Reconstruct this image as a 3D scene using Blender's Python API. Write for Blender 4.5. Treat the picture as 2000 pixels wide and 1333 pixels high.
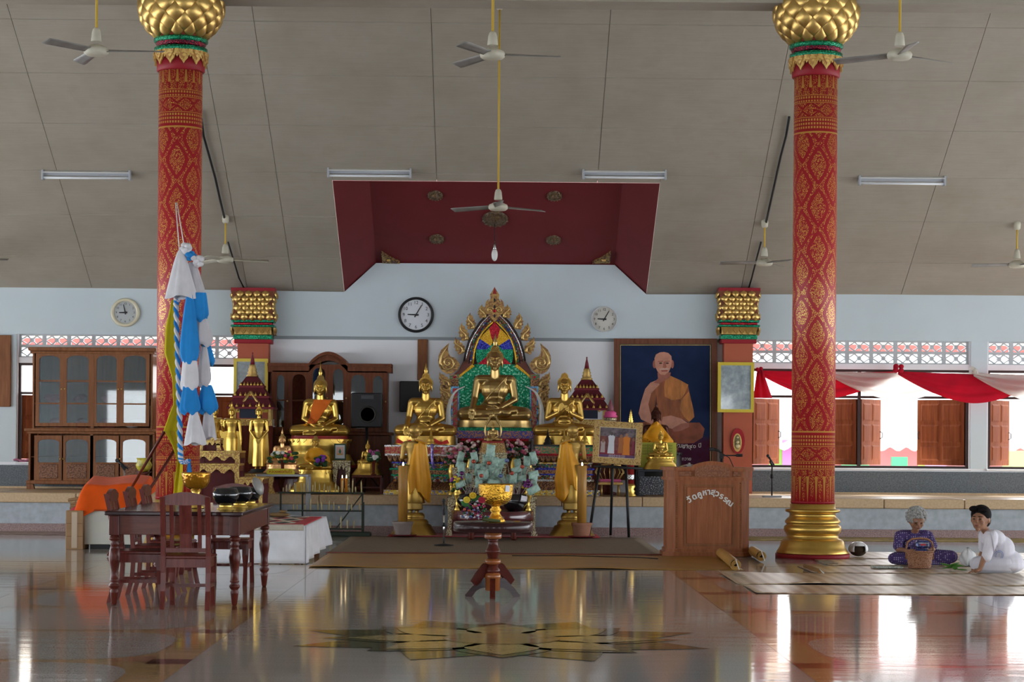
import bpy, bmesh, math, random
from mathutils import Vector, Matrix, Euler
sc = bpy.context.scene
COL = sc.collection
for o in list(bpy.data.objects): bpy.data.objects.remove(o)
PI = math.pi
rnd = random.Random(7)

# ------------------------------------------------------------------ camera
F = 4050.0; CAMH = 1.43; HY = 857.3; ROLL = 0.0075; YAW = 34.0/F
cam = bpy.data.cameras.new('camera'); cam_o = bpy.data.objects.new('camera', cam); COL.objects.link(cam_o)
cam.sensor_fit = 'HORIZONTAL'; cam.sensor_width = 36.0; cam.lens = F/2000*36.0
cam.shift_y = (HY-666.5)/2000.0
cam.clip_end = 500
cam_o.matrix_world = Matrix.Translation((0,0,CAMH)) @ Matrix.Rotation(-YAW,4,'Z') @ Matrix.Rotation(PI/2,4,'X') @ Matrix.Rotation(ROLL,4,'Z')
sc.camera = cam_o

# ------------------------------------------------------------------ daylight and exposure
world = bpy.data.worlds.new('sky'); sc.world = world; world.use_nodes = True
wn = world.node_tree.nodes; wl = world.node_tree.links
bg = wn['Background']; bg.inputs[0].default_value = (0.90, 0.95, 1.0, 1); bg.inputs[1].default_value = 4.2
sun = bpy.data.lights.new('sun', 'SUN'); sun.energy = 3.0; sun.angle = 0.2; sun.color = (1,.96,.9)
sun_o = bpy.data.objects.new('sun', sun); COL.objects.link(sun_o); sun_o.rotation_euler = (math.radians(-32), math.radians(14), 0); sun_o.location = (0,40,30)
sc.view_settings.view_transform = 'Standard'; sc.view_settings.look = 'None'
sc.view_settings.exposure = 0.86; sc.view_settings.gamma = 1.0; sc.view_settings.use_curve_mapping = False
try:
    sc.cycles.use_denoising = True
    sc.cycles.max_bounces = 10; sc.cycles.diffuse_bounces = 6; sc.cycles.glossy_bounces = 5; sc.cycles.transparent_max_bounces = 12
    sc.cycles.sample_clamp_indirect = 8.0; sc.cycles.caustics_reflective = False; sc.cycles.caustics_refractive = False
except Exception: pass

# ------------------------------------------------------------------ pixel helpers: a pixel is a direction, depth d comes from what the thing touches
_c, _s = math.cos(ROLL), math.sin(ROLL); _cy, _sy = math.cos(YAW), math.sin(YAW)
def ray(px, py):
    u, v = px-1000.0, py-HY
    u2 = u*_c+v*_s; v2 = -u*_s+v*_c
    a = u2/F
    return Vector((a*_cy+_sy, _cy-a*_sy, -v2/F))
def at(px, py, d):
    r = ray(px, py); k = d/r.y
    return Vector((r.x*k, d, CAMH+r.z*k))
def onz(px, py, z=0.0):
    r = ray(px, py); k = (z-CAMH)/r.z
    return Vector((r.x*k, r.y*k, z))
def xat(px, d, py=857): return at(px, py, d).x
def zat(py, d, px=966): return at(px, py, d).z
def S(d): return F/d
DW = 33.5; DP = 30.8; PH = 0.574

# ------------------------------------------------------------------ mesh builder
def rotm(rx=0, ry=0, rz=0): return Euler((rx,ry,rz)).to_matrix().to_4x4()
def TR(x, y, z): return Matrix.Translation((x,y,z))
class MB:
    def __init__(s): s.v=[]; s.f=[]; s.m=[]; s.sm=[]
    def add(s, vs, fs, mi=0, smooth=False, M=None):
        o=len(s.v)
        if M is not None: vs=[M@Vector(p) for p in vs]
        s.v.extend([tuple(p) for p in vs])
        for f in fs:
            s.f.append(tuple(i+o for i in f)); s.m.append(mi); s.sm.append(smooth)
        return s
    def box(s, x0,x1,y0,y1,z0,z1, mi=0, M=None):
        vs=[(x0,y0,z0),(x1,y0,z0),(x1,y1,z0),(x0,y1,z0),(x0,y0,z1),(x1,y0,z1),(x1,y1,z1),(x0,y1,z1)]
        return s.add(vs,[(0,3,2,1),(4,5,6,7),(0,1,5,4),(1,2,6,5),(2,3,7,6),(3,0,4,7)],mi,False,M)
    def cbox(s, c, d, mi=0, M=None):
        return s.box(c[0]-d[0]/2,c[0]+d[0]/2,c[1]-d[1]/2,c[1]+d[1]/2,c[2]-d[2]/2,c[2]+d[2]/2,mi,M)
    def bbox(s, x0,x1,y0,y1,z0,z1, b=.01, mi=0, M=None):   # box with chamfered vertical+horizontal edges
        vs=[];fs=[]
        for z,k in ((z0,b),(z0+b,0),(z1-b,0),(z1,b)):
            a0,a1,c0,c1=x0+k,x1-k,y0+k,y1-k
            e=b
            vs+=[(a0+e,c0,z),(a1-e,c0,z),(a1,c0+e,z),(a1,c1-e,z),(a1-e,c1,z),(a0+e,c1,z),(a0,c1-e,z),(a0,c0+e,z)]
        for r in range(3):
            for i in range(8):
                j=(i+1)%8; fs.append((r*8+i,r*8+j,r*8+8+j,r*8+8+i))
        fs.append(tuple(range(7,-1,-1))); fs.append(tuple(range(24,32)))
        return s.add(vs,fs,mi,False,M)
    def lathe(s, prof, n=24, mi=0, c=(0,0,0), sx=1, sy=1, M=None, smooth=True, ph=0, cap=True):
        vs=[];fs=[];k=len(prof)
        for r,z in prof:
            for i in range(n):
                a=ph+2*PI*i/n; vs.append((c[0]+r*sx*math.sin(a),c[1]-r*sy*math.cos(a),c[2]+z))
        for j in range(k-1):
            for i in range(n):
                i2=(i+1)%n; fs.append((j*n+i,j*n+i2,j*n+n+i2,j*n+n+i))
        s.add(vs,fs,mi,smooth,M)
        if cap:
            o=[]
            if prof[0][0]>1e-5: o.append(tuple(range(n-1,-1,-1)))
            if prof[-1][0]>1e-5: o.append(tuple(range((k-1)*n,k*n)))
            b=len(s.v)-len(vs)
            for f in o: s.f.append(tuple(i+b for i in f)); s.m.append(mi); s.sm.append(False)
        return s
    def tube(s, pts, r, n=8, mi=0, M=None, cap=True, smooth=True):
        pts=[Vector(p) for p in pts]; rs=r if isinstance(r,(list,tuple)) else [r]*len(pts)
        vs=[];fs=[];nx=None
        for i,p in enumerate(pts):
            t=(pts[min(i+1,len(pts)-1)]-pts[max(i-1,0)])
            if t.length<1e-9: t=Vector((0,0,1))
            t.normalize()
            if nx is None:
                ref=Vector((0,0,1)) if abs(t.z)<.9 else Vector((1,0,0))
                nx=t.cross(ref).normalized()
            else:
                nx=(nx-t*nx.dot(t))
                nx=nx.normalized() if nx.length>1e-6 else t.orthogonal().normalized()
            ny=t.cross(nx)
            for k in range(n):
                a=2*PI*k/n; vs.append(p+(nx*math.cos(a)+ny*math.sin(a))*rs[i])
        for i in range(len(pts)-1):
            for k in range(n):
                k2=(k+1)%n; fs.append((i*n+k,i*n+k2,i*n+n+k2,i*n+n+k))
        if cap: fs.append(tuple(range(n-1,-1,-1))); fs.append(tuple(range((len(pts)-1)*n,len(pts)*n)))
        return s.add(vs,fs,mi,smooth,M)
    def prism(s, poly, y0, y1, mi=0, M=None, side=None):    # poly in x,z ; extruded along y
        n=len(poly)
        vs=[(x,y0,z) for x,z in poly]+[(x,y1,z) for x,z in poly]
        s.add(vs,[tuple(range(n)),tuple(range(2*n-1,n-1,-1))],mi,False,M)
        b=len(s.v)-2*n
        for i in range(n):
            j=(i+1)%n; s.f.append((b+j,b+i,b+n+i,b+n+j)); s.m.append(mi if side is None else side); s.sm.append(False)
        return s
    def ell(s, c, r, mi=0, nu=16, nv=10, M=None):
        if not isinstance(r,(tuple,list)): r=(r,r,r)
        prof=[(math.sin(PI*j/nv),-math.cos(PI*j/nv)) for j in range(nv+1)]
        T=TR(*c)@Matrix.Diagonal((r[0],r[1],r[2],1))
        if M is not None: T=M@T
        return s.lathe([(max(a,1e-4),b) for a,b in prof],nu,mi,M=T,cap=False)
    def cap(s, a, b, ra, rb=None, mi=0, n=10, M=None):      # tapered capsule
        rb=ra if rb is None else rb
        a=Vector(a);b=Vector(b);t=(b-a);L=t.length
        t=t.normalized() if L>1e-6 else Vector((0,0,1))
        pts=[];rs=[]
        for k in range(4): q=PI/2*k/4; pts.append(a-t*ra*math.cos(q)); rs.append(max(ra*math.sin(q),ra*.05))
        pts+= [a,b]; rs+=[ra,rb]
        for k in range(1,5): q=PI/2*k/4; pts.append(b+t*rb*math.sin(q)); rs.append(max(rb*math.cos(q),rb*.05))
        return s.tube(pts,rs,n,mi,M)
    def grid(s, fn, nu, nv, mi=0, smooth=True, M=None, cu=False, thick=0):
        vs=[fn(i/nu,j/nv) for j in range(nv+1) for i in range(nu+(0 if cu else 1))]
        w=nu if cu else nu+1; fs=[]
        for j in range(nv):
            for i in range(nu):
                i2=(i+1)%w if cu else i+1
                fs.append((j*w+i,j*w+i2,(j+1)*w+i2,(j+1)*w+i))
        if thick and not cu:
            n=len(vs); vv=[Vector(p) for p in vs]; ns=[Vector((0,0,0)) for _ in vv]
            for f in fs:
                nn=(vv[f[1]]-vv[f[0]]).cross(vv[f[2]]-vv[f[0]])
                for i in f: ns[i]+=nn
            back=[vv[i]-(ns[i].normalized() if ns[i].length>0 else Vector((0,1,0)))*thick for i in range(n)]
            fs2=[tuple(reversed([i+n for i in f])) for f in fs]
            rim=[j*w for j in range(nv,0,-1)]+[i for i in range(0,nu)]+[j*w+nu for j in range(nv)]+[nv*w+i for i in range(nu,0,-1)]
            rf=[]
            for k in range(len(rim)):
                a,b=rim[k],rim[(k+1)%len(rim)]; rf.append((b,a,a+n,b+n))
            return s.add(vv+back,fs+fs2+rf,mi,smooth,M)
        return s.add(vs,fs,mi,smooth,M)
    def join(s, o, M=None):
        b=len(s.v)
        s.v.extend([tuple(M@Vector(p)) for p in o.v] if M is not None else o.v)
        s.f.extend(tuple(i+b for i in f) for f in o.f); s.m.extend(o.m); s.sm.extend(o.sm); return s
    def mesh(s, name, mats):
        me=bpy.data.meshes.new(name); me.from_pydata(s.v,[],s.f)
        for m in (mats if isinstance(mats,(list,tuple)) else [mats]): me.materials.append(m)
        me.polygons.foreach_set('material_index',s.m); me.polygons.foreach_set('use_smooth',s.sm)
        me.update(); return me
def link(name, data, parent=None, loc=(0,0,0), rot=(0,0,0), scale=(1,1,1)):
    o=bpy.data.objects.new(name,data); COL.objects.link(o); o.location=loc; o.rotation_euler=rot; o.scale=scale
    if parent is not None: o.parent=parent
    return o
def tag(o, label=None, cat=None, group=None, kind=None):
    if label: o['label']=label
    if cat: o['category']=cat
    if group: o['group']=group
    if kind: o['kind']=kind
    return o
def thing(name, label, cat, loc=(0,0,0), rz=0, group=None, scale=1):
    o=link(name,None,None,loc,(0,0,rz),(scale,)*3); o.empty_display_size=.1
    return tag(o,label,cat,group)
def part(name, mb, mats, parent, loc=(0,0,0), rot=(0,0,0), label=None, kind=None):
    o=link(name,mb.mesh(name,mats) if isinstance(mb,MB) else mb,parent,loc,rot)
    return tag(o,label,None,None,kind)
def single(name, mb, mats, label, cat, loc=(0,0,0), rot=(0,0,0), group=None, kind=None):
    return tag(link(name,mb.mesh(name,mats) if isinstance(mb,MB) else mb,None,loc,rot),label,cat,group,kind)
def dup(root, loc=None, rz=None, label=None, group=None, scale=None):
    def cp(o,par):
        c=o.copy(); COL.objects.link(c)
        if par is not None: c.parent=par
        for ch in kids.get(o.name,[]): cp(ch,c)
        return c
    kids={}
    for ch in root.children: kids.setdefault(root.name,[]).append(ch)
    for ch in root.children_recursive:
        for g in ch.children: kids.setdefault(ch.name,[]).append(g)
    r=cp(root,None)
    if loc is not None: r.location=loc
    if rz is not None: r.rotation_euler=(0,0,rz)
    if scale is not None: r.scale=(scale,)*3 if not isinstance(scale,tuple) else scale
    if label: r['label']=label
    if group: r['group']=group
    return r
def remesh(mb, name, mat, voxel, smooth=4, adapt=0):
    me=mb.mesh(name,mat); o=link(name,me)
    m=o.modifiers.new('r','REMESH'); m.mode='VOXEL'; m.voxel_size=voxel; m.use_smooth_shade=True
    if smooth:
        q=o.modifiers.new('s','SMOOTH'); q.factor=.5; q.iterations=smooth
    dg=bpy.context.evaluated_depsgraph_get(); dg.update()
    out=bpy.data.meshes.new_from_object(o.evaluated_get(dg))
    out.name=name
    bpy.data.objects.remove(o); bpy.data.meshes.remove(me)
    if not out.materials: out.materials.append(mat)
    out.polygons.foreach_set('use_smooth',[True]*len(out.polygons))
    return out
def textmesh(body, size, mat, depth=.004, align='CENTER', bold=0.0, space=1.0):
    cu=bpy.data.curves.new('t','FONT'); cu.body=body; cu.size=size; cu.extrude=depth; cu.align_x=align; cu.align_y='CENTER'; cu.offset=bold
    cu.space_character=space; cu.resolution_u=4
    o=link('t',cu); dg=bpy.context.evaluated_depsgraph_get(); dg.update()
    me=bpy.data.meshes.new_from_object(o.evaluated_get(dg)); bpy.data.objects.remove(o); bpy.data.curves.remove(cu)
    me.materials.clear(); me.materials.append(mat)
    me.transform(rotm(PI/2)); return me          # stands in x,z and faces the viewer (-y)

# ------------------------------------------------------------------ materials
MATS={}
class NT:
    def __init__(s,name):
        s.m=bpy.data.materials.new(name); s.m.use_nodes=True; s.t=s.m.node_tree; s.n=s.t.nodes; s.l=s.t.links
        s.b=s.n['Principled BSDF']; s.out=s.n['Material Output']
    def node(s,typ,**kw):
        n=s.n.new(typ)
        for k,v in kw.items(): setattr(n,k,v)
        return n
    def inp(s,n,i,v):
        if isinstance(v,E): v=v.s
        if isinstance(v,bpy.types.NodeSocket): s.l.new(v,n.inputs[i])
        else: n.inputs[i].default_value=v
    def obj(s,scale=(1,1,1)):
        c=s.node('ShaderNodeTexCoord'); mp=s.node('ShaderNodeMapping'); s.l.new(c.outputs['Object'],mp.inputs[0]); mp.inputs['Scale'].default_value=scale
        return mp.outputs[0]
    def noise(s,vec,scale,detail=3,rough=.5):
        n=s.node('ShaderNodeTexNoise'); s.l.new(vec,n.inputs['Vector']); n.inputs['Scale'].default_value=scale; n.inputs['Detail'].default_value=detail; n.inputs['Roughness'].default_value=rough
        return n.outputs[0]
    def ramp(s,fac,stops,interp='LINEAR'):
        r=s.node('ShaderNodeValToRGB'); s.inp(r,0,fac); cr=r.color_ramp; cr.interpolation=interp
        while len(cr.elements)<len(stops): cr.elements.new(.5)
        for e,(p,c) in zip(cr.elements,stops): e.position=p; e.color=(c[0],c[1],c[2],1)
        return r.outputs[0]
    def mix(s,fac,a,b,mode='MIX'):
        n=s.node('ShaderNodeMix',data_type='RGBA',blend_type=mode); s.inp(n,0,fac)
        for i,v in ((6,a),(7,b)):
            if isinstance(v,(tuple,list)): n.inputs[i].default_value=(v[0],v[1],v[2],1)
            else: s.inp(n,i,v)
        return n.outputs[2]
    def bump(s,h,strength,dist=.01):
        n=s.node('ShaderNodeBump'); n.inputs['Strength'].default_value=strength; n.inputs['Distance'].default_value=dist; s.inp(n,'Height',h); s.l.new(n.outputs[0],s.b.inputs['Normal'])
    def set(s,**kw):
        names={'col':'Base Color','rough':'Roughness','metal':'Metallic','spec':'Specular IOR Level','trans':'Transmission Weight','alpha':'Alpha','coat':'Coat Weight','sheen':'Sheen Weight','ior':'IOR','sub':'Subsurface Weight'}
        for k,v in kw.items():
            i=s.b.inputs[names[k]]
            if isinstance(v,E): v=v.s
            if isinstance(v,bpy.types.NodeSocket): s.l.new(v,i)
            elif k=='col': i.default_value=(v[0],v[1],v[2],1)
            else: i.default_value=v
        return s
class E:      # small expression helper over math nodes
    def __init__(s,nt,sock): s.nt=nt; s.s=sock
    def op(s,o,*a):
        n=s.nt.node('ShaderNodeMath',operation=o); s.nt.inp(n,0,s)
        for i,v in enumerate(a): s.nt.inp(n,i+1,v)
        return E(s.nt,n.outputs[0])
    def __add__(s,o): return s.op('ADD',o)
    def __sub__(s,o): return s.op('SUBTRACT',o)
    def __mul__(s,o): return s.op('MULTIPLY',o)
    def __truediv__(s,o): return s.op('DIVIDE',o)
    def __lt__(s,o): return s.op('LESS_THAN',o)
    def __gt__(s,o): return s.op('GREATER_THAN',o)
    def abs(s): return s.op('ABSOLUTE')
    def fr(s): return s.op('FRACT')
    def round(s): return s.op('ROUND')
    def pw(s,p): return s.op('POWER',p)
    def sin(s): return s.op('SINE')
    def max(s,o): return s.op('MAXIMUM',o)
    def min(s,o): return s.op('MINIMUM',o)
def mat(name,col,rough=.5,metal=0,var=.0,vs=6,bump=0,bs=60,spec=.3,coat=0,stretch=(1,1,1)):
    if name in MATS: return MATS[name]
    t=NT(name); t.set(col=col,rough=rough,metal=metal,spec=spec,coat=coat); v=None
    if var or bump: v=t.obj(stretch)
    if var:
        n=t.noise(v,vs,4); a=[c*(1-var) for c in col]; b=[min(1,c*(1+var)) for c in col]
        t.set(col=t.ramp(n,[(.3,a),(.7,b)]))
    if bump: t.bump(t.noise(v,bs,3),bump,.01)
    MATS[name]=t.m; return t.m
def wood(name,c1,c2,rough=.35,sc_=1.0,axis='z',coat=.0):
    if name in MATS: return MATS[name]
    t=NT(name); st={'z':(14,14,1.2),'x':(1.2,14,14),'y':(14,1.2,14)}[axis]
    v=t.obj(tuple(k*sc_ for k in st)); n=t.noise(v,1.6,6,.65)
    t.set(col=t.ramp(n,[(.28,c1),(.72,c2)]),rough=rough,coat=coat,spec=.14); t.bump(n,.08,.004); MATS[name]=t.m; return t.m
def mosaic(name,cols,scale=60,rough=.22,metal=.55,lines=None):
    if name in MATS: return MATS[name]
    t=NT(name); v=t.obj(); n=t.node('ShaderNodeTexVoronoi'); t.l.new(v,n.inputs['Vector']); n.inputs['Scale'].default_value=scale; n.inputs['Randomness'].default_value=.55
    sp=t.node('ShaderNodeSeparateColor'); t.l.new(n.outputs['Color'],sp.inputs[0])
    k=len(cols); st=[(i/k,c) for i,c in enumerate(cols)]
    t.set(col=t.ramp(sp.outputs[0],st,'CONSTANT'),metal=metal,rough=rough)
    # each chip lies at its own slight tilt so the chips sparkle one by one
    nm=t.node('ShaderNodeBump'); nm.inputs['Strength'].default_value=.5; nm.inputs['Distance'].default_value=.01
    t.l.new(n.outputs['Distance'],nm.inputs['Height']); t.l.new(nm.outputs[0],t.b.inputs['Normal'])
    MATS[name]=t.m; return t.m
def carved(name,hi,lo,scale=28,metal=.85,rough=.32,thr=(.40,.50)):
    if name in MATS: return MATS[name]
    t=NT(name); v=t.obj(); n=t.node('ShaderNodeTexVoronoi'); n.feature='SMOOTH_F1'; n.inputs['Scale'].default_value=scale*2.3
    w=t.noise(v,9,2); mx=t.mix(.12,v,w,'ADD'); t.l.new(mx,n.inputs['Vector'])
    f=t.ramp(n.outputs['Distance'],[(thr[0],(1,1,1)),(thr[1],(0,0,0))])
    t.set(col=t.mix(f,lo,hi),rough=rough); g=t.node('ShaderNodeMath',operation='MULTIPLY'); t.inp(g,0,f); g.inputs[1].default_value=metal; t.set(metal=g.outputs[0]); t.bump(f,.5,.006)
    MATS[name]=t.m; return t.m
def glassmat(name,tint=(.9,.95,.95),refl=.12):
    if name in MATS: return MATS[name]
    t=NT(name); tr=t.node('ShaderNodeBsdfTransparent'); tr.inputs[0].default_value=(*tint,1); gl=t.node('ShaderNodeBsdfGlossy'); gl.inputs['Roughness'].default_value=.02
    fr=t.node('ShaderNodeFresnel'); fr.inputs[0].default_value=1.5; ad=t.node('ShaderNodeMath',operation='ADD'); t.l.new(fr.outputs[0],ad.inputs[0]); ad.inputs[1].default_value=refl
    mx=t.node('ShaderNodeMixShader'); t.l.new(ad.outputs[0],mx.inputs[0]); t.l.new(tr.outputs[0],mx.inputs[1]); t.l.new(gl.outputs[0],mx.inputs[2]); t.l.new(mx.outputs[0],t.out.inputs[0])
    MATS[name]=t.m; return t.m
def cloth(name,col,thin=0.0,rough=.8,bump=.15):
    if name in MATS: return MATS[name]
    t=NT(name); v=t.obj(); n=t.noise(v,5,3); t.set(col=t.ramp(n,[(.3,[c*.88 for c in col]),(.7,[min(1,c*1.05) for c in col])]),rough=rough,spec=.2,sheen=.1); t.bump(t.noise(v,180,2),bump,.002)
    if thin:
        tl=t.node('ShaderNodeBsdfTranslucent'); tl.inputs[0].default_value=(*col,1); mx=t.node('ShaderNodeMixShader'); mx.inputs[0].default_value=thin
        t.l.new(t.b.outputs[0],mx.inputs[1]); t.l.new(tl.outputs[0],mx.inputs[2]); t.l.new(mx.outputs[0],t.out.inputs[0])
    MATS[name]=t.m; return t.m
GOLD=mat('gold paint',(.56,.35,.085),.34,.9,.12,5)
GOLD2=mat('bright gold',(.66,.43,.095),.30,.92,.10,6)
BRONZE=mat('dark gold bronze',(.50,.34,.13),.33,.92,.15,5)
GOLDD=mat('antique gold',(.55,.36,.12),.42,.7,.2,14,.3,60)
BLACK=mat('black plastic',(.015,.015,.017),.45)
CHROME=mat('chrome',(.75,.76,.78),.15,1)
IVORY=mat('old ivory',(.62,.60,.56),.4,0,.15,4)
WHITE=mat('white enamel',(.80,.80,.78),.4)
DARKWOOD=wood('dark red wood',(.055,.010,.007),(.14,.026,.016),.28,1,'z',.1)
TEAK=wood('teak wood',(.17,.065,.028),(.30,.125,.055),.35)
TEAKL=wood('lectern wood',(.22,.072,.030),(.38,.14,.062),.42)
SHUT=wood('shutter wood',(.13,.027,.008),(.26,.070,.020),.7)
# ================================================================== STRUCTURE
ZT=3.777; SL=.561; HX=17.0; DRIDGE=15.0; DFRONT=-1.6
def ceil_z(d): return ZT+SL*(DW-d) if d>=DRIDGE else ZT+SL*(DW-DRIDGE)-SL*(DRIDGE-d)
# ---- materials of the shell
t=NT('terrazzo floor'); v=t.obj(); n1=t.noise(v,90,4,.7); n2=t.noise(v,.5,3)
c=t.mix(.35,t.ramp(n1,[(.35,(.36,.345,.325)),(.65,(.56,.54,.51))]),t.ramp(n2,[(.3,(.38,.36,.335)),(.7,(.54,.52,.49))]))
t.set(col=c,rough=.075,spec=.25); v2=t.obj((.8,3.5,1)); t.bump(t.noise(v2,1.6,2),.035,.03); FLOORM=t.m
def terr(name,a,b):
    t=NT(name); v=t.obj(); t.set(col=t.ramp(t.noise(v,90,4,.7),[(.35,a),(.65,b)]),rough=.075,spec=.25); t.bump(t.noise(t.obj((.8,3.5,1)),1.6,2),.035,.03); return t.m
TAN=terr('tan terrazzo',(.36,.23,.10),(.52,.36,.17)); MAR=terr('maroon terrazzo',(.07,.025,.02),(.12,.05,.04)); ROSE=terr('rose terrazzo',(.36,.16,.11),(.50,.25,.18))
GRN=terr('green terrazzo',(.10,.115,.06),(.17,.18,.09)); YEL=terr('yellow terrazzo',(.46,.36,.15),(.60,.49,.24)); GREYT=terr('dark grey terrazzo',(.30,.29,.275),(.50,.48,.46))
WALLU=mat('blue white wall paint',(.58,.655,.70),.75,0,.035,1.2)
WALLL=mat('white wall paint',(.84,.85,.89),.75,0,.03,1.5)
GRANITE=mat('grey granite',(.10,.115,.13),.35,0,.45,55)
PINKG=mat('pink granite',(.30,.20,.19),.3,0,.35,60)
GREYPL=mat('grey plaster riser',(.42,.46,.50),.8,0,.12,12)
BEIGE=mat('beige stone nosing',(.56,.40,.24),.35,0,.12,30)
MAROON=mat('maroon painted coffer',(.155,.018,.022),.6,0,.06,2)
t=NT('ceiling board'); v=t.obj((1,1,1)); n=t.noise(v,1.3,5,.6); n2=t.noise(t.obj((1.2,30,30)),2,3)
t.set(col=t.mix(.25,t.ramp(n,[(.25,(.305,.262,.205)),(.6,(.37,.325,.27)),(.8,(.32,.265,.20))]),t.ramp(n2,[(.3,(.29,.26,.215)),(.7,(.39,.36,.32))])),rough=.85); CEILM=t.m
JOINT=mat('stained ceiling joint',(.24,.20,.15),.9,0,.3,3)

# ---- floor
floor=tag(link('floor',MB().box(-HX,HX,DFRONT-6,DW+.1,-.2,0).mesh('floor',FLOORM)),kind='structure')
def slab(name,poly,h,m,par=floor,z=0):
    b=MB(); n=len(poly); vs=[(x,y,z) for x,y in poly]+[(x,y,z+h) for x,y in poly]
    fs=[tuple(range(n,2*n))]
    b.add(vs,fs); return part(name,b,m,par)
for sx in (-1,1):
    for bay in range(3):
        xi=1.92+2.13*bay; x0,x1=sorted((sx*xi,sx*(xi+.26))); y0,y1=sorted((sx*(xi+.26),sx*(xi+2.13)))
        d=9.2 if bay==0 else 11.25
        while d<24.5:
            slab('floor_strip',[(x0,d),(x1,d),(x1,d+1.75),(x0,d+1.75)],.001,TAN)
            slab('floor_crossbar',[(x0,d+1.75),(x1,d+1.75),(x1,d+2.05),(x0,d+2.05)],.001,MAR)
            slab('floor_bay',[(y0,d-.15),(y1,d-.15),(y1,d+1.90),(y0,d+1.90)],.0006,TAN if sx<0 else ROSE)
            poly=[]; cx_,cy_=(y0+y1)/2,d+.875
            for q in range(28):
                a=2*PI*q/28; ca,sa=math.cos(a),math.sin(a); ex=2/3.4
                poly.append((cx_+.915*math.copysign(abs(ca)**ex,ca),cy_+.955*math.copysign(abs(sa)**ex,sa)))
            slab('floor_panel',poly,.0012,GREYT)
            for cx2 in (y0,y1):
                sg=1 if cx2==y0 else -1
                tri=[(cx2,d-.15),(cx2+sg*.30,d-.15),(cx2,d+.22)]
                slab('floor_corner',tri if sg>0 else tri[::-1],.0009,ROSE if sx<0 else MAR)
            d+=2.05
# lotus medallion in the middle of the floor
MC=(0.06,14.75)
def petal_poly(a,r0,r1,w,n=14):
    L=[];Rr=[]
    for i in range(n+1):
        q=i/n; r=r0+(r1-r0)*q; ww=w*math.sin(PI*(.15+.85*q))**1.15 if q<1 else 0
        L.append((r,ww)); Rr.append((r,-ww))
    pts=Rr+L[::-1][1:]
    return [(MC[0]+r*math.sin(a)*1.0+ww*math.cos(a),MC[1]+r*math.cos(a)-ww*math.sin(a)) for r,ww in pts][::-1]
for i in range(8): slab('floor_petal',petal_poly(PI/8+i*PI/4,.3,1.55,.34),.003,GRN)
for i in range(8): slab('floor_petal',petal_poly(i*PI/4,.25,1.28,.34),.005,GRN)
for i in range(8): slab('floor_petal',petal_poly(i*PI/4,.25,1.12,.26),.007,YEL)
slab('floor_petal',[(MC[0]+.42*math.sin(-k*PI/10),MC[1]+.42*math.cos(-k*PI/10)) for k in range(20)],.009,TAN)

# ---- platform (raised dais) along the back wall
plat=tag(link('platform',None),kind='structure')
part('riser',MB().box(-HX,HX,DP+.06,DW,0,PH-.145),GREYPL,plat)
x=-HX
while x<HX:
    part('nosing_stone',MB().bbox(x+.004,x+1.196,DP,DW-.001,PH-.145,PH,.012),BEIGE,plat); x+=1.2
part('plinth',MB().box(-HX,HX,DP-.02,DP+.2,0,.118),PINKG,plat)
# ---- back wall
xw=lambda px,py=760: at(px,py,DW).x
ZB=zat(660,DW); WT=.22
XL0,XL1=xw(35),xw(470); XR0,XR1=xw(1466),xw(1893); XR2=xw(1930); XR3=XR2+(XR1-XR0)
b=MB()
# lower wall with openings: solid pieces
for a,c in ((-HX,XL0),(XL1,XR0),(XR1,XR2),(XR3,HX)): b.box(a,c,DW,DW+WT,PH-.3,ZB)
ZS=zat(915,DW,1700); ZK=zat(722,DW,1700); ZG=zat(711,DW,1700)
for a,c in ((XL0,XL1),(XR0,XR1),(XR2,XR3)):
    b.box(a,c,DW,DW+WT,PH-.3,ZS); b.box(a,c,DW+.02,DW+WT,ZK,ZG)
wall=tag(link('wall_back',b.mesh('wall_back',WALLL)),kind='structure')
xa,xb=xw(673,573),xw(1262,577); xc,xd=xw(735,513),xw(1200,515); ZU=ZT+.47
b=MB(); b.prism([(-HX,ZB),(HX,ZB),(HX,ZT+.12),(xb,ZT),(xd,ZU),(xc,ZU),(xa,ZT),(-HX,ZT+.12)],DW-.05,DW+WT)
part('upper_beam',b,WALLU,wall)
part('beam_shade_strip',MB().box(XL1,XR0,DW-.012,DW+.01,ZB-.05,ZB),mat('beam shade grey',(.30,.33,.35),.8),wall)  # flat grey strip, the shade under the upper beam put into its colour
# wall strips between openings share the upper colour
for a,c in ((-HX,XL0-.02),(XR1+.02,XR2-.02)): part('pier',MB().box(a,c,DW-.02,DW+.01,ZS,ZB),WALLU,wall)
# granite dado
for a,c in ((-HX,XL1+.0),(XR0-.45,HX)): part('granite_dado',MB().box(a,c,DW-.03,DW+.01,PH,zat(921,DW,1700)),GRANITE,wall)
part('dado_strip',MB().box(XR0-.45,HX,DW-.06,DW-.03,PH,PH+.03),BEIGE,wall)
part('dado_strip',MB().box(-HX,XL1,DW-.06,DW-.03,PH,PH+.03),BEIGE,wall)
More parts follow.
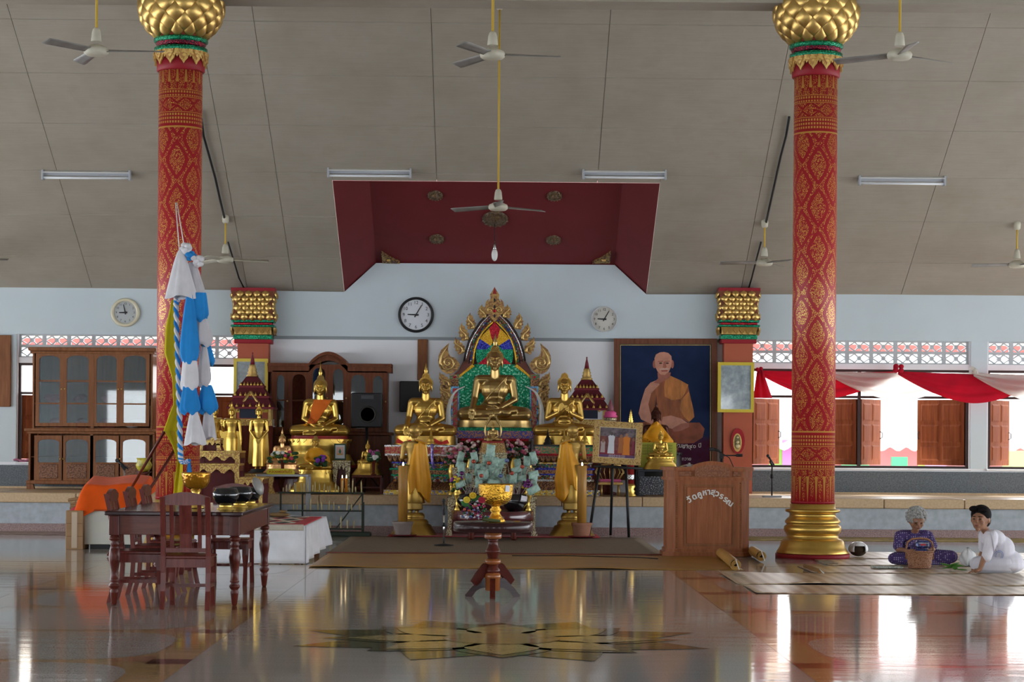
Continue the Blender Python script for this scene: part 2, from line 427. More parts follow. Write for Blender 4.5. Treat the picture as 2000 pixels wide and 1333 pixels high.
# breeze blocks
def block_mesh(w,h,th=.09):
    b=MB(); e=.022
    for a,c,z0,z1 in ((-w/2,w/2,-h/2,-h/2+e),(-w/2,w/2,h/2-e,h/2),(-w/2,-w/2+e*1.3,-h/2+e,h/2-e),(w/2-e*1.3,w/2,-h/2+e,h/2-e)): b.box(a,c,-th/2,th/2,z0,z1)
    def bar(p,q,t):
        p=Vector((p[0],0,p[1]));q=Vector((q[0],0,q[1]));dd=(q-p);L=dd.length;ang=-math.atan2(dd.z,dd.x)
        b.cbox((0,0,0),(L,th*.9,t),M=TR(*((p+q)/2))@rotm(0,ang,0))
    for sx in (-1,1):
        for sz in (-1,1):
            bar((0,0),(sx*w*.22,sz*(h/2-e/2)),.017)
            bar((sx*(w/2-e),sz*.004),(sx*w*.18,sz*(h/2-e)),.015)
    b.cbox((0,0,0),(.055,th*.9,.055),M=rotm(0,PI/4,0))
    return b
BREEZE=mat('painted breeze block',(.50,.53,.55),.8,0,.06,6)
for a,c in ((XL0,XL1),(XR0,XR1),(XR2,XR3)):
    nb=9; w=(c-a)/nb; h=(ZB-ZG)/2; me=block_mesh(w,h).mesh('breeze_block',BREEZE)
    for r in range(2):
        for i in range(nb):
            link('breeze_block',me,wall,(a+w*(i+.5),DW+.12,ZG+h*(r+.5)))
# ---- windows
DARKF=mat('dark brown window frame',(.045,.022,.02),.45)
def shutter(par,hx,side,wd,z0,z1,ang,y=DW+.10):
    # leaf hinged at hx; side=+1 leaf extends to +x; ang swings outward (+y)
    h=z1-z0; o=link('shutter',MB().box(0,wd,-.02,.02,0,h).mesh('shutter',SHUT),par,(hx,y,z0),(0,0,ang if side>0 else PI-ang))
    sg=1 if side>0 else -1
    pw=(wd-.06*3)/2
    rows=[(.07,.30),(.345,.62),(.665,.94)]
    for r0,r1 in rows:
        for k in range(2):
            x0=.06+k*(pw+.06)
            q=MB()
            for yy,dy in ((-.02,-1),(.02,1)):
                a0,a1,c0,c1=x0,x0+pw,h*r0,h*r1; i=.028
                vs=[(a0,yy+dy*.001,c0),(a1,yy+dy*.001,c0),(a1,yy+dy*.001,c1),(a0,yy+dy*.001,c1),(a0+i,yy+dy*.014,c0+i),(a1-i,yy+dy*.014,c0+i),(a1-i,yy+dy*.014,c1-i),(a0+i,yy+dy*.014,c1-i)]
                fs=[(4,5,6,7),(0,1,5,4),(1,2,6,5),(2,3,7,6),(3,0,4,7)]
                q.add(vs,fs if dy<0 else [tuple(reversed(f)) for f in fs])
            part('shutter_panel',q,SHUT,o)
    q=MB(); q.tube([(wd-.03,-.02,h*.40),(wd-.03,-.06,h*.42),(wd-.03,-.06,h*.49),(wd-.03,-.02,h*.51)],.008,6); q.tube([(wd-.03,.02,h*.40),(wd-.03,.06,h*.42),(wd-.03,.06,h*.49),(wd-.03,.02,h*.51)],.008,6)
    part('shutter_handle',q,BLACK,o)
    return o
def window(idx,a,c,angs,ztr):
    w=tag(link('window_%d'%idx,None),kind='structure')
    y0,y1=DW+.04,DW+.12; f=.04; mid=(a+c)/2
    part('window_frame',MB().box(a,a+f,y0,y1,ZS,ZK).box(c-f,c,y0,y1,ZS,ZK).box(a+f,c-f,y0,y1,ZS,ZS+f).box(a+f,c-f,y0,y1,ZK-f,ZK),DARKF,w)
    part('mullion',MB().box(mid-.025,mid+.025,y0+.002,y1-.002,ZS+f,ZK-f),DARKF,w)
    part('transom',MB().box(a+f,c-f,y0+.004,y1-.004,ztr-.02,ztr+.02),DARKF,w)
    half=(c-a)/4
    for x in (a+half,c-half): part('mullion',MB().box(x-.016,x+.016,y0+.006,y1-.006,ztr+.02,ZK-f),DARKF,w)
    part('window_sill',MB().bbox(a-.03,c+.03,DW-.05,DW+.2,ZS-.03,ZS,.008),WALLL,w)
    hinges=((a+f+.005,1),(mid-.03,-1),(mid+.03,1),(c-f-.005,-1))
    for (hx,sd),an in zip(hinges,angs):
        if an is None: continue
        shutter(w,hx,sd,half-.05,ZS+f+.01,ztr-.03,math.radians(an))
    return w
ZTR=zat(776,DW,1700)
window(1,XR0,XR1,(52,38,58,38),ZTR)
window(2,XR2,XR3,(55,40,50,40),ZTR)
window(3,XL0,XL1,(4,3,3,3),zat(768,DW,40))
# ---- ceiling
jd=[31.68+.978*k for k in range(1,-40,-1)]
jd=[DW]+[d for d in jd if d<DW-.1 and d>DRIDGE-.5]
jx=[-HX,-16.2,-13.8,-11.3,-8.9,-6.5,-4.0,-3.26,-.89,1.50,3.95,6.55,9.0,11.4,13.8,16.2,HX]
OPD=30.87
ceil=tag(link('ceiling',None),kind='structure')
def cquad(x0,x1,da,db,off=0): return [(x0,da,ceil_z(da)+off),(x1,da,ceil_z(da)+off),(x1,db,ceil_z(db)+off),(x0,db,ceil_z(db)+off)]
b=MB()
def addq(x0,x1,da,db):
    q=cquad(x0,x1,da,db,.03); q2=cquad(x0,x1,da,db,.10); b.add(q+q2,[(0,1,2,3),(7,6,5,4),(0,4,5,1),(1,5,6,2),(2,6,7,3),(3,7,4,0)])
addq(-HX,xa,DRIDGE,DW+.3); addq(xb,HX,DRIDGE,DW+.3); addq(xa,xb,DRIDGE,OPD); addq(-HX,HX,DFRONT-2,DRIDGE)
part('ceiling_deck',b,JOINT,ceil)
def cpanel(x0,x1,da,db):
    g=.006
    if x1-x0<.03 or abs(da-db)<.03: return
    x0+=.0035;x1-=.0035;lo=min(da,db)+g;hi=max(da,db)-g
    q=cquad(x0,x1,lo,hi,0); q2=cquad(x0,x1,lo,hi,.03)
    part('ceiling_panel',MB().add(q+q2,[(0,1,2,3),(0,4,5,1),(1,5,6,2),(2,6,7,3),(3,7,4,0)]),CEILM,ceil)
for i in range(len(jd)-1):
    hi,lo=jd[i],jd[i+1]
    if lo<20.5: break
    for j in range(len(jx)-1):
        x0,x1=jx[j],jx[j+1]
        if hi<=OPD or x1<=xa or x0>=xb: cpanel(x0,x1,lo,hi); continue
        if x0<xa: cpanel(x0,xa,lo,hi)
        if x1>xb: cpanel(xb,x1,lo,hi)
        if lo<OPD: cpanel(max(x0,xa),min(x1,xb),lo,OPD)
b=MB(); q=cquad(-HX,HX,DRIDGE,lo+.978,0); b.add(q,[(0,1,2,3)]); q=cquad(-HX,HX,DFRONT-2,DRIDGE,0); b.add(q,[(0,1,2,3)]); part('ceiling_lining',b,CEILM,ceil)
# maroon coffer
b=MB(); up=.47; de=OPD+.35
A=[(xa,DW,ZT),(xc,DW,ZU),(xd,DW,ZU),(xb,DW,ZT)]
B=[(xa,OPD,ceil_z(OPD)),(xc,de,ceil_z(de)+up),(xd,de,ceil_z(de)+up),(xb,OPD,ceil_z(OPD))]
b.add(A+B,[(0,1,5,4),(1,2,6,5),(2,3,7,6),(4,5,6,7)])
part('coffer',b,MAROON,ceil)
def cofpt(px,py):   # point on the coffer's inner sheet
    r=ray(px,py); # z = ZU+SL*(DW-y)
    k=(ZU+SL*DW-CAMH)/(r.z+SL*r.y); return Vector((r.x*k,r.y*k,CAMH+r.z*k))
def ceilpt(px,py):
    r=ray(px,py); k=(ZT+SL*DW-CAMH)/(r.z+SL*r.y); return Vector((r.x*k,r.y*k,CAMH+r.z*k))
# eave beam over the column line, gable walls
part('column_beam',MB().box(-HX,HX,25.02,25.5,zat(0,25.0),ceil_z(25.0)+.05),CEILM,ceil)
for sx,nm in ((-1,'wall_left'),(1,'wall_right')):
    b=MB(); xx=sx*HX
    b.prism([(DFRONT,3.2),(DW+.2,3.2),(DW+.2,ZT+.1),(DRIDGE,ceil_z(DRIDGE)+.1),(DFRONT,ceil_z(DFRONT)+.1)],0,.2,M=TR(xx,0,0)@rotm(0,0,PI/2))
    tag(link(nm,b.mesh(nm,WALLU)),kind='structure')
# unseen front wall behind the camera, doorways spaced to limit the front light
b=MB(); b.box(-HX,HX,DFRONT-.2,DFRONT,2.9,ceil_z(DFRONT)+.1); x=-HX; 
while x<HX:
    b.box(x,min(x+4.4,HX),DFRONT-.2,DFRONT,0,2.9); x+=6.2
tag(link('wall_front',b.mesh('wall_front',WALLU)),kind='structure')
# ---- outside: yard and neighbouring building
single('yard_ground',MB().box(-60,60,DW+.3,110,-1.2,-1.0),mat('pale concrete yard',(.55,.53,.5),.9,0,.1,.5),'pale concrete yard outside the back windows','ground',kind='structure')
nb=thing('neighbouring_building','long low pink building with pale corrugated roof seen through the back windows','building',(0,45,-1.0))
PK=mat('pink wall paint',(.55,.22,.22),.8,0,.08,1); 
part('wall',MB().box(-30,30,0,6,0,2.3),PK,nb)
def rooff(u,w):
    x=-30+60*u; y=-.7+4.2*w; return (x,y,2.28+ (y+.7)*.535+.045*math.sin(x*18))
part('roof',MB().grid(rooff,900,2,thick=.02),mat('pale roof sheet',(.72,.72,.70),.6,0,.06,.6),nb)
part('ridge_band',MB().box(-30,30,3.42,3.6,4.52,4.69),mat('red roof trim',(.50,.06,.05),.6),nb)
part('gable_wall',MB().box(-30,30,3.7,3.8,2.2,5.2),mat('cream paint',(.75,.70,.52),.8),nb)
for i,(px,w,h,cc) in enumerate(((1528,.55,.75,(.25,.5,.10)),(1550,.5,.9,(.55,.12,.30)),(1668,.6,.5,(.12,.35,.15)),(1752,.35,.55,(.05,.30,.12)),(1800,.3,.6,(.35,.5,.1)),(1818,.45,.75,(.55,.2,.4)),(1985,.9,.7,(.45,.55,.12)))):
    p=at(px,900,44.6)
    part('wall_board',MB().bbox(-w/2,w/2,-.02,.02,0,h,.006),mat('board %d'%i,cc,.7),nb,(p.x,-.3-.12*i,1.55))
# ---- swags over the right windows
CR=cloth('sheer red fabric',(.62,.012,.045),.45); CWH=cloth('sheer white fabric',(.88,.87,.84),.85)
def swag(name,x0,x1,zt,drop,m,label,y,grp,zt1=None,sh=.5):
    zt1=zt if zt1 is None else zt1
    def fn(u,w):
        x=x0+(x1-x0)*u
        sag=1-abs(2*u-1)**1.7
        top=zt+(zt1-zt)*u-.02*sag; z=top-(drop*(.12+.88*sag))*w - .0
        fold=.022*math.sin(w*15+u*3)*(.35+.65*sag)*(1 if w>0 else 0)
        return (x,y-.03*w-fold-.05*w*sag,z+.006*math.sin(w*22+u*5)*sag)
    return single(name,MB().grid(fn,40,26,thick=.002),m,label,'drape',group='fabric swags over the back windows')
zs=zat(726,DW,1700); x0=xw(1478); xs=[xw(1478),xw(1612),xw(1748),xw(1893),xw(2040),xw(2180)]
swag('window_swag',xs[0],xs[2],zs,.42,CR,'sheer red fabric swag partly behind the right red column',DW-.10,None)
swag('window_swag',xs[1],xs[3],zs-.01,.44,CWH,'sheer white fabric swag right of the red column',DW-.16,None)
swag('window_swag',xs[2],xs[4],zs,.46,CR,'sheer red fabric swag at the far right windows',DW-.22,None,zs-.05)
swag('window_swag',xs[3],xs[5],zs-.02,.46,CWH,'sheer white fabric swag at the right edge of view',DW-.28,None,zs-.06)
def knot(x,z,y,m,lab,s=.07,tail=False):
    b=MB(); r=random.Random(int(x*100))
    for k in range(7): b.ell((r.uniform(-s,s)*.7,r.uniform(-s,s)*.4,r.uniform(-s,s)*.7),(s*.55,s*.4,s*.5),nu=10,nv=6)
    if tail: b.grid(lambda u,w:((u-.5)*(.09+.22*w)+.05*w,-.02+.02*math.sin(u*14),-.45*w),12,6,thick=.004)
    single('fabric_knot',b,m,lab,'knot',(x,y,z))
knot(xs[2],zs+.03,DW-.30,CR,'bunched red fabric knot above the middle of the right window',.08)
knot(xs[3],zs+.02,DW-.34,CWH,'bunched white fabric knot at the right end of the long window')
knot(xs[0]+.02,zs+.0,DW-.20,CR,'red fabric knot with hanging tail beside the yellow picture frame',.06,True)
# ---- pilasters on the wall with lotus capitals
ORA=mat('orange pilaster paint',(.44,.11,.06),.7,0,.05,3)
GRNM=mosaic('green glass mosaic',[(.0,.16,.07),(.0,.30,.14),(.0,.22,.10),(.05,.5,.28),(.0,.10,.05)],90)
REDM=mosaic('red glass mosaic',[(.45,.01,.02),(.30,.0,.015),(.60,.03,.04),(.35,.0,.02)],90)
REDP=mat('crimson paint',(.30,.012,.022),.5,0,.05,4)
def petal_mesh(w,h,t,up=.08):
    b=MB(); n=8; vs=[]
    def dia(q,k): 
        a=2*PI*q/n; cx,cz=math.sin(a),math.cos(a); s=1/(abs(cx)**1.25+abs(cz)**1.25)**(1/1.25)
        return cx*s*k*w/2,cz*s*k*h/2
    for k,y in ((1,0),(.86,-.45*t),(.5,-.9*t)):
        for q in range(n): x,z=dia(q,k); vs.append((x,y,z+(1-k)*h*up*-1))
    vs.append((0,-t,-h*up*.5)); fs=[]
    for r in range(2):
        for q in range(n): q2=(q+1)%n; fs.append((r*n+q2,r*n+q,r*n+n+q,r*n+n+q2))
    for q in range(n): fs.append((2*n+(q+1)%n,2*n+q,3*n))
    return b.add(vs,fs,0,True)
def leaf_mesh(w,h,t):      # downward pointing leaf, hangs from z=0
    b=MB(); out=[(-.5,0),(-.5,-.35),(-.36,-.42),(-.3,-.62),(-.12,-.8),(0,-1),(.12,-.8),(.3,-.62),(.36,-.42),(.5,-.35),(.5,0)]
    out=[(x*w,z*h) for x,z in out]
    b.prism(out,-t,0); inn=[(x*.55,z*.62-.03*h) for x,z in out]; b.prism(inn,-t*1.8,-t); return b
PETG=carved('gilded petal',(.66,.43,.14),(.48,.26,.08),5,.85,.36,(.6,.9))
def pilaster(px0,px1,label,nm):
    d=DW-.05; x0,x1=xat(px0,d),xat(px1,d); xc_=(x0+x1)/2; hw=(x1-x0)/2
    root=thing(nm,label,'pilaster',(xc_,DW,PH)); 
    def zz(py): return at((px0+px1)/2,py,DW-.2).z-PH
    dy=.28
    part('shaft',MB().box(-hw,hw,-dy,0,0,zz(672)),ORA,root)
    for (ya,yb,e,m,nme) in ((672,663,.05,REDP,'red_band'),(664,655,.06,GRNM,'green_band'),(655,640,.045,PETG,'gold_band'),(640,636,.10,GRNM,'green_band'),(636,631,.06,REDM,'red_band'),(631,626,.09,GRNM,'green_band')):
        part(nme,MB().bbox(-hw-e,hw+e,-dy-e,0,zz(ya),zz(yb),.008),m,root)
    lm=leaf_mesh(.105,.12,.015).mesh('leaf',PETG)
    for i in range(6):
        x=-hw-.05+(2*hw+.1)*(i+.5)/6
        link('leaf',lm,root,(x,-dy-.085,zz(641)),(-.25,0,0))
    for sx in (-1,1):
        for i in range(3): link('leaf',lm,root,(sx*(hw+.085),-dy+.0+.1*i,zz(641)),(0,0,sx*PI/2))
    # flared concave block
    z0,z1=zz(626),zz(570); H=z1-z0
    def prof(q): return .055+.05*(2*q-1)**2
    vs=[];fs=[];N=10
    for j in range(N+1):
        q=j/N; e=prof(q); vs+=[(-hw-e,-dy-e,z0+H*q),(hw+e,-dy-e,z0+H*q),(hw+e,0,z0+H*q),(-hw-e,0,z0+H*q)]
    for j in range(N):
        for i in range(4): i2=(i+1)%4; fs.append((j*4+i,j*4+i2,j*4+4+i2,j*4+4+i))
    fs.append((N*4,N*4+1,N*4+2,N*4+3)); part('capital_block',MB().add(vs,fs),mat('red brown ground',(.20,.06,.03),.6),root)
    part('abacus',MB().box(-hw-.1,hw+.1,-dy-.1,0,z1,z1+.05),REDP,root)
    rows=6; pm=petal_mesh(.132,.16,.035).mesh('petal',PETG)
    for r in range(rows):
        q=(r+.5)/rows; e=prof(q); tilt=-math.atan((.05*4*(2*q-1))/H)
        n=4 if r%2 else 5; W=2*(hw+e)
        for i in range(n):
            x=-W/2+W*(i+(.5 if n==5 else 1.0))/5
            link('petal',pm,root,(x,-dy-e+.002,z0+H*q),(-tilt*0-(-tilt),0,0))
        for sx in (-1,1):
            for i in range(2): link('petal',pm,root,(sx*(hw+e-.002),-dy*.75+dy*.5*i,z0+H*q),(tilt,0,sx*PI/2))
    return root
pilaster(466,526,'orange wall pilaster with gilded lotus capital left of the altar','wall_pilaster')
pilaster(1410,1466,'orange wall pilaster with gilded lotus capital beside the monk portrait','wall_pilaster')
# ---- the two great columns
t=NT('red and gold stencilled shaft'); tc=t.node('ShaderNodeTexCoord'); sp=t.node('ShaderNodeSeparateXYZ'); t.l.new(tc.outputs['Object'],sp.inputs[0])
X,Y,Z=(E(t,sp.outputs[i]) for i in range(3))
ang=X.op('ARCTAN2',Y*-1.0); U=ang/(PI/4); P=.515
def lat(a,v):
    d=a.abs()/.66+((v+.04).abs()/.47).pw(1.45); return d
v0=(Z/P+.2).fr()-.5; v1=(Z/P+.7).fr()-.5
a0=U-(U/2.0).round()*2.0; U1=U+1.0; a1=U1-(U1/2.0).round()*2.0
dd=lat(a0,v0).min(lat(a1,v1))
vor=t.node('ShaderNodeTexVoronoi'); vor.feature='DISTANCE_TO_EDGE'; cb=t.node('ShaderNodeCombineXYZ'); t.inp(cb,0,ang*.265); t.inp(cb,1,Z); t.l.new(cb.outputs[0],vor.inputs['Vector']); vor.inputs['Scale'].default_value=52
fil=E(t,vor.outputs['Distance'])>.15
inner=(dd<.70)*fil; outer=(dd>1.04)*fil
body=inner.max(outer)
# border bands near both ends (mirrored): h = distance from the end of the ogee field
zlo=1.55; zhi=5.16; zb=.66; zt_=5.88
h=(Z*-1.0+zlo).max(Z-zhi)
inband=h>0
u16=((U*2.0).fr()-.5).abs()*2.0; u8=((U*1.0).fr()-.5).abs()*2.0
line=lambda a,b_: (h>a)*(h<b_)
spear=(h>.46)*(h<.86)*((u16)<((h-.86)*-1.9+.12))*fil
spear2=(h>.55)*(h<.90)*(((U*2.0+.5).fr()-.5).abs()*2.0<((h-.90)*-1.0))
diam=line(.20,.36)*((u8+((h-.28)/.08).abs())<1.0)*fil
diam2=line(.20,.36)*((u8+((h-.28)/.08).abs())>1.35)*fil
small=(line(.05,.18).max(line(.38,.46)))*(((U*6.0).fr()-.5).abs()<.30)*(((h*22.0).fr()-.5).abs()<.30)
lines=line(.0,.02).max(line(.185,.193)).max(line(.365,.373)).max(line(.455,.463)).max(line(.80,.81)*0.0)
band=spear.max(spear2).max(diam).max(diam2).max(small).max(lines)*inband
gold=band.max(body*(h<0.0))
t.set(col=t.mix(gold,(.40,.008,.020),(.74,.43,.10)),metal=gold*.4,rough=.4); COLM=t.m
SW=1/160.
def great_column(px,d,label):
    c=at(px,1090,d); root=thing('great_column',label,'column',(c.x,c.y,0))
    s=S(d); zf=lambda py: (1090-py)/s
    prof=[(72,0),(72,9)]; part('foot_ring',MB().lathe([(r/s,z/s) for r,z in prof],64),REDP,root)
    g=[(70,9),(70.5,11),(66,18),(63,24),(61,32),(57.5,36),(52,38),(50,39),(50.5,43),(49.5,44.5),(51,46),(55,52),(56,57),(55,62),(51,65),(50,66.5),(53,68),(54,72),(50,77),(46,80),(44.5,84),(45.5,88),(52,90),(53.5,92.5),(52.5,95),(45,96),(44,97),(44,106)]
    part('base_mouldings',MB().lathe([(r/s,z/s) for r,z in g],64),GOLD,root)
    rs=42.3/s
    part('shaft',MB().lathe([(rs,106/s-.0),(rs,(1090-152)/s)],64),COLM,root)
    part('shaft_ring',MB().lathe([(rs+.004,108/s),(rs+.004,111/s)],64),REDP,root)
    top=1090
    tp=[(44,zf(152)*s),(46.5,zf(150)*s),(46.5,zf(125)*s)]
    part('red_collar',MB().lathe([(r/s,z/s) for r,z in tp],64),REDP,root)
    lm=leaf_mesh(.165,.18,.02).mesh('leaf',carved('gilded leaf',(.78,.53,.17),(.52,.27,.08),12,.7,.35)); lm2=leaf_mesh(.10,.10,.016).mesh('leaf',lm.materials[0])
    for k in range(12):
        a=2*PI*(k+.5)/12; r=47.3/s
        link('leaf',lm,root,(r*math.sin(a),-r*math.cos(a),zf(113)),(.0,0,a)); a+=PI/12
        link('leaf',lm2,root,(r*math.sin(a),-r*math.cos(a),zf(113)),(.0,0,a))
    part('green_ring',MB().lathe([(50.5/s,zf(115)),(51.5/s,zf(113)),(51.5/s,zf(106)),(49/s,zf(105))],64),GRNM,root)
    part('red_ring',MB().lathe([(42/s,zf(106)),(46/s,zf(103)),(49/s,zf(97)),(47/s,zf(92))],64),mosaic('dark red glass mosaic',[(.06,.0,.01),(.12,.005,.012),(.05,.0,.02),(.40,.01,.03)],90),root)
    part('green_ring',MB().lathe([(49/s,zf(96)),(52.5/s,zf(93)),(52.5/s,zf(88)),(48/s,zf(86))],64),GRNM,root)
    zc=zf(24); rx=77/s; rz=68/s
    pr=[(45/s,zf(88))]
    for k in range(4,21):
        q=-PI/2+PI*k/20.5
        if math.cos(q)*rx<.28 and q<0: continue
        pr.append((rx*.985*math.cos(q),zc+rz*.985*math.sin(q)))
    pr=[p for p in pr if p[1]>=pr[0][1]-.001]; pr.append((.2,pr[-1][1]))
    part('lotus_core',MB().lathe(pr,48),mat('red gold ground',(.30,.06,.035),.5,0,.2,6),root)
    pm=petal_mesh(.265,.285,.055).mesh('petal',PETG)
    N=13; rows=[-48,-33,-18,-3,12,27,42,57]
    for i,e in enumerate(rows):
        el=math.radians(e); k=math.cos(el)
        for j in range(N):
            a=2*PI*(j+(.5 if i%2 else 0))/N
            p=(rx*k*math.sin(a),-rx*k*math.cos(a),zc+rz*math.sin(el))
            o=link('petal',pm,root,p,(-el*.95,0,a)); f=max(.45,k**.9); o.scale=(f,1,.95)
    part('capital_neck',MB().lathe([(.30,zc+rz*.9),(.30,ceil_z(d)+.0)],32),GOLD,root)
    return root
DCOL=25.3
great_column(1586.5,DCOL,'tall round red and gold column at right with a gilded lotus capital')
great_column(346,DCOL,'tall round red and gold column at left behind the hanging cloths')
# ================================================================== FIGURES
from mathutils.bvhtree import BVHTree
def head_into(b,c,s,ear=True):          # c = centre of the skull, s = scale (skull half height .125*s)
    T=TR(*c)@Matrix.Diagonal((s,s,s,1))
    b.ell((0,.01,.01),(.095,.108,.122),M=T); b.ell((0,-.025,-.055),(.072,.08,.068),M=T,nu=14,nv=8)
    b.ell((0,-.088,-.112),(.026,.022,.02),M=T,nu=10,nv=6)
    b.cap((0,-.102,.035),(0,-.128,-.022),.009,.019,M=T,n=8)
    b.ell((0,-.107,-.060),(.030,.015,.008),M=T,nu=10,nv=6); b.ell((0,-.105,-.075),(.024,.014,.008),M=T,nu=10,nv=6)
    for k in (-1,1):
        b.ell((k*.038,-.090,.004),(.024,.017,.012),M=T,nu=10,nv=6)
        b.cap((k*.014,-.108,.032),(k*.040,-.100,.042),.008,.008,M=T,n=6); b.cap((k*.040,-.100,.042),(k*.066,-.082,.032),.008,.006,M=T,n=6)
        b.ell((k*.045,-.075,-.035),(.025,.022,.03),M=T,nu=10,nv=6)
        if ear: b.ell((k*.098,.012,-.03),(.012,.026,.078),M=T,nu=8,nv=8)
def hair_mb(c,s,curl=True,peak=True):
    b=MB(); T=TR(*c)@Matrix.Diagonal((s,s,s,1))
    b.ell((0,.042,.046),(.106,.098,.100),M=T,nu=20,nv=12)
    if peak: b.ell((0,.040,.145),(.052,.054,.062),M=T,nu=14,nv=8)
    if curl:
        for cz,rr,(z0,z1),n in ((.046,(.106,.098,.100),(-.25,.95),11),(.145,(.052,.054,.062),(-.1,.98),6)):
            if rr[0]<.06 and not peak: continue
            for i in range(n):
                q=z0+(z1-z0)*i/(n-1); k=math.sqrt(max(0,1-q*q)); m=max(3,int(2*PI*k*rr[0]/.022))
                for j in range(m):
                    a=2*PI*(j+.5*(i%2))/m; x,y,z=rr[0]*k*math.sin(a),.040-rr[1]*k*math.cos(a),cz+rr[2]*q
                    if y<-.055 and z<.085: continue
                    b.lathe([(.0095,-.004),(.009,.004),(.0005,.011)],5,M=T@TR(x,y,z)@Vector((0,0,1)).rotation_difference(Vector((x,(y-.040),(z-cz)*1.0+.001))).to_matrix().to_4x4(),cap=False)
    return b
def flame_finial(c,s,h=.15):
    b=MB(); T=TR(*c)@Matrix.Diagonal((s,s,s,1))
    b.lathe([(.020,.195),(.030,.205),(.024,.222),(.034,.24),(.026,.262),(.024,.28),(.014,.31),(.010,.33),(.001,.20+h)],10,M=T,sy=.7); return b
def fingers(b,base,d,up,n=4,L=.10,r=.0125,sp=.026,curl=.0):
    base=Vector(base);d=Vector(d).normalized();up=Vector(up).normalized();side=d.cross(up).normalized()
    for i in range(n):
        o=side*((i-(n-1)/2)*sp); l=L*(.85 if i in (0,n-1) else 1)
        p=base+o; q=p+d*l*.5+up*curl*.3; e=q+d*l*.5-up*curl
        b.cap(p,q,r,r*.9,n=7); b.cap(q,e,r*.9,r*.75,n=7)
def seated_body(mudra='earth',wide=1.0):
    b=MB()
    b.ell((0,.06,.12),(.24,.17,.14)); b.ell((0,.045,.27),(.150,.115,.15)); b.ell((0,.035,.42),(.195,.125,.16)); b.ell((0,.05,.50),(.21,.105,.10))
    b.ell((0,-.03,.235),(.11,.07,.07))
    b.cap((-.205,.035,.545),(.205,.035,.545),.070); b.cap((0,.03,.57),(0,.015,.70),.072,.060)
    for k in (-1,1):
        b.cap((k*.14,.05,.105),(k*.40,-.08,.085),.115,.098); b.ell((k*.405,-.075,.082),(.098,.105,.092))
        b.cap((k*.225,.035,.535),(k*.268,.015,.285),.062,.050)
    b.cap((-.40,-.11,.085),(.16,-.225,.098),.088,.058); b.cap((.40,-.11,.075),(-.14,-.20,.05),.088,.055)
    b.cap((.10,-.235,.115),(.27,-.205,.128),.046,.036); b.cap((-.10,-.235,.03),(-.24,-.23,.025),.04,.032)
    b.box(-.40,.40,-.16,.15,-.01,.05)
    if mudra=='earth':
        b.cap((-.268,.015,.285),(-.300,-.165,.165),.050,.037); b.ell((-.302,-.205,.135),(.043,.04,.05)); fingers(b,(-.302,-.222,.115),(0,-.12,-1),(0,-1,0),4,.11,.0125,.024); b.cap((-.255,-.205,.13),(-.235,-.215,.06),.014,.011)
        b.cap((.268,.015,.285),(.09,-.165,.178),.048,.035); b.ell((.03,-.19,.168),(.06,.045,.028)); fingers(b,(-.01,-.195,.165),(-1,-.1,0),(0,0,1),4,.10,.0125,.022); b.cap((.03,-.225,.18),(-.01,-.245,.20),.013,.011)
    elif mudra=='lap':
        for k in (-1,1):
            b.cap((k*.268,.015,.285),(k*.09,-.17,.178),.048,.035); b.ell((k*.035,-.195,.165+(.015 if k>0 else 0)),(.06,.045,.026)); fingers(b,(0,-.2,.165+(.02 if k>0 else 0)),(-k,-.1,0),(0,0,1),4,.10,.0125,.022); b.cap((k*.03,-.22,.185),(k*.005,-.235,.215),.013,.011)
    else:
        b.cap((-.268,.015,.285),(-.10,-.16,.37),.048,.034); b.ell((-.075,-.18,.41),(.034,.025,.045)); fingers(b,(-.068,-.19,.435),(.25,-.1,1),(0,-1,0),4,.10,.0115,.02); b.cap((-.05,-.19,.41),(-.02,-.205,.44),.012,.010)
        b.cap((.268,.015,.285),(.11,-.165,.35),.048,.034); b.ell((.075,-.185,.385),(.036,.025,.045)); fingers(b,(.058,-.195,.405),(-.55,-.1,.9),(0,-1,0),4,.105,.0115,.02); b.cap((.05,-.195,.385),(.015,-.21,.41),.012,.010)
    head_into(b,(0,-.005,.80),1.0)
    return b
BODY={}
def seated(mudra,matl,vox=.0082):
    k=(mudra,matl.name)
    if k not in BODY:
        me=remesh(seated_body(mudra),'body',matl,vox,3)
        BODY[k]=(me,BVHTree.FromPolygons([v.co for v in me.vertices],[tuple(p.vertices) for p in me.polygons]))
    return BODY[k]
HAIRM={}
def hair_for(matl,curl,peak=True):
    k=(matl.name,curl,peak)
    if k not in HAIRM: HAIRM[k]=hair_mb((0,-.005,.80),1.0,curl,peak).mesh('hair',matl)
    return HAIRM[k]
def drape(bvh,fn,nu,nv,off=.008,th=.004):   # cloth sheet laid on the front of a body
    def g(u,w):
        x,z=fn(u,w); h=bvh.ray_cast(Vector((x,-2,z)),Vector((0,1,0)))
        y=h[0].y if h[0] is not None else .05
        return Vector((x,y-off,z))
    P=[[g(i/nu,j/nv) for i in range(nu+1)] for j in range(nv+1)]
    for _ in range(2):      # relax depth
        Q=[[p.copy() for p in r] for r in P]
        for j in range(nv+1):
            for i in range(nu+1):
                ns=[P[b_][a_].y for a_,b_ in ((i-1,j),(i+1,j),(i,j-1),(i,j+1)) if 0<=a_<=nu and 0<=b_<=nv]
                Q[j][i].y=min(P[j][i].y,(P[j][i].y+sum(ns)/len(ns))/2)
        P=Q
    return MB().grid(lambda u,w:P[round(w*nv)][round(u*nu)],nu,nv,thick=th)
def lerp2(p,q,t): return (p[0]+(q[0]-p[0])*t,p[1]+(q[1]-p[1])*t)
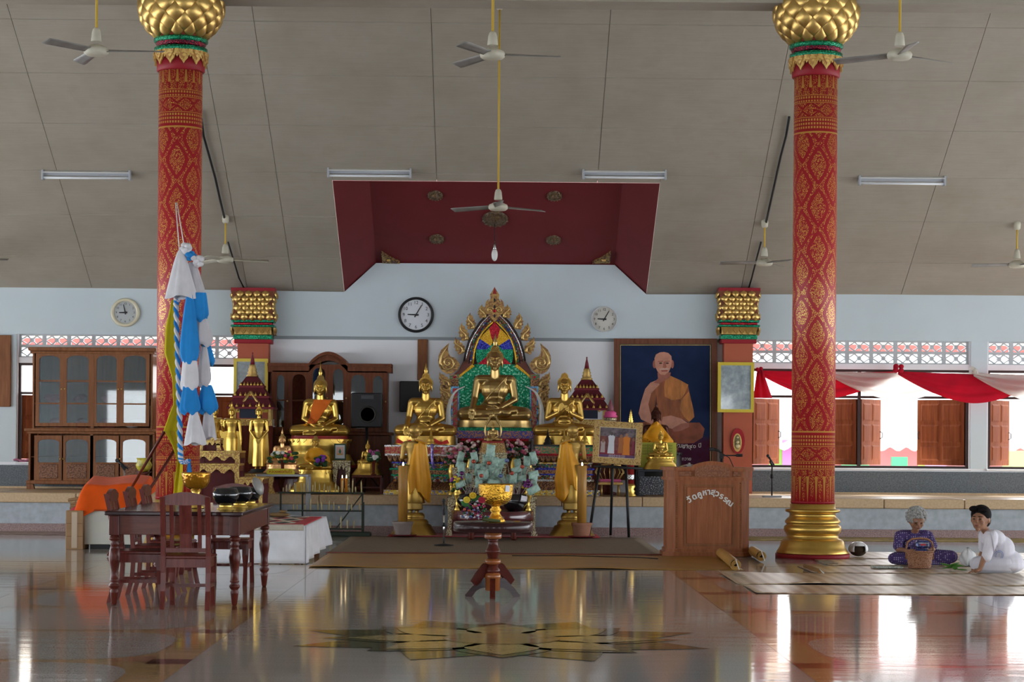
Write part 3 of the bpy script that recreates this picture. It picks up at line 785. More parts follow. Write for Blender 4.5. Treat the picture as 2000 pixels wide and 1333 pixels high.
def bandfn(A,B,wa,wb):      # strip from A to B in x,z with half widths
    A=Vector(A);B=Vector(B);dv=(B-A).normalized();nv=Vector((-dv.y,dv.x))
    def f(u,w):
        p=A.lerp(B,w)+nv*((u-.5)*2*(wa+(wb-wa)*w)); return p.x,p.y
    return f
def buddha(label,px,py,d,wpx,mudra='earth',gold=GOLD,hairm=None,finial=.15,ped=None,name='seated_buddha',group=None,curl=True,sash=None,lift=0,rz=0):
    """py = pixel row of the underside of the crossed legs; wpx = knee to knee width in pixels"""
    w=wpx/S(d); loc=at(px,py,d); root=thing(name,label,'statue',loc,rz,group,w)
    me,bvh=seated(mudra,gold); link('body',me,root)
    hm=hairm or gold; link('hair',hair_for(hm,curl),root)
    if finial: part('flame_finial',flame_finial((0,0,.80),1.0,finial),gold,root)
    part('robe_edge',drape(bvh,bandfn((.17,.60),(-.19,.20),.008,.008),3,26,.006,.006),gold,root)
    part('shoulder_flap',drape(bvh,bandfn((.13,.58),(.055,.22),.032,.030),6,20,.005,.005),gold,root)
    if sash: part('sash',drape(bvh,sash[0],14,22,.012,.006),sash[1],root,label='cloth sash across the chest')
    if ped:      # list of (half width, top z, bottom z, material, depth factor)
        for (h0,h1,z0,z1,m,nm) in ped:
            if nm=='plinth': z0=(PH-loc.z)/w
            if z0>=z1-.004: continue
            b=MB(); b.lathe([(h0,z0),(h0,z0+.002),((h0+h1)/2*.985,(z0+z1)/2),(h1,z1-.002),(h1,z1)],32,sy=.62,c=(0,-.03,0)); part(nm,b,m,root)
            if nm=='lotus_seat' and abs(z1-z0)>.08:
                hh=z1-z0; lm=leaf_mesh(2*PI*h0/30,hh*.55,.012).mesh('lotus_leaf',m)
                for q in range(24):
                    a=2*PI*q/24; link('lotus_leaf',lm,root,(h0*1.005*math.sin(a),-.03-h0*.625*math.cos(a),z1-.004),(0,0,math.atan2(math.sin(a)*.62,math.cos(a))))
    return root
RED=mat('red lacquer',(.30,.02,.02),.4)
SEAT=[(.50,.49,-.14,0,GOLD,'seat_cushion')]
SEATB=[(.50,.49,-.092,0,BRONZE,'seat_cushion')]
DARKHAIR=mat('aged gilt hair',(.42,.27,.08),.5,.6,.2,10)
ORANGE=cloth('orange robe cloth',(.72,.15,.015)); SAFFRON=cloth('saffron satin',(.80,.36,.015),0,.42,.05)
buddha('large dark gold seated Buddha before the green mosaic throne back',966,822,32.55,146,'earth',BRONZE,DARKHAIR,.17,SEATB)
buddha('gold seated Buddha left of the central throne on the red mosaic altar',831,852,31.75,122,'earth',GOLD,None,.17,[(.49,.49,-.14,0,GOLD,'seat_cushion')])
buddha('gold seated Buddha with hands raised at its chest right of the throne',1102,852,31.75,122,'teach',GOLD,None,0,[(.49,.49,-.14,0,GOLD,'seat_cushion')])
buddha('large gold seated Buddha with orange sash before the arched cabinet',625,852,32.2,118,'lap',GOLD2,DARKHAIR,.24,[(.48,.47,-.05,.0,RED,'red_band'),(.50,.50,-.16,-.05,GOLD2,'lotus_seat'),(.46,.50,-.30,-.16,GOLD2,'pedestal_waist'),(.60,.50,-.48,-.30,GOLD2,'pedestal_skirt'),(.61,.61,-.52,-.48,RED,'pedestal_foot'),(.60,.60,-.86,-.52,DARKWOOD,'plinth')],
       sash=(lambda u,w:(lerp2((-.10+.30*u,.60),(-.20+.14*u,.20),w)),ORANGE))
buddha('gold Buddha wrapped in a saffron shawl seated at the front of the left group',616,918,31.35,66,'lap',GOLD2,DARKHAIR,0,[(.50,.50,-.22,0,GOLD2,'lotus_seat'),(.54,.50,-.36,-.22,GOLD2,'pedestal_waist'),(.80,.58,-.60,-.36,GOLD2,'pedestal_skirt'),(.82,.80,-.68,-.60,GOLD2,'pedestal_foot')],
       sash=(lambda u,w:((u-.5)*(.34+.42*min(1,w*1.6))+.06*w,.66-.42*w-.05*abs(u-.5)),SAFFRON),name='draped_buddha')
PGOLD=mat('rosy gold',(.80,.46,.20),.35,.85,.1,6)
buddha('rosy gold seated Buddha behind the yellow name plaque',551,908,30.5,60,'lap',PGOLD,DARKHAIR,.22,[(.50,.50,-.14,0,PGOLD,'lotus_seat'),(.62,.5,-.26,-.14,PGOLD,'pedestal_skirt')])
buddha('small gold seated Buddha on a dark stool under the loudspeaker',718,906,31.5,40,'earth',GOLD2,None,.22,[(.50,.50,-.14,0,GOLD2,'lotus_seat'),(.52,.50,-.26,-.14,GOLD2,'pedestal_waist'),(.78,.56,-.55,-.26,GOLD2,'pedestal_skirt')])
buddha('small gold seated Buddha under the monk portrait before a folded saffron cloth',1290,893,31.6,48,'lap',GOLD2,None,.26,[(.56,.52,-.12,0,GOLD2,'lotus_seat'),(.55,.50,-.24,-.12,GOLD2,'pedestal_waist'),(.72,.60,-.50,-.24,GOLD2,'pedestal_skirt')])
o=buddha('small dark brown seated Buddha in a saffron wrap against the monk portrait',1281,884,32.75,88,'lap',mat('dark brown bronze',(.075,.022,.014),.35,.5,.2,6),None,.30,[(.56,.52,-.12,0,BLACK,'lotus_seat'),(.62,.55,-.60,-.12,BLACK,'pedestal_skirt'),(.62,.62,-1,-.60,DARKWOOD,'plinth')],
       sash=(lambda u,w:((u-.5)*(.16+.62*min(1,w*1.3)),.69-.50*w-.10*abs(u-.5)),SAFFRON))
c_=buddha('small bronze Buddha with pointed aureole at the middle of the altar',963,862,31.05,36,'earth',BRONZE,None,.2,[(.62,.58,-.10,0,RED,'red_band'),(.78,.62,-.62,-.10,carved('stepped gilt plinth',(.55,.36,.12),(.16,.06,.03),14,.7,.4),'pedestal_skirt')])
b=MB()   # flame aureole: arch rim with curled ends
pts=[]
for k in range(25):
    q=-.12+1.24*k/24; a=PI*q; pts.append((-.42*math.cos(a)*(1.0+.25*math.sin(a*1)),.12,.42+.72*max(math.sin(a),-.25)*(1+.25*(math.sin(a)>.9))))
b.tube(pts,.055,8); b.tube([(0,.12,1.25),(0,.12,1.45),(0.0,.12,1.75)],[.09,.05,.004],8)
for k in range(5,20):
    p=Vector(pts[k]); n=(p-Vector((0,.12,.5))).normalized(); b.tube([p,p+n*.08,p+n*.17+Vector((0,0,.05))],[.035,.028,.003],6)
part('aureole',b,BRONZE,c_)
for px,lab in ((1,None),): pass
# ---- standing figures (unit height: 1 = crown)
def standing_body(pose):
    b=MB()
    b.lathe([(.080,.035),(.104,.04),(.098,.15),(.088,.30),(.092,.44),(.086,.52),(.070,.60),(.082,.68),(.100,.75),(.085,.81)],24,sy=.62)
    b.cap((-.098,.0,.785),(.098,.0,.785),.036); b.cap((0,0,.80),(0,-.004,.865),.032,.027)
    for k in (-1,1):
        b.cap((k*.036,-.01,.06),(k*.036,-.015,.01),.024,.022); b.cap((k*.036,0,.012),(k*.04,-.055,.010),.022,.017)
    for k in (-1,1):
        p=pose[0 if k<0 else 1]
        b.cap((k*.118,.0,.775),(k*.138,.0,.625),.030,.025)
        if p=='down': b.cap((k*.138,0,.625),(k*.155,-.01,.475),.024,.017); b.ell((k*.157,-.012,.445),(.014,.022,.032)); fingers(b,(k*.158,-.012,.425),(0,0,-1),(k,0,0),4,.055,.0065,.012)
        elif p=='up': b.cap((k*.138,0,.625),(k*.145,-.10,.70),.024,.017); b.ell((k*.145,-.108,.735),(.024,.012,.032)); fingers(b,(k*.145,-.108,.755),(0,0,1),(0,-1,0),4,.055,.0065,.012)
        elif p=='pray': b.cap((k*.138,0,.625),(k*.03,-.10,.66),.024,.017); b.ell((k*.012,-.108,.69),(.010,.022,.035)); fingers(b,(k*.011,-.11,.71),(0,-.2,1),(0,-1,0),4,.055,.0065,.004)
        else: b.cap((k*.138,0,.625),(k*.045,-.085,.50),.024,.017); b.ell((k*.025,-.09,.478),(.028,.014,.026)); fingers(b,(k*.018,-.096,.462),(-k*.4,0,-1),(0,-1,0),4,.05,.0065,.012)
    head_into(b,(0,-.004,.915),.50 if pose[0]!='pray' else .60)
    return b
STAND={}
def standing(label,px,py,d,hpx,pose,gold,rz=0,finial=True,name='standing_buddha',bald=False,wings=True,group=None,ped=True):
    h=hpx/S(d); loc=at(px,py,d); root=thing(name,label,'statue',loc,rz,group,h)
    k=(pose,gold.name)
    if k not in STAND:
        me=remesh(standing_body(pose),'body',gold,.0065,3); STAND[k]=(me,BVHTree.FromPolygons([v.co for v in me.vertices],[tuple(p.vertices) for p in me.polygons]))
    me,bvh=STAND[k]; link('body',me,root)
    part('hair',hair_mb((0,-.004,.915),.60 if bald else .5,not bald,not bald),gold,root)
    if finial: part('flame_finial',flame_finial((0,-.004,.915),.5,.16),gold,root)
    if wings:
        for s in (-1,1):
            part('robe_panel',MB().prism([(s*.075,.62),(s*.145,.60),(s*.172,.12),(s*.155,.08),(s*.06,.10)][::s],.012,.026),gold,root)
        part('waist_band',MB().lathe([(.092,.495),(.095,.50),(.094,.515),(.090,.52)],24,sy=.64),gold,root)
    if ped: part('pedestal',MB().lathe([(.16,-.055),(.16,-.04),(.13,-.03),(.135,-.015),(.115,0),(.10,.008)],28,sy=.8),BLACK if ped=='black' else gold,root)
    return root,bvh
standing('gold standing Buddha with one palm raised in the left group',452,917,31.75,121,('up','down'),GOLD2)
standing('gold standing Buddha with hands clasped low, right of the raised-palm figure',505,917,31.6,121,('low','low'),GOLD2,ped='black')
standing('gold standing Buddha mostly hidden by the hanging white cloth',419,915,31.98,120,('down','down'),GOLD2)
# two disciples seen from behind, each on a stepped gold foot
DGOLD=mat('matte disciple gold',(.50,.32,.09),.45,.7,.15,6)
def disciple(px,label,side):
    d=30.28; root,bvh=standing(label,px,1003,d,172,('pray','pray'),DGOLD,rz=PI,finial=False,name='disciple_statue',bald=True,wings=False,ped=False)
    h=172/S(d); z0=-root.location.z/h
    part('stepped_foot',MB().lathe([(.27,z0),(.27,z0+.004),(.235,z0+.06),(.20,z0+.125),(.165,z0+.14),(.17,z0+.16),(.15,z0+.185),(.115,z0+.195),(.125,z0+.21),(.125,z0+.235),(.11,-.0),(.10,.006)],40,sy=.85),GOLD,root)
    # lower robe
    part('lower_robe',MB().lathe([(.125,.115),(.128,.12),(.112,.25),(.098,.40),(.090,.55)],32,sy=.68),GOLD,root)
    # satin shawl over one shoulder, hanging down the back (back of the figure faces the camera => +y locally)
    def shawl(u,w):
        a=(u-.5)*2
        z=.815-.03*abs(a)**1.5-.62*w-.05*w*math.sin(u*9+1)
        wd=.085+.075*min(1,w*1.5)-.03*max(0,w-.7)
        x=side*.055+a*wd-side*.02*w
        if side*a<0: z+=-.02+.10*w      # diagonal lower edge
        y=.075+.025*math.sin(u*17+w*2.5)*(.3+w)*.8-.11*a*a*(1-.3*w)
        return (x,y+.02,z)
    part('satin_shawl',MB().grid(shawl,26,24,thick=.004),SAFFRON,root)
    part('shoulder_wrap',MB().grid(lambda u,w:(side*(.02+.115*w),.075-.15*u,.835-.035*w*w-.03*abs(u-.5)),8,8,thick=.006),SAFFRON,root)
    return root
disciple(808,'standing gold disciple statue seen from behind, left of the offerings',-1)
disciple(1117,'standing gold disciple statue seen from behind, right of the offerings',1)
# ================================================================== ALTAR AND BACK WALL FURNISHINGS
class PX:           # pixel outline -> local x,z of a thing whose face stands at depth d
    def __init__(s,d,loc): s.d=d; s.o=Vector(loc)
    def p(s,px,py): q=at(px,py,s.d)-s.o; return (q.x,q.z)
    def P(s,pts): return [s.p(*q) for q in pts]
    def box(s,mb,x0,x1,y0,y1,da,db,mi=0,bev=0):   # pixel rect; da,db depths in metres relative to the root (front,back)
        a=s.p(x0,(y0+y1)/2)[0];c=s.p(x1,(y0+y1)/2)[0];t=s.p((x0+x1)/2,y0)[1];bt=s.p((x0+x1)/2,y1)[1]
        if bev: mb.bbox(a,c,da,db,bt,t,bev,mi)
        else: mb.box(a,c,da,db,bt,t,mi)
        return mb
def pthing(name,label,cat,px,py,d,group=None,onplat=False):
    loc=at(px,py,d)
    if onplat: loc.z=PH
    root=thing(name,label,cat,loc,0,group); return root,PX(d,loc)
CLEARG=glassmat('cabinet glass',(.80,.84,.84),.03)
BROWNC=carved('carved gilt brown',(.40,.20,.08),(.10,.03,.02),26,.5,.4)
BLUEM=mosaic('blue glass mosaic',[(.02,.02,.30),(.05,.06,.55),(.01,.01,.18),(.10,.12,.6)],70)
YELM=mosaic('amber glass mosaic',[(.75,.42,.02),(.60,.30,.01),(.85,.55,.05)],70)
SILM=mosaic('silver mirror mosaic',[(.75,.78,.8),(.55,.58,.62),(.9,.9,.92)],60,.12,.9)
MULTI=mosaic('mixed glass mosaic',[(.30,.05,.04),(.05,.08,.30),(.04,.22,.10),(.45,.42,.40),(.35,.2,.03),(.12,.03,.02)],45)
REDC=carved('carved red mosaic',(.40,.16,.07),(.42,.01,.03),20,.4,.3); GRNC=carved('carved green mosaic',(.36,.16,.08),(.0,.26,.10),20,.4,.3); BLUC=carved('carved blue mosaic',(.30,.13,.09),(.02,.02,.35),20,.4,.3)
GOLDM=mosaic('gold mirror mosaic',[(.9,.65,.12),(.7,.45,.05),(.25,.3,.6),(.95,.8,.4)],45)
# ---- stacked altar pedestals
def pedestal(name,label,px,d,depth,rows):
    root,k=pthing(name,label,'altar',px,966,d,None,True)
    for (y0,y1,h0,h1,m,nm) in rows:
        zt=k.p(px,y0)[1]; zb=max(0,k.p(px,y1)[1]); s=S(d); a,c=h0/s,h1/s
        b=MB(); e0,e1=0,0
        vs=[]
        for hw,z in ((c,zb),(a,zt)):
            dy=(hw-max(h0,h1)/s)
            vs+=[(-hw,-dy,z),(hw,-dy,z),(hw,depth,z),(-hw,depth,z)]
        b.add(vs,[(3,2,1,0),(4,5,6,7),(0,1,5,4),(1,2,6,5),(2,3,7,6),(3,0,4,7)]); part(nm,b,m,root)
    return root,k
def lotus_row(root,k,px,y0,y1,h,n,m,fl=1):
    s=S(k.d); zt=k.p(px,y0)[1]; w=2*h/s/n
    me=leaf_mesh(w*.95,(y1-y0)/s,.012).mesh('lotus_leaf',m)
    for i in range(n):
        o=link('lotus_leaf',me,root,(-h/s+w*(i+.5),-.012,zt)); 
        if fl<0: o.scale=(1,1,-1); o.location.z=k.p(px,y1)[1]
pedL,kL=pedestal('altar_pedestal','mosaic altar with a red and silver band under the left seated Buddha',828,31.3,.86,[
 (870,873.5,78,78,SILM,'silver_band'),(873.5,887,77,77,REDC,'red_band'),(887,891,77,77,SILM,'silver_band'),(891,903,74,66,BROWNC,'lotus_band'),(903,906,63,63,BLUEM,'blue_band'),(906,915,60,60,MULTI,'jewelled_band'),(915,919,67,67,GRNM,'green_band'),(919,927,62,62,BROWNC,'carved_band'),(927,931,64,64,GRNM,'green_band'),(931,942,60,60,MULTI,'jewelled_band'),(942,958,64,76,BROWNC,'carved_skirt'),(958,972,79,79,GOLDM,'mirror_band')])
pedR,kR=pedestal('altar_pedestal','mosaic altar with a green band under the teaching Buddha',1103,31.3,.86,[
 (870,873,60,60,mat('dark lacquer',(.012,.02,.016),.3),'black_top'),(873,887,59,59,GRNC,'green_band'),(887,891,56,56,REDM,'red_band'),(891,904,62,54,BROWNC,'lotus_band'),(904,907,54,54,GOLDM,'gold_band'),(907,915,52,52,MULTI,'jewelled_band'),(915,919,58,58,BLUEM,'blue_band'),(919,926,54,54,BROWNC,'carved_band'),(926,929,56,56,BLUEM,'blue_band'),(929,937,53,53,MULTI,'jewelled_band'),(937,941,57,57,SILM,'silver_band'),(941,958,58,64,BROWNC,'carved_skirt'),(958,972,68,68,GOLDM,'mirror_band')])
lotus_row(pedL,kL,828,891,904,72,14,BROWNC); lotus_row(pedR,kR,1103,891,905,60,11,BROWNC)
pedC,kC=pedestal('altar_pedestal','tall central mosaic altar with a blue band under the main Buddha',966,32.18,.93,[
 (836,842,71,71,GRNM,'green_band'),(842,857,75,75,BLUC,'blue_band'),(857,862,66,66,REDM,'red_band'),(862,876,72,62,BROWNC,'lotus_band'),(876,880,64,64,BLUEM,'blue_band'),(880,895,62,62,MULTI,'jewelled_band'),(895,900,68,68,GRNM,'green_band'),(900,930,62,62,BROWNC,'carved_band'),(930,958,66,80,BROWNC,'carved_skirt'),(958,972,82,82,GOLDM,'mirror_band')])
# small items on the side altars
def offering_cup(px,py,d,lab,m,n='votive_spire'):
    single(n,MB().lathe([(.07,0),(.07,.02),(.05,.04),(.055,.06),(.035,.10),(.02,.13),(.012,.17),(.002,.24)],14),m,lab,'votive',at(px,py,d))
BLK2=mat('black bronze',(.02,.02,.02),.3,.6)
offering_cup(1070,868.6,31.36,'small black bell-shaped stupa on the green altar, left end',BLK2)
offering_cup(1142,868.6,31.36,'small gilt cone ornament on the green altar right of the disciple',GOLD2)
offering_cup(1102,868.6,31.36,'small gilt cone with pale face on the green altar beside the disciple head',GOLD)
offering_cup(842,868.6,31.36,'small gilt cone ornament on the red altar near the left disciple',GOLD2)
for px,lab in ((789,'red ribbon bow on the red altar left of the disciple head'),(861,'red ribbon bow on the red altar under the left Buddha')):
    b=MB(); b.prism([(-.12,.02),(-.10,.09),(0,.03),(.10,.07),(.13,.01),(0,-.01)],-.02,.02); b.ell((0,0,.02),(.03,.03,.02)); single('ribbon_bow',b,mat('red ribbon',(.55,.03,.02),.6),lab,'ribbon',at(px,868,31.36)+Vector((0,0,.0)))
# ---- throne back
tb,k=pthing('throne_back','flame-edged throne back with green mosaic and coloured arch behind the main Buddha','throne',966,836,33.2)
def mir(pts): return [(1932-x,y) for x,y in pts][::-1]
def flat(name,pts,y0,y1,m,both=False):
    for q in ((pts,mir(pts)) if both else (pts,)):
        part(name,MB().prism(k.P(q)[::-1] if False else k.P(q),y0,y1),m,tb)
KR=carved('carved kranok gilding',(.50,.30,.10),(.24,.10,.045),16,.55,.42,(.38,.62)); KRR=mat('kranok highlight',(.62,.42,.16),.35,.75)
flat('backing',[(880,850),(880,735),(893,728),(905,706),(909,688),(915,668),(924,650),(937,630),(951,616),(966,607),(981,616),(995,630),(1008,650),(1017,668),(1023,688),(1027,706),(1039,728),(1052,735),(1052,850)],.02,.07,mat('throne board',(.10,.03,.02),.6))
for x_ in (-.55,.55): part('support_post',MB().box(x_-.04,x_+.04,.02,.07,PH-tb.location.z,k.p(966,848)[1]),DARKWOOD,tb)
flat('green_field',[(896,850),(896,735),(912,722),(928,712),(1004,712),(1020,722),(1036,735),(1036,850)],-.0,.02,mosaic('bright green sequins',[(.0,.22,.10),(.0,.34,.17),(.0,.26,.12),(.25,.75,.5),(.0,.20,.09),(.02,.4,.2)],48,.2,.4))
flat('red_sector',[(966,629),(955,642),(960,662),(966,667),(972,662),(977,642)],-.004,.02,REDM)
flat('yellow_sector',[(955,642),(943,654),(937,662),(958,676),(963,668),(960,660)],-.004,.02,YELM,True)
flat('blue_sector',[(937,662),(932,672),(930,683),(951,683),(958,676)],-.004,.02,BLUEM,True)
flat('green_sector',[(930,683),(929,698),(933,712),(950,697),(951,683)],-.004,.02,GRNM,True)
flat('red_triangle',[(950,697),(933,712),(951,712)],-.004,.02,REDM,True)
flat('centre_fill',[(951,683),(950,697),(951,712),(981,712),(982,697),(981,683),(974,676),(966,667),(958,676)],-.002,.02,GRNM)
flat('green_crown',[(942,641),(942,624),(962,628),(955,641),(946,646)],-.004,.02,GRNM,True)
inn=[(924,712),(925,696),(928,680),(934,664),(942,650),(954,637),(966,626)]
out=[(906,706),(909,688),(915,668),(924,650),(937,630),(951,616),(966,607)]
flat('arch_frame',out+[(966,615),(955,622),(943,633),(932,648),(924,664),(918,682),(916,704)],-.03,.02,mat('arch brown',(.16,.05,.035),.45),True)
flat('arch_frame_inner',[(916,704),(918,682),(924,664),(932,648),(943,633),(955,622),(966,615),(966,624),(954,636),(941,650),(933,664),(927,680),(924,697),(923,710)],-.018,.02,MULTI,True)
for pl,r,m,y in ((out,.012,BLACK,-.035),([(x+3.5,yy+2) for x,yy in out],.008,SILM,-.035),([(x+10,yy+5) for x,yy in out],.008,BLACK,-.03),(inn,.016,YELM,-.02)):
    for q in (pl,mir(pl)):
        part('arch_moulding',MB().tube([(a,y,c) for a,c in k.P(q)],r,6),m,tb)
flat('shoulder_band',[(906,706),(916,706),(924,713),(905,726),(893,737),(886,732),(896,724)],-.03,.02,mat('arch brown',(.16,.05,.035),.45),True)
flat('shoulder_trim',[(922,712),(927,716),(906,731),(896,740),(894,736),(906,726)],-.034,.0,YELM,True)
flat('post_cap',[(878,732),(897,732),(897,741),(878,741)],-.04,.02,GRNC,True); flat('post_jewel',[(884,737),(888,734),(892,737),(888,740)],-.055,-.04,REDM,True)
flat('post_neck',[(880,741),(896,741),(896,755),(880,755)],-.025,.02,BROWNC,True)
flat('post_border',[(880,755),(897,755),(897,850),(880,850)],-.025,.02,mosaic('pale blue beads',[(.15,.4,.7),(.3,.6,.85),(.1,.3,.6)],70),True)
flat('post_panel',[(884,759),(894,759),(894,850),(884,850)],-.034,-.02,carved('red jewelled panel',(.26,.12,.05),(.55,.01,.03),13,.3,.25),True)
flat('post_trim',[(877,741),(880,741),(880,850),(877,850)],-.02,.02,YELM,True)
def flame(base,tip,w,lean):
    bx,by=base; tx,ty=tip; L=math.hypot(tx-bx,ty-by); ux,uy=(tx-bx)/L,(ty-by)/L; nx,ny=-uy*lean,ux*lean
    sh=[(-.5,0),(-.62,.12),(-.5,.22),(-.72,.30),(-.55,.42),(-.68,.50),(-.42,.62),(-.48,.70),(-.15,.86),(.12,1.0),(.10,.86),(.38,.72),(.30,.62),(.52,.52),(.46,.40),(.62,.30),(.48,.18),(.5,0)]
    f=lambda a,t:(bx+ux*L*t+nx*w*a,by+uy*L*t+ny*w*a)
    pts=[f(a,t) for a,t in sh]; P_=k.P(pts)
    ar=sum(P_[i][0]*P_[(i+1)%len(P_)][1]-P_[(i+1)%len(P_)][0]*P_[i][1] for i in range(len(P_)))
    if ar<0: P_=P_[::-1]
    o=part('flame_leaf',MB().prism(P_,-.035,.03),KR,tb)
    b=MB(); cv=[f(.25*math.sin(t*7),t) for t in [i/9 for i in range(9)]]
    b.tube([(a,-.04,c) for a,c in k.P(cv)],[.03*(1-i/10) for i in range(9)],6)
    cv=[f(-.3+.12*math.cos(i*.9)*(1-i/9),.30+.12*math.sin(i*.9)*(1-i/9)) for i in range(9)]
    b.tube([(a,-.04,c) for a,c in k.P(cv)],.013,6); part('leaf_scroll',b,KRR,o)
FL=[((945,621),(940,595),15),((922,643),(917,611),15),((910,665),(900,631),15),((904,690),(888,659),15),((878,756),(857,728),16),((878,778),(859,750),16),((878,800),(860,773),16),((878,822),(862,796),15)]
for ba,ti,w in FL:
    flame(ba,ti,w,1); flame((1932-ba[0],ba[1]),(1932-ti[0],ti[1]),w,-1)
# apex ornament
ap=[(966,630),(958,620),(950,612),(947,602),(949,590),(955,584),(953,592),(958,584),(957,576),(961,570),(966,561)]
o=part('apex_ornament',MB().prism(k.P(ap+[(1932-x,y) for x,y in ap[-2:0:-1]])[::-1],-.05,.03),KR,tb)
for s in (-1,1):
    cv=[(966+s*(9-6.5*(1-i/14)*math.cos(i*.75)),606-7*(1-i/14)*math.sin(i*.75)) for i in range(14)]
    part('apex_scroll',MB().tube([(a,-.055,c) for a,c in k.P(cv)],.016,6),KRR,o)
part('apex_jewel',MB().ell((k.p(966,608)[0],-.06,k.p(966,608)[1]),(.028,.02,.028)),REDM,o)
part('apex_cap',MB().prism(k.P([(962,575),(966,561),(970,575)])[::-1],-.06,-.05),RED,o)
for y in (587,600,618): part('apex_inset',MB().ell((k.p(966,y)[0],-.05,k.p(966,y)[1]),(.016,.012,.03)),BLACK,o)
# curled naga ends
for s in (-1,1):
    f=lambda q:[(966+s*(x-966)*-1,y) if s>0 else (x,y) for x,y in q]
    sh=[(877,671),(870,677),(862,684),(857,695),(856,706),(858,717),(864,726),(873,731),(884,730),(893,724),(899,713),(894,706),(887,699),(880,697),(876,690),(875,681)]
    P_=k.P(f(sh)); 
    ar=sum(P_[i][0]*P_[(i+1)%len(P_)][1]-P_[(i+1)%len(P_)][0]*P_[i][1] for i in range(len(P_)))
    o=part('curled_end',MB().prism(P_ if ar>0 else P_[::-1],-.06,.03),KR,tb)
    cv=f([(875+ (2+.62*i)*math.cos(-.8+i*.48),709+(2+.62*i)*math.sin(-.8+i*.48)) for i in range(22)])
    b=MB().tube([(a,-.065,c) for a,c in k.P(cv)],.02,6); cv=f([(866,722),(860,710),(861,697),(868,685),(875,676)]); b.tube([(a,-.065,c) for a,c in k.P(cv)],[.02,.024,.022,.016,.004],6); part('scroll',b,KRR,o)
# tusks
for s,lab in ((-1,'curved ivory tusk left of the main Buddha'),(1,'curved ivory tusk right of the main Buddha')):
    pts=[(877,869),(876,840),(876,820),(876,802),(880,783),(890,765),(908,755)]
    if s>0: pts=[(1932-x+2,y) for x,y in pts]
    root,kk=pthing('ivory_tusk',lab,'tusk',pts[0][0],869,32.09)
    n=24; P_=[]
    V_=[Vector((a,0,c)) for a,c in kk.P(pts)]
    for i in range(n+1):
        t=i/n*(len(V_)-1); j=min(int(t),len(V_)-2); f=t-j
        p0,p1,p2,p3=V_[max(j-1,0)],V_[j],V_[j+1],V_[min(j+2,len(V_)-1)]
        P_.append(.5*((2*p1)+(p2-p0)*f+(2*p0-5*p1+4*p2-p3)*f*f+(3*p1-p0-3*p2+p3)*f**3))
    part('tusk',MB().tube(P_,[.052-.046*(i/n)**1.3 for i in range(n+1)],12),IVORY,root)
    part('socket',MB().lathe([(.07,0),(.07,.03),(.06,.05),(.056,.06)],16),GOLDD,root)
# ---- carved altar tables
MAROONL=mat('maroon lacquer',(.10,.010,.012),.35)
PALEC=carved('pale carved gilding',(.62,.55,.34),(.16,.09,.05),34,.6,.35); YELC=carved('yellow carved gilding',(.64,.46,.14),(.40,.20,.06),22,.7,.33)
def altar_table(label,px0,px1,ytop,d,dep,zbot,m,side=None,apron=14,leg=12,group='carved altar tables',name='altar_table',back=True):
    c=at((px0+px1)/2,ytop,d); s=S(d); hw=(px1-px0)/2/s; H=c.z-zbot
    root=thing(name,label,'altar table',(c.x,c.y,zbot),0,group)
    sm=side or m
    part('table_top',MB().bbox(-hw-.012,hw+.012,-.012,dep,H-.03,H,.006),m,root)
    a=apron/s; lw=leg/s; n=16
    bot=[]
    for i in range(n+1):
        q=-1+2*i/n; x=q*(hw-lw*.6); z=H-.03-a*(.75+.38*abs(math.sin(q*PI*1.5))*0-.30*math.cos(q*PI*3)); bot.append((x,z))
    part('carved_apron',MB().prism([(-hw+lw*.6,H-.03)][:0]+bot+[(hw-lw*.6,H-.03),(-hw+lw*.6,H-.03)],0.005,.03),m,root)
    if back: part('dark_backing',MB().box(-hw+.02,hw-.02,dep-.04,dep-.02,.0,H-.035),MAROONL,root)  # maroon board added to make the opening under the table dark
    for x in (-1,1):
        part('side_apron',MB().box(x*(hw-.005)-.012,x*(hw-.005)+.012,.03,dep-.03,H-.03-a*.7,H-.03),sm,root)
        for y in (0,dep-.05):
            xx=x*(hw-lw/2); b=MB()
            pr=[(1,H-.03),(1,H-.03-a),(.72,H*.55),(.55,.10),(.85,.05),(1.05,0)]
            vs=[];fs=[]
            for w,z in pr:
                w=w*lw/2; ox=x*(lw*.25)*(1-z/H)**3*1.2
                vs+=[(xx-w+ox,y,z),(xx+w+ox,y,z),(xx+w+ox,y+lw*.9,z),(xx-w+ox,y+lw*.9,z)]
            for j in range(len(pr)-1):
                for i in range(4): i2=(i+1)%4; fs.append((j*4+i2,j*4+i,j*4+4+i,j*4+4+i2))
            fs.append((len(vs)-4,len(vs)-3,len(vs)-2,len(vs)-1)[::-1]); b.add(vs,fs); part('leg',b,m if y==0 else sm,root)
    return root
tA=altar_table('wide pale carved altar table at the front of the offerings',874,1047,971,30.05,.55,.0185,PALEC,MAROONL,14,13)
zA=at(960,971,30.05).z
altar_table('narrower pale carved altar table stacked on the wide one',886,1040,944,30.12,.40,zA+.001,PALEC,MAROONL,9,9)
altar_table('tall pale carved stand under the small bronze Buddha',936,990,884.5,30.86,.38,PH,PALEC,MAROONL,12,9)
zB=at(905,944,30.12).z
altar_table('small pale carved stand at the left end of the offerings',884,926,914,30.2,.22,zB+.001,PALEC,MAROONL,9,7)
altar_table('small pale carved stand at the right end of the offerings',1010,1042,914,30.2,.22,zB+.001,PALEC,MAROONL,9,7)
altar_table('yellow carved altar table, lower of the pair behind the dining table',379,467,906,29.3,.5,0,YELC,MAROONL,15,9)
altar_table('yellow carved altar table, upper and wider one behind the dining table',379,468,881,29.85,.65,0,YELC,MAROONL,15,9)
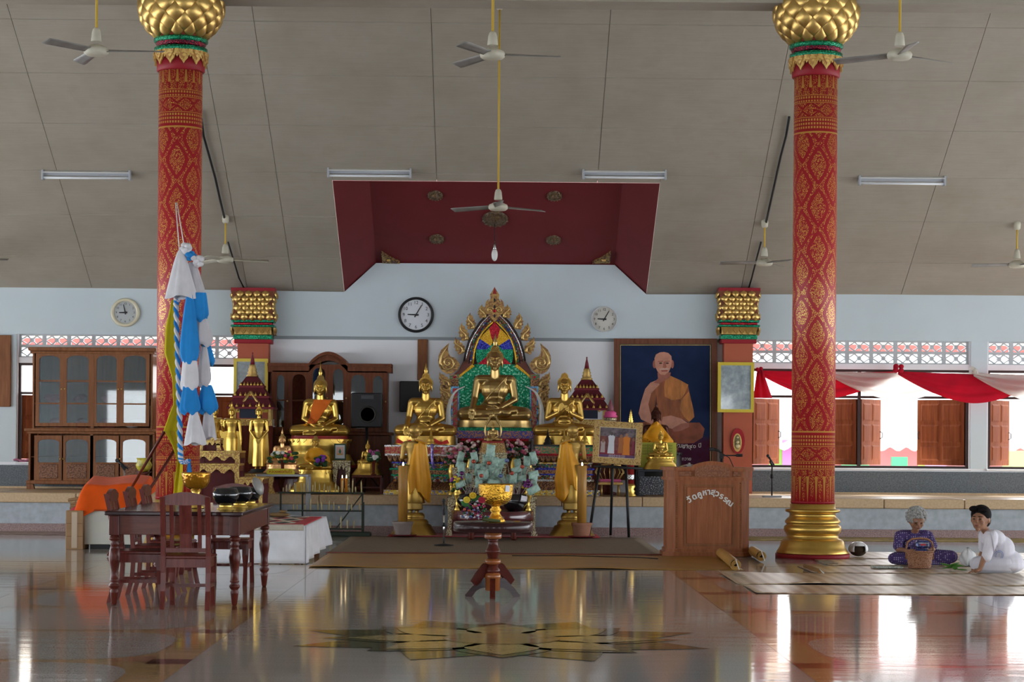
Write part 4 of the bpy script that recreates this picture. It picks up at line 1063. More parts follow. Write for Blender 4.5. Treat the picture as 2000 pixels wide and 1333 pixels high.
altar_table('small yellow carved stand on top of the left altar tables',389,430,856,29.9,.3,at(400,881,29.85).z+.001,YELC,MAROONL,10,9)
altar_table('yellow carved altar table with maroon sides beside the black bowls',467,513,933,28.9,.75,0,YELC,MAROONL,12,9)
altar_table('gilt table under the standing Buddhas at left',408,534,925.5,31.35,.88,PH,YELC,MAROONL,12,12)
altar_table('pale carved stand with a framed print beside the shawled Buddha',650,684,900,31.62,.2,PH,PALEC,MAROONL,14,10)
# dark stool under the small Buddha, grey steel stand under the rosy Buddha
def stool(label,px0,px1,ytop,d,dep,zbot,m,bar=.03,name='stool',cat='stool'):
    c=at((px0+px1)/2,ytop,d); hw=(px1-px0)/2/S(d); H=c.z-zbot; root=thing(name,label,cat,(c.x,c.y,zbot))
    part('top',MB().bbox(-hw,hw,0,dep,H-.035,H,.006),m,root)
    for x in (-1,1):
        for y in (0,dep-bar): part('leg',MB().box(min(x*hw,x*(hw-bar)),max(x*hw,x*(hw-bar)),y,y+bar,0,H-.035),m,root)
    part('stretcher',MB().box(-hw+bar,hw-bar,dep/2-.01,dep/2+.01,H*.3,H*.3+.025),m,root); return root
stool('dark wooden stool under the small Buddha below the loudspeaker',687,746,929,31.3,.42,PH,DARKWOOD)
stool('grey steel stand holding the rosy Buddha and name plaque',500,602,927,30.2,.5,0,mat('grey steel',(.35,.36,.38),.4,.6),.035,'steel_stand','stand')
stool('black lacquer chest under the small gold Buddha below the portrait',1246,1370,918,31.35,.5,PH,mat('mother of pearl lacquer',(.02,.025,.035),.3,0),.10,'lacquer_chest','chest')
c=at(1295,918,31.35); 
pl=thing('inlaid_panel','black inlaid panel with pearl speckles below the small gold Buddha','panel',(c.x,31.33,PH)); 
t=NT('pearl speckle'); v=t.noise(t.obj(),60,2); t.set(col=t.ramp(v,[(.55,(.015,.018,.028)),(.66,(.5,.52,.55))]),rough=.3)
part('panel',MB().bbox(-.36,.36,0,.018,.02,.30,.006),t.m,pl)
# plaque, small framed print
root,k2=pthing('name_plaque','yellow name plaque with red lettering at the rosy Buddha','sign',548,926,30.22)
root.location.z=at(548,927,30.2).z+.001
part('board',MB().prism([(-.20,0),(.20,0),(.205,.035),(.17,.08),(-.17,.08),(-.205,.035)],-.012,.012),mat('yellow sign paint',(.62,.55,.03),.5),root)
tm=textmesh('หลวงพ่อทันใจ',.062,mat('sign red',(.40,.03,.02),.6),.002); part('lettering',tm,None,root,(0,-.014,.036))
root,k2=pthing('framed_print','small green-framed devotional print beside the shawled Buddha','picture',664,899,31.68)
part('frame',MB().box(-.09,.09,-.012,.012,0,.022).box(-.09,.09,-.012,.012,.228,.25).box(-.09,-.072,-.012,.012,.022,.228).box(.072,.09,-.012,.012,.022,.228),mat('dark green frame',(.012,.06,.04),.4),root)
t=NT('devotional print'); v=t.obj(); sp=t.node('ShaderNodeSeparateXYZ'); t.l.new(v,sp.inputs[0]); X,Z=E(t,sp.outputs[0]),E(t,sp.outputs[2])
fig=((X/.022).abs()+((Z-.13)/.05).abs())<1.0; base=(X.abs()<.04)*((Z-.085).abs()<.012)
t.set(col=t.mix(base,t.mix(fig,t.mix((Z>.075)*((X.abs())<.052)*(Z<.2),(.62,.64,.66),(.66,.42,.36)),(.05,.16,.10)),(.6,.35,.08)),rough=.25); part('print',MB().box(-.072,.072,-.006,.0,.022,.228),t.m,root)
root.rotation_euler=(-.12,0,.1)
# ---- cabinets
def archpane(x0,x1,z0,z1,rise,n=8):
    pts=[(x0,z0),(x1,z0),(x1,z1-rise)]
    for i in range(1,n): a=PI*i/n; pts.append(((x0+x1)/2+(x1-x0)/2*math.cos(a),z1-rise+rise*math.sin(a)))
    pts.append((x0,z1-rise)); return pts
def framed_door(par,name,x0,x1,z0,z1,y,rail,wd,panes,rise,hx,carve=None,m=TEAK):
    """door with an arched opening; panes = list of inner bar heights"""
    o=link(name,None,par,(x0,y,z0)); w=x1-x0; h=z1-z0
    # frame = outer rect minus arch opening, built as strips
    b=MB(); b.box(0,rail,-.02,.005,0,h); b.box(w-rail,w,-.02,.005,0,h); b.box(rail,w-rail,-.02,.005,0,rail+(carve or 0)); 
    top=h-rail
    n=10
    for i in range(n):
        a0=rail+(w-2*rail)*i/n; a1=rail+(w-2*rail)*(i+1)/n
        f=lambda x: top-rise+rise*math.sqrt(max(0,1-((x-w/2)/(w/2-rail))**2))
        b.add([(a0,-.02,f(a0)),(a1,-.02,f(a1)),(a1,-.02,h),(a0,-.02,h),(a0,.005,f(a0)),(a1,.005,f(a1)),(a1,.005,h),(a0,.005,h)],[(0,1,2,3),(0,4,5,1),(7,6,5,4)])
    for z in panes: b.box(rail,w-rail,-.016,.003,z-.012,z+.012)
    me=b.mesh(name,m); o.data=None
    part('door_frame',me,None,o)
    part('pane',MB().prism(archpane(rail-.004,w-rail+.004,rail+(carve or 0)-.004,top+.004,rise),-.006,-.003),CLEARG,o)
    if carve: part('carved_panel',MB().bbox(rail+.02,w-rail-.02,-.03,-.015,rail+.01,carve+rail-.025,.006),carved('carved teak',(.26,.11,.05),(.11,.04,.02),26,0,.5),o)
    part('knob',MB().ell((hx,-.03,h*.5),(.014,.014,.014),nu=8,nv=6),GOLDD,o)
    return o
def cab_left():
    d=32.9; loc=at(180,955,d); loc.z=PH; root=thing('display_cabinet','large glass-fronted teak cabinet against the wall at far left','cabinet',loc); k=PX(d,loc)
    g=lambda x,y: k.p(x,y)
    xl,xr=g(63,800)[0],g(298,800)[0]; zt=g(180,683)[1]; zm=g(180,841)[1]; dep=.5
    xl2,xr2=g(56,900)[0],g(302,900)[0]
    D=TEAK
    part('back_board',MB().box(xl,xr,dep-.02,dep,.1,zt),D,root)
    for x in (xl,xr-.03): part('side_board',MB().box(x,x+.03,0,dep-.02,zm,zt),D,root)
    for x in (xl2,xr2-.03): part('side_board',MB().box(x,x+.03,-.02,dep-.02,.1,zm),D,root)
    part('cornice',MB().bbox(xl-.06,xr+.06,-.07,dep,zt-.03,zt+.03,.012).bbox(xl-.03,xr+.03,-.04,dep,zt-.07,zt-.03,.01),D,root)
    part('waist_moulding',MB().bbox(xl2-.06,xr2+.04,-.08,dep,zm-.02,zm+.025,.01).bbox(xl2-.02,xr2+.01,-.04,dep,zm-.06,zm-.02,.008),D,root)
    part('foot_rail',MB().bbox(xl2-.03,xr2+.02,-.05,dep,.08,.14,.01),D,root)
    for x in (xl2,xr2-.08): part('bracket_foot',MB().prism([(x-.02,0),(x+.10,0),(x+.08,.08),(x-.02,.08)],-.05,.03),D,root)
    zs=[g(180,y)[1] for y in (745,789)]
    for z in zs+[zm+.03]: part('shelf',MB().box(xl+.03,xr-.03,.03,dep-.02,z-.012,z+.012),D,root)
    part('shelf',MB().box(xl2+.03,xr2-.03,.03,dep-.02,g(180,895)[1],g(180,895)[1]+.02),D,root)
    cols=[(70,124),(124,180),(182,235),(235,292)]
    part('post',MB().box(g(178,760)[0],g(184,760)[0],-.025,.01,zm,zt-.07),D,root); part('post',MB().box(g(178,760)[0],g(184,760)[0],-.04,.0,.14,zm-.06),D,root)
    for i,(a,c) in enumerate(cols):
        x0,x1=g(a,760)[0],g(c,760)[0]; z0,z1=g(a,833)[1],g(a,688)[1]
        framed_door(root,'glass_door',x0,x1,z0,z1,0,.055,.0,[z-z0 for z in zs],.06,(x1-x0-.025) if i%2==0 else .025)
        z0,z1=g(a,943)[1],g(a,851)[1]
        framed_door(root,'lower_door',x0-.01,x1+.01,z0,z1,-.02,.06,0,[],.05,(x1-x0-.025) if i%2==0 else .025,.26)
    # wrapped red bundles and paper inside
    bun=cloth('crimson wrapped bundle',(.34,.02,.03)); r=random.Random(3)
    for zsf in (zs[1],zm+.042,zs[0]*0+zs[1]):
        pass
    n=0
    for zsf,nm in ((zs[1]+.013,'middle'),(zm+.043,'bottom')):
        for px,w in ((100,.30),(205,.34),(150,.2),(262,.34)):
            x=g(px,800)[0]; b=MB(); 
            for q in range(6): b.ell((r.uniform(-.3,.3)*w,r.uniform(-.05,.05),.06+.03*(q%2)),(w*.36,.13,.06),nu=12,nv=6)
            s_=single('wrapped_bundle',b,bun if px!=262 else cloth('white paper bundle',(.6,.56,.55)),'%s bundle on the %s shelf of the left cabinet, %s door'%('pale wrapped' if px==262 else 'crimson wrapped',nm,{100:'first',150:'second',205:'third',262:'last'}[px]),'bundle',(loc.x+x,loc.y+.26,loc.z+zsf),group='bundles in the left cabinet')
    return root
cab_left()
def cab_mid():
    d=33.0; loc=at(645,960,d); loc.z=PH; root=thing('arched_cabinet','dark teak display cabinet with arched crest behind the large left Buddha','cabinet',loc); k=PX(d,loc); g=k.p
    D=wood('dark teak',(.10,.03,.014),(.20,.065,.03),.35)
    xl,xr=g(530,780)[0],g(757,780)[0]; zt=g(645,713)[1]; zm=g(645,848)[1]; dep=.42
    part('back_board',MB().box(xl,xr,dep-.02,dep,0,zt-.02),D,root)
    for x in (xl,xr-.03): part('side_board',MB().box(x,x+.03,0,dep-.02,zm,zt-.02),D,root)
    part('lower_cupboard',MB().bbox(xl-.05,xr+.05,-.06,dep,0,zm-.02,.008),D,root)
    part('waist_moulding',MB().bbox(xl-.09,xr+.09,-.10,dep,zm-.02,zm+.03,.012),D,root)
    cx=(g(604,700)[0]+g(680,700)[0])/2; hw=(g(680,700)[0]-g(604,700)[0])/2; rise=g(645,690)[1]-zt
    def crest(off0,off1,y0,y1,nm):
        N=14; top=[];bot=[]
        xs_=[xl-.06,cx-hw-.05]+[cx-hw+2*hw*i/N for i in range(N+1)]+[cx+hw+.05,xr+.06]
        for x in xs_:
            q=abs(x-cx)/hw; z=zt+(rise*(math.cos(q*PI/2)**.8) if q<1 else 0); top.append((x,z+off1)); bot.append((x,z+off0))
        b=MB()
        for i in range(len(top)-1):
            a,b2,c_,d_=bot[i],bot[i+1],top[i+1],top[i]
            b.add([(a[0],y0,a[1]),(b2[0],y0,b2[1]),(c_[0],y0,c_[1]),(d_[0],y0,d_[1]),(a[0],y1,a[1]),(b2[0],y1,b2[1]),(c_[0],y1,c_[1]),(d_[0],y1,d_[1])],[(0,1,2,3),(7,6,5,4),(0,4,5,1),(3,2,6,7)])
        part(nm,b,D,root)
    crest(-.03,.02,-.08,dep,'cornice'); crest(-.12,-.03,-.02,dep,'frieze')
    part('shelf',MB().box(xl+.03,xr-.03,.03,dep-.02,g(645,783)[1]-.01,g(645,783)[1]+.01),D,root)
    zt2=zt-.10
    for a,c,top in ((532,564,zt2),(564,604,zt2),(604,642,zt2+rise*.55),(642,679,zt2+rise*.55),(679,720,zt2),(720,756,zt2)):
        x0,x1=g(a,780)[0],g(c,780)[0]; z0=zm+.035
        framed_door(root,'glass_door',x0,x1,z0,top,0,.07 if c-a<38 else .055,0,[g(645,783)[1]-z0],.09,x1-x0-.02,None,D)
    return root
cab_mid()
# ---- framed pictures and boards on the wall
def frame_mb(hw,h,w,t,y=0):
    b=MB()
    for pl in ([(-hw,0),(hw,0),(hw-w,w),(-hw+w,w)],[(hw,0),(hw,h),(hw-w,h-w),(hw-w,w)],[(hw,h),(-hw,h),(-hw+w,h-w),(hw-w,h-w)],[(-hw,h),(-hw,0),(-hw+w,w),(-hw+w,h-w)]):
        b.prism(pl,y-t,y)
    return b
por,k=pthing('monk_portrait','large painted portrait of a seated monk in brown robes in a wooden frame','painting',1299,935,DW-.08)
W_=lambda px,py: k.p(px,py)
fw=wood('frame wood',(.12,.045,.025),(.22,.085,.05),.4)
b=MB(); 
def rim(x0,x1,y0,y1,w,ya,yb):
    b=MB(); q=lambda *p:k.P(p)
    for pl in (((x0,y0),(x1,y0),(x1-w,y0+w),(x0+w,y0+w)),((x1,y0),(x1,y1),(x1-w,y1-w),(x1-w,y0+w)),((x1,y1),(x0,y1),(x0+w,y1-w),(x1-w,y1-w)),((x0,y1),(x0,y0),(x0+w,y0+w),(x0+w,y1-w))):
        b.prism(q(*pl)[::-1],ya,yb)
    return b
part('outer_frame',rim(1199,1400,662,938,10.5,-.05,.0),fw,por); part('inner_slip',rim(1209,1390,672,928,2.2,-.035,0),mat('dark green slip',(.03,.05,.035),.5),por); part('gilt_slip',rim(1211,1388,674,926,1.2,-.03,0),GOLDD,por)
t=NT('blue painted ground'); v=t.obj(); sp=t.node('ShaderNodeSeparateXYZ'); t.l.new(v,sp.inputs[0]); n=t.noise(v,4,4)
zmid=k.p(1299,850)[1]; f=t.ramp((E(t,sp.outputs[2])-zmid+E(t,n)*.12-.06)*2.2+.5,[(.30,(.07,.006,.016)),(.55,(.012,.024,.07))]); t.set(col=t.mix(.3,f,t.ramp(n,[(.3,(.008,.014,.045)),(.7,(.025,.04,.10))])),rough=.7,spec=.1)
part('canvas',MB().prism(k.P([(1209,672),(1390,672),(1390,928),(1209,928)])[::-1],-.02,0),t.m,por)
SK=mat('painted skin',(.52,.24,.17),.5,0,.14,9); SKD=mat('painted skin shadow tone',(.34,.12,.085),.5,0,.15,9); RB=mat('painted brown robe',(.27,.075,.020),.5,0,.35,7,0,60,.5,0,(2,2,.5)); RB2=mat('painted orange robe fold',(.44,.16,.035),.6,0,.35,8,0,60,.5,0,(2,2,.5)); RB3=mat('painted dark robe',(.23,.062,.03),.5,0,.3,7)
def paint(nm,pts,lay,m): 
    P_=k.P(pts); ar=sum(P_[i][0]*P_[(i+1)%len(P_)][1]-P_[(i+1)%len(P_)][0]*P_[i][1] for i in range(len(P_)))
    part(nm,MB().prism(P_ if ar>0 else P_[::-1],-.021-.0012*lay,-.02),m,por)
def oval(cx,cy,rx,ry,n=20,a=0): return [(cx+rx*math.cos(2*PI*i/n)*math.cos(a)-ry*math.sin(2*PI*i/n)*math.sin(a),cy+rx*math.cos(2*PI*i/n)*math.sin(a)+ry*math.sin(2*PI*i/n)*math.cos(a)) for i in range(n)]
paint('painted_lap',[(1216,862),(1220,840),(1240,826),(1262,824),(1300,835),(1340,826),(1366,826),(1376,838),(1372,855),(1355,866),(1300,868),(1240,870)],1,RB3)
paint('painted_robe',[(1264,800),(1268,770),(1280,745),(1300,732),(1308,734),(1325,742),(1343,752),(1347,770),(1354,800),(1356,815),(1345,826),(1330,818),(1290,840),(1262,830)],2,RB)
paint('painted_arm',[(1285,742),(1270,748),(1260,760),(1252,785),(1247,808),(1252,820),(1270,828),(1290,834),(1292,824),(1270,808),(1266,790),(1272,768),(1288,752)],3,SK)
paint('painted_robe_fold',[(1300,734),(1310,735),(1328,743),(1344,752),(1338,768),(1330,780),(1312,782),(1298,775),(1297,755)],4,RB2)
paint('painted_sleeve',[(1330,782),(1345,765),(1354,800),(1355,815),(1346,824),(1336,815),(1328,800)],4,RB2)
paint('painted_neck',[(1284,728),(1310,728),(1308,738),(1296,745),(1286,750),(1276,748),(1285,740)],5,SKD)
paint('painted_hand',[(1294,815),(1310,812),(1330,818),(1345,828),(1343,836),(1325,842),(1305,836),(1292,828)],5,SK)
paint('painted_hand',[(1312,838),(1330,828),(1344,826),(1346,834),(1330,842),(1316,844)],6,SKD)
paint('painted_ear',oval(1278,712,3.5,8),5,SKD); paint('painted_ear',oval(1313,712,3,8),5,SKD)
paint('painted_head',[(1279,710),(1278,700),(1281,693),(1288,689),(1297,688),(1305,690),(1311,696),(1312,706),(1310,718),(1306,727),(1298,733),(1290,732),(1284,726),(1280,718)],6,SK)
for cx in (1290,1303): paint('painted_brow',[(cx-5,706),(cx+5,705),(cx+5,707),(cx-5,708)],7,SKD); paint('painted_eye',oval(cx,710,3.2,1.4),7,mat('painted dark',(.06,.025,.02),.5))
paint('painted_nose',[(1296,707),(1299,707),(1302,718),(1298,720),(1294,718)],7,SKD); paint('painted_mouth',[(1291,724),(1304,723.5),(1303,726),(1292,726.5)],7,mat('painted lip',(.30,.07,.06),.5))
paint('painted_moustache',[(1287,721),(1298,720),(1307,720.5),(1305,722.5),(1298,722),(1289,723)],7,mat('painted grey',(.50,.38,.33),.5))
for wd,px_,py_,sz in (('วัฒมา',1316,871,.095),('อายุ',1332,873,.095),('๙๐',1347,872,.095),('ปี',1363,871,.095),('ถวาย',1331,897,.075)):
    tm=textmesh(wd,sz,mat('caption white',(.62,.58,.55),.6),.001,'LEFT'); q=k.p(px_,py_); part('caption',tm,None,por,(q[0],-.024,q[1]))
single('notice_board','x' and MB().bbox(-.29,.29,-.006,.006,0,.41,.003),mat('yellow notice',(.50,.50,.07),.6),'yellow printed notice leaning behind the small gold Buddha','notice',Vector((at(1284,892,31.82).x,31.82,at(1295,918,31.35).z+.001)))
nb_=bpy.data.objects['notice_board']
for i in range(4):
    tm=textmesh('ขอเชิญร่วมทำบุญบูรณะ',.05,mat('notice ink',(.12,.12,.03),.6),.001); part('printed_line',tm,None,nb_,(.0,-.008,.365-.043*i))
def glossy_picture(label,x0,x1,y0,y1,d,fcol,w,cols,tilt=0,seed=0):
    root,k=pthing('framed_picture',label,'picture',(x0+x1)/2,y1,d)
    hw=(x1-x0)/2/S(d); h=(y1-y0)/S(d)
    part('frame',frame_mb(hw,h,w,.03),mat('frame %d'%seed,fcol,.4,.2),root)
    t=NT('picture %d'%seed); v=t.obj((1,1,1)); n=t.noise(v,7+seed,5,.65); t.set(col=t.ramp(n,[(i/(len(cols)-1)*.6+.2,c) for i,c in enumerate(cols)]),rough=.08,coat=.6)
    part('picture',MB().box(-hw+w,hw-w,-.012,-.002,w,h-w),t.m,root); root.rotation_euler=(tilt,0,0); return root
glossy_picture('yellow-framed glazed picture hung on the right orange pilaster',1401,1472,708,806,DW-.33,(.62,.48,.05),.05,[(.10,.12,.14),(.26,.31,.34),(.48,.54,.57)],0,1)
gp=glossy_picture('yellow-framed picture of a stupa behind the dark spired shrine at left',456,523,701,806,DW-.33,(.66,.50,.08),.05,[(.16,.17,.17),(.30,.33,.34),(.46,.50,.51)],0,2)
# emblem on the right pilaster
em,k=pthing('wall_emblem','red oval emblem with gilt seated figure on the right pilaster','emblem',1442,884,DW-.30)
part('red_oval',MB().prism(k.P([(x,y) for x,y in oval(1441,862,13.5,25)])[::-1],-.012,.0),mat('emblem red',(.36,.01,.02),.5),em)
part('gilt_oval',MB().prism(k.P(oval(1440,865,8.5,18))[::-1],-.02,-.012),GOLDD,em)
part('inner_oval',MB().prism(k.P(oval(1440,864,6,14))[::-1],-.026,-.02),mat('emblem olive',(.16,.14,.06),.5),em)
b=MB(); 
for px,py,r in ((1440,855,.022),(1440,864,.032),(1440,872,.045)): x,z=k.p(px,py); b.ell((x,-.028,z),(r,.012,r*.8),nu=10,nv=6)
part('figure_relief',b,mat('pale gilt',(.6,.5,.3),.4,.5),em)
def wallboard(name,label,cat,x0,x1,y0,y1,d,t,m,bev=.01):
    loc=at((x0+x1)/2,y1,d); return single(name,MB().bbox(-(x1-x0)/2/S(d),(x1-x0)/2/S(d),0,t,0,(y1-y0)/S(d),bev),m,label,cat,loc)
wallboard('wooden_plank','upright brown plank on the wall behind the left seated Buddha','board',815,835,663,744,DW-.04,.035,TEAK)
wallboard('wooden_board','brown wooden panel hung on the wall at the left edge','board',-30,20,655,795,DW-.07,.045,TEAK)
tv=wallboard('flat_black_box','flat black speaker box on the wall behind the left seated Buddha','speaker',780,834,745,805,DW-.16,.14,BLACK)
# loudspeaker on a pole
sp_,k=pthing('loudspeaker','black loudspeaker on a pole in front of the arched cabinet','speaker',715,905,32.2); sp_.location.z=PH
k=PX(32.2,sp_.location); b=MB(); x0,z0=k.p(685,835); x1,z1=k.p(746,768)
part('cabinet',MB().prism([(0,0)],0,0) if False else MB().bbox(x0,x1,0,.3,z0,z1,.015),BLACK,sp_)
cx=(x0+x1)/2
part('woofer',MB().lathe([(.13,0),(.135,.012),(.115,.014),(.10,-.01),(.03,-.03),(.001,-.02)],24,M=TR(cx+.02,-.0,z0+.2)@rotm(PI/2)),mat('speaker cone',(.03,.028,.026),.6),sp_)
part('horn',MB().bbox(cx-.08,cx+.11,-.012,.02,z1-.10,z1-.035,.006),mat('horn grey',(.05,.05,.055),.4),sp_)
part('pole',MB().tube([(cx,.14,z0),(cx,.14,.25)],.022,10),BLACK,sp_)
for a in range(3):
    q=a*2.09+.5; part('tripod_leg',MB().tube([(cx,.14,.32),(cx+.28*math.cos(q),.14+.28*math.sin(q),.012)],.012,8),BLACK,sp_)
# ---- spired shrines
def busabok(label,px,ytip,ybot,d,wpx,name='spired_shrine',base_to=None):
    loc=at(px,ybot,d); s=S(d); H=(ybot-ytip)/s; W=wpx/s; root=thing(name,label,'shrine',loc)
    MR=mat('maroon shrine roof',(.10,.012,.018),.5,0,.15,8); 
    part('base',MB().box(-W*.48,W*.48,-.02,W*.5,0,H*.09),YELC,root)
    for x in (-.42,.42):
        for y in (.02,W*.42): part('post',MB().cbox((x*W,y,H*.17),(.04,.04,H*.16)),GOLDD,root)
    tiers=[(.25,.40,.52,.36),(.40,.54,.40,.24),(.54,.66,.27,.13)]
    for z0,z1,w0,w1 in tiers:
        a,c=W*w0,W*w1; cy=W*.22
        vs=[(-a,cy-a*.8,H*z0),(a,cy-a*.8,H*z0),(a,cy+a*.8,H*z0),(-a,cy+a*.8,H*z0),(-c,cy-c*.8,H*z1),(c,cy-c*.8,H*z1),(c,cy+c*.8,H*z1),(-c,cy+c*.8,H*z1)]
        o=part('roof_tier',MB().add(vs,[(3,2,1,0),(4,5,6,7),(0,1,5,4),(1,2,6,5),(2,3,7,6),(3,0,4,7)]),MR,root)
        part('eave_band',MB().box(-a-.01,a+.01,cy-a*.8-.01,cy+a*.8+.01,H*z0-.03,H*z0),mat('maroon trim',(.16,.01,.02),.4),o)
        n=7
        me=MB().lathe([(.018,0),(.022,.015),(.010,.04),(.001,.06)],6).mesh('antefix',GOLD2)
        for i in range(n): link('antefix',me,o,(-a+2*a*(i+.5)/n,cy-a*.8-.005,H*z0))
    part('gable',MB().prism([(-W*.25,H*.10),(W*.25,H*.10),(W*.25,H*.22),(0,H*.44),(-W*.25,H*.22)],-.07,-.03),mat('gable blue',(.02,.025,.05),.5),root)
    for s2 in (-1,1): part('gable_edge',MB().tube([(s2*W*.30,-.075,H*.20),(s2*W*.24,-.075,H*.25),(0,-.075,H*.46)],.022,6),GOLDD,root)
    part('spire',MB().lathe([(W*.13,H*.66),(W*.14,H*.68),(W*.10,H*.70),(W*.115,H*.72),(W*.085,H*.745),(W*.10,H*.765),(W*.07,H*.79),(W*.08,H*.81),(W*.055,H*.83)],14,c=(0,W*.22,0)),GOLDD,root)
    part('spire_tip',MB().lathe([(W*.055,H*.83),(W*.04,H*.90),(W*.012,H*.97),(W*.022,H*.98),(.001,H)],12,c=(0,W*.22,0)),mat('maroon trim',(.16,.01,.02),.4),root)
    if base_to is not None: part('plinth',MB().box(-W*.5,W*.5,-.03,W*.55,base_to-loc.z,0),DARKWOOD,root)
    return root
busabok('dark maroon spired shrine before the stupa picture at left',490,687,832,32.3,86,base_to=PH)
busabok('maroon spired shrine behind the teaching Buddha at right',1146,696,832,32.6,84,base_to=PH)
# pink tiered offering, golden chatra spire, red gilded post, money on the teaching Buddha's arm
root,k=pthing('tiered_offering','pink and white tiered paper offering beside the gilt photo frame','offering',1192,830,32.1)
part('tiers',MB().lathe([(.09,0),(.095,.05),(.075,.06),(.10,.065),(.10,.10),(.08,.11)],16),PALEC,root)
part('pink_tiers',MB().lathe([(.10,.11),(.11,.13),(.085,.16),(.09,.165),(.095,.18),(.06,.21)],16),mat('hot pink paper',(.75,.10,.30),.6),root)
part('peak',MB().lathe([(.06,.21),(.05,.24),(.055,.25),(.03,.32),(.004,.40)],12),mat('dark pink gilt',(.25,.08,.10),.5),root); part('stand',MB().lathe([(.10,PH-root.location.z),(.10,PH-root.location.z+.03),(.03,PH-root.location.z+.06),(.03,-.03),(.09,0)],16),DARKWOOD,root)
root,k=pthing('gilded_post','red post with gilded foot and tiered gold finial behind the easel','post',1231,966,31.1); root.location.z=PH; k=PX(31.1,root.location)
z=k.p(1231,905)[1]; z2=k.p(1231,827)[1]; z3=k.p(1231,800)[1]
part('foot',MB().lathe([(.085,0),(.09,.02),(.06,.05),(.075,.08),(.055,.11),(.08,.15),(.06,.19)],20),GOLD2,root)
part('shaft',MB().lathe([(.055,.19),(.055,z2)],20),RED,root); part('silver_collar',MB().lathe([(.058,.25),(.06,.26),(.06,.32),(.058,.33)],20),SILM,root)
pr=[]; 
for i in range(6): pr+= [(.05-.007*i,z2+(z3-z2)*i/6.5),(.028-.004*i,z2+(z3-z2)*(i+.6)/6.5)]
pr.append((.001,z3)); part('tiered_finial',MB().lathe(pr,16),GOLD2,root)
# ================================================================== FANS, LAMPS, CLOCKS
FANW=mat('cream fan enamel',(.55,.52,.42),.45,0,.08,9); BLADE=mat('grey fan blade',(.28,.27,.26),.4,.3,.15,5); RODY=mat('yellow painted rod',(.62,.40,.06),.5)
def fan(label,px,py,d,ph,R=.70,blade=BLADE,rod=RODY,short=False):
    c=at(px,py,d); root=thing('ceiling_fan',label,'fan',c,0,'ceiling fans')
    zc=ceil_z(d)-c.z
    part('rod',MB().tube([(0,0,.10),(0,0,zc)],.014,8),rod,root)
    part('canopy',MB().lathe([(.05,.09),(.055,.10),(.045,.19),(.035,.22),(.016,.235)],16),FANW,root)
    part('ceiling_cup',MB().lathe([(.03,zc-.10),(.05,zc-.08),(.055,zc-.02),(.05,zc+.03)],16),FANW,root)
    part('motor',MB().lathe([(.06,-.055),(.10,-.05),(.125,-.03),(.13,.0),(.12,.025),(.08,.045),(.05,.06)],24),FANW,root)
    me=MB(); 
    def bl(u,w): 
        x=.12+(R-.12)*u; hw=(.045+.025*u)*(1 if u<.93 else .8); return (x,(w-.5)*2*hw,.0+(w-.5)*.035-.01*u)
    me.grid(bl,10,3,thick=.006); me=me.mesh('blade',blade)
    for i in range(3): link('blade',me,root,(0,0,.0),(0,0,ph+i*2*PI/3))
    return root
fan('ceiling fan on a long yellow rod near the top, centre',962,106,21.3,math.radians(3))
fan('ceiling fan on a long yellow rod before the left column top',188,99,21.3,math.radians(-4))
fan('ceiling fan on a long yellow rod right of the right column top',1757,107,21.3,math.radians(-90))
fan('ceiling fan hanging below the maroon coffer',973,404,27.4,math.radians(30),.70)
fan('small far ceiling fan right of the left column',440,507,31.7,math.radians(10),.66,FANW)
fan('small far ceiling fan left of the right column',1493,513,31.7,math.radians(178),.68)
fan('small far ceiling fan at the right edge',1986,517,31.7,math.radians(175),.68)
fan('far ceiling fan mostly beyond the left edge of view',-72,505,31.7,math.radians(2),.68)
TUBEM=mat('white tube glass',(.80,.82,.86),.3)
def batten(label,px0,px1,py):
    c=ceilpt((px0+px1)/2,py); L=(px1-px0)/S(c.y)/2; root=thing('fluorescent_fixture',label,'light',c,0,'fluorescent fixtures')
    root.rotation_euler=(-math.atan(SL)*0,ROLL*0,0)
    part('housing',MB().bbox(-L,L,-.05,.02,-.02,.10,.008),mat('fixture grey',(.42,.44,.48),.5),root)
    part('reflector',MB().prism([(-.02,.0)],0,0) if False else MB().add([(-L+.02,-.05,.06),(L-.02,-.05,.06),(L-.02,-.12,.015),(-L+.02,-.12,.015),(-L+.02,-.045,.075),(L-.02,-.045,.075),(L-.02,-.12,.025),(-L+.02,-.12,.025)],[(3,2,1,0),(4,5,6,7),(0,1,5,4),(2,3,7,6),(1,2,6,5),(3,0,4,7)]),WHITE,root)
    part('tube',MB().tube([(-L+.03,-.09,-.055),(L-.03,-.09,-.055)],.018,10),TUBEM,root)
    for x in (-L,L-.03): part('end_socket',MB().bbox(x,x+.03,-.12,.0,-.085,.06,.005),mat('fixture grey',(.42,.44,.48),.5),root)
batten('white fluorescent batten on the ceiling at far left',84,257,342)
batten('white fluorescent batten above the left corner of the maroon coffer',640,804,338)
batten('white fluorescent batten above the right corner of the maroon coffer',1137,1301,341)
batten('white fluorescent batten right of the right column',1675,1845,353)
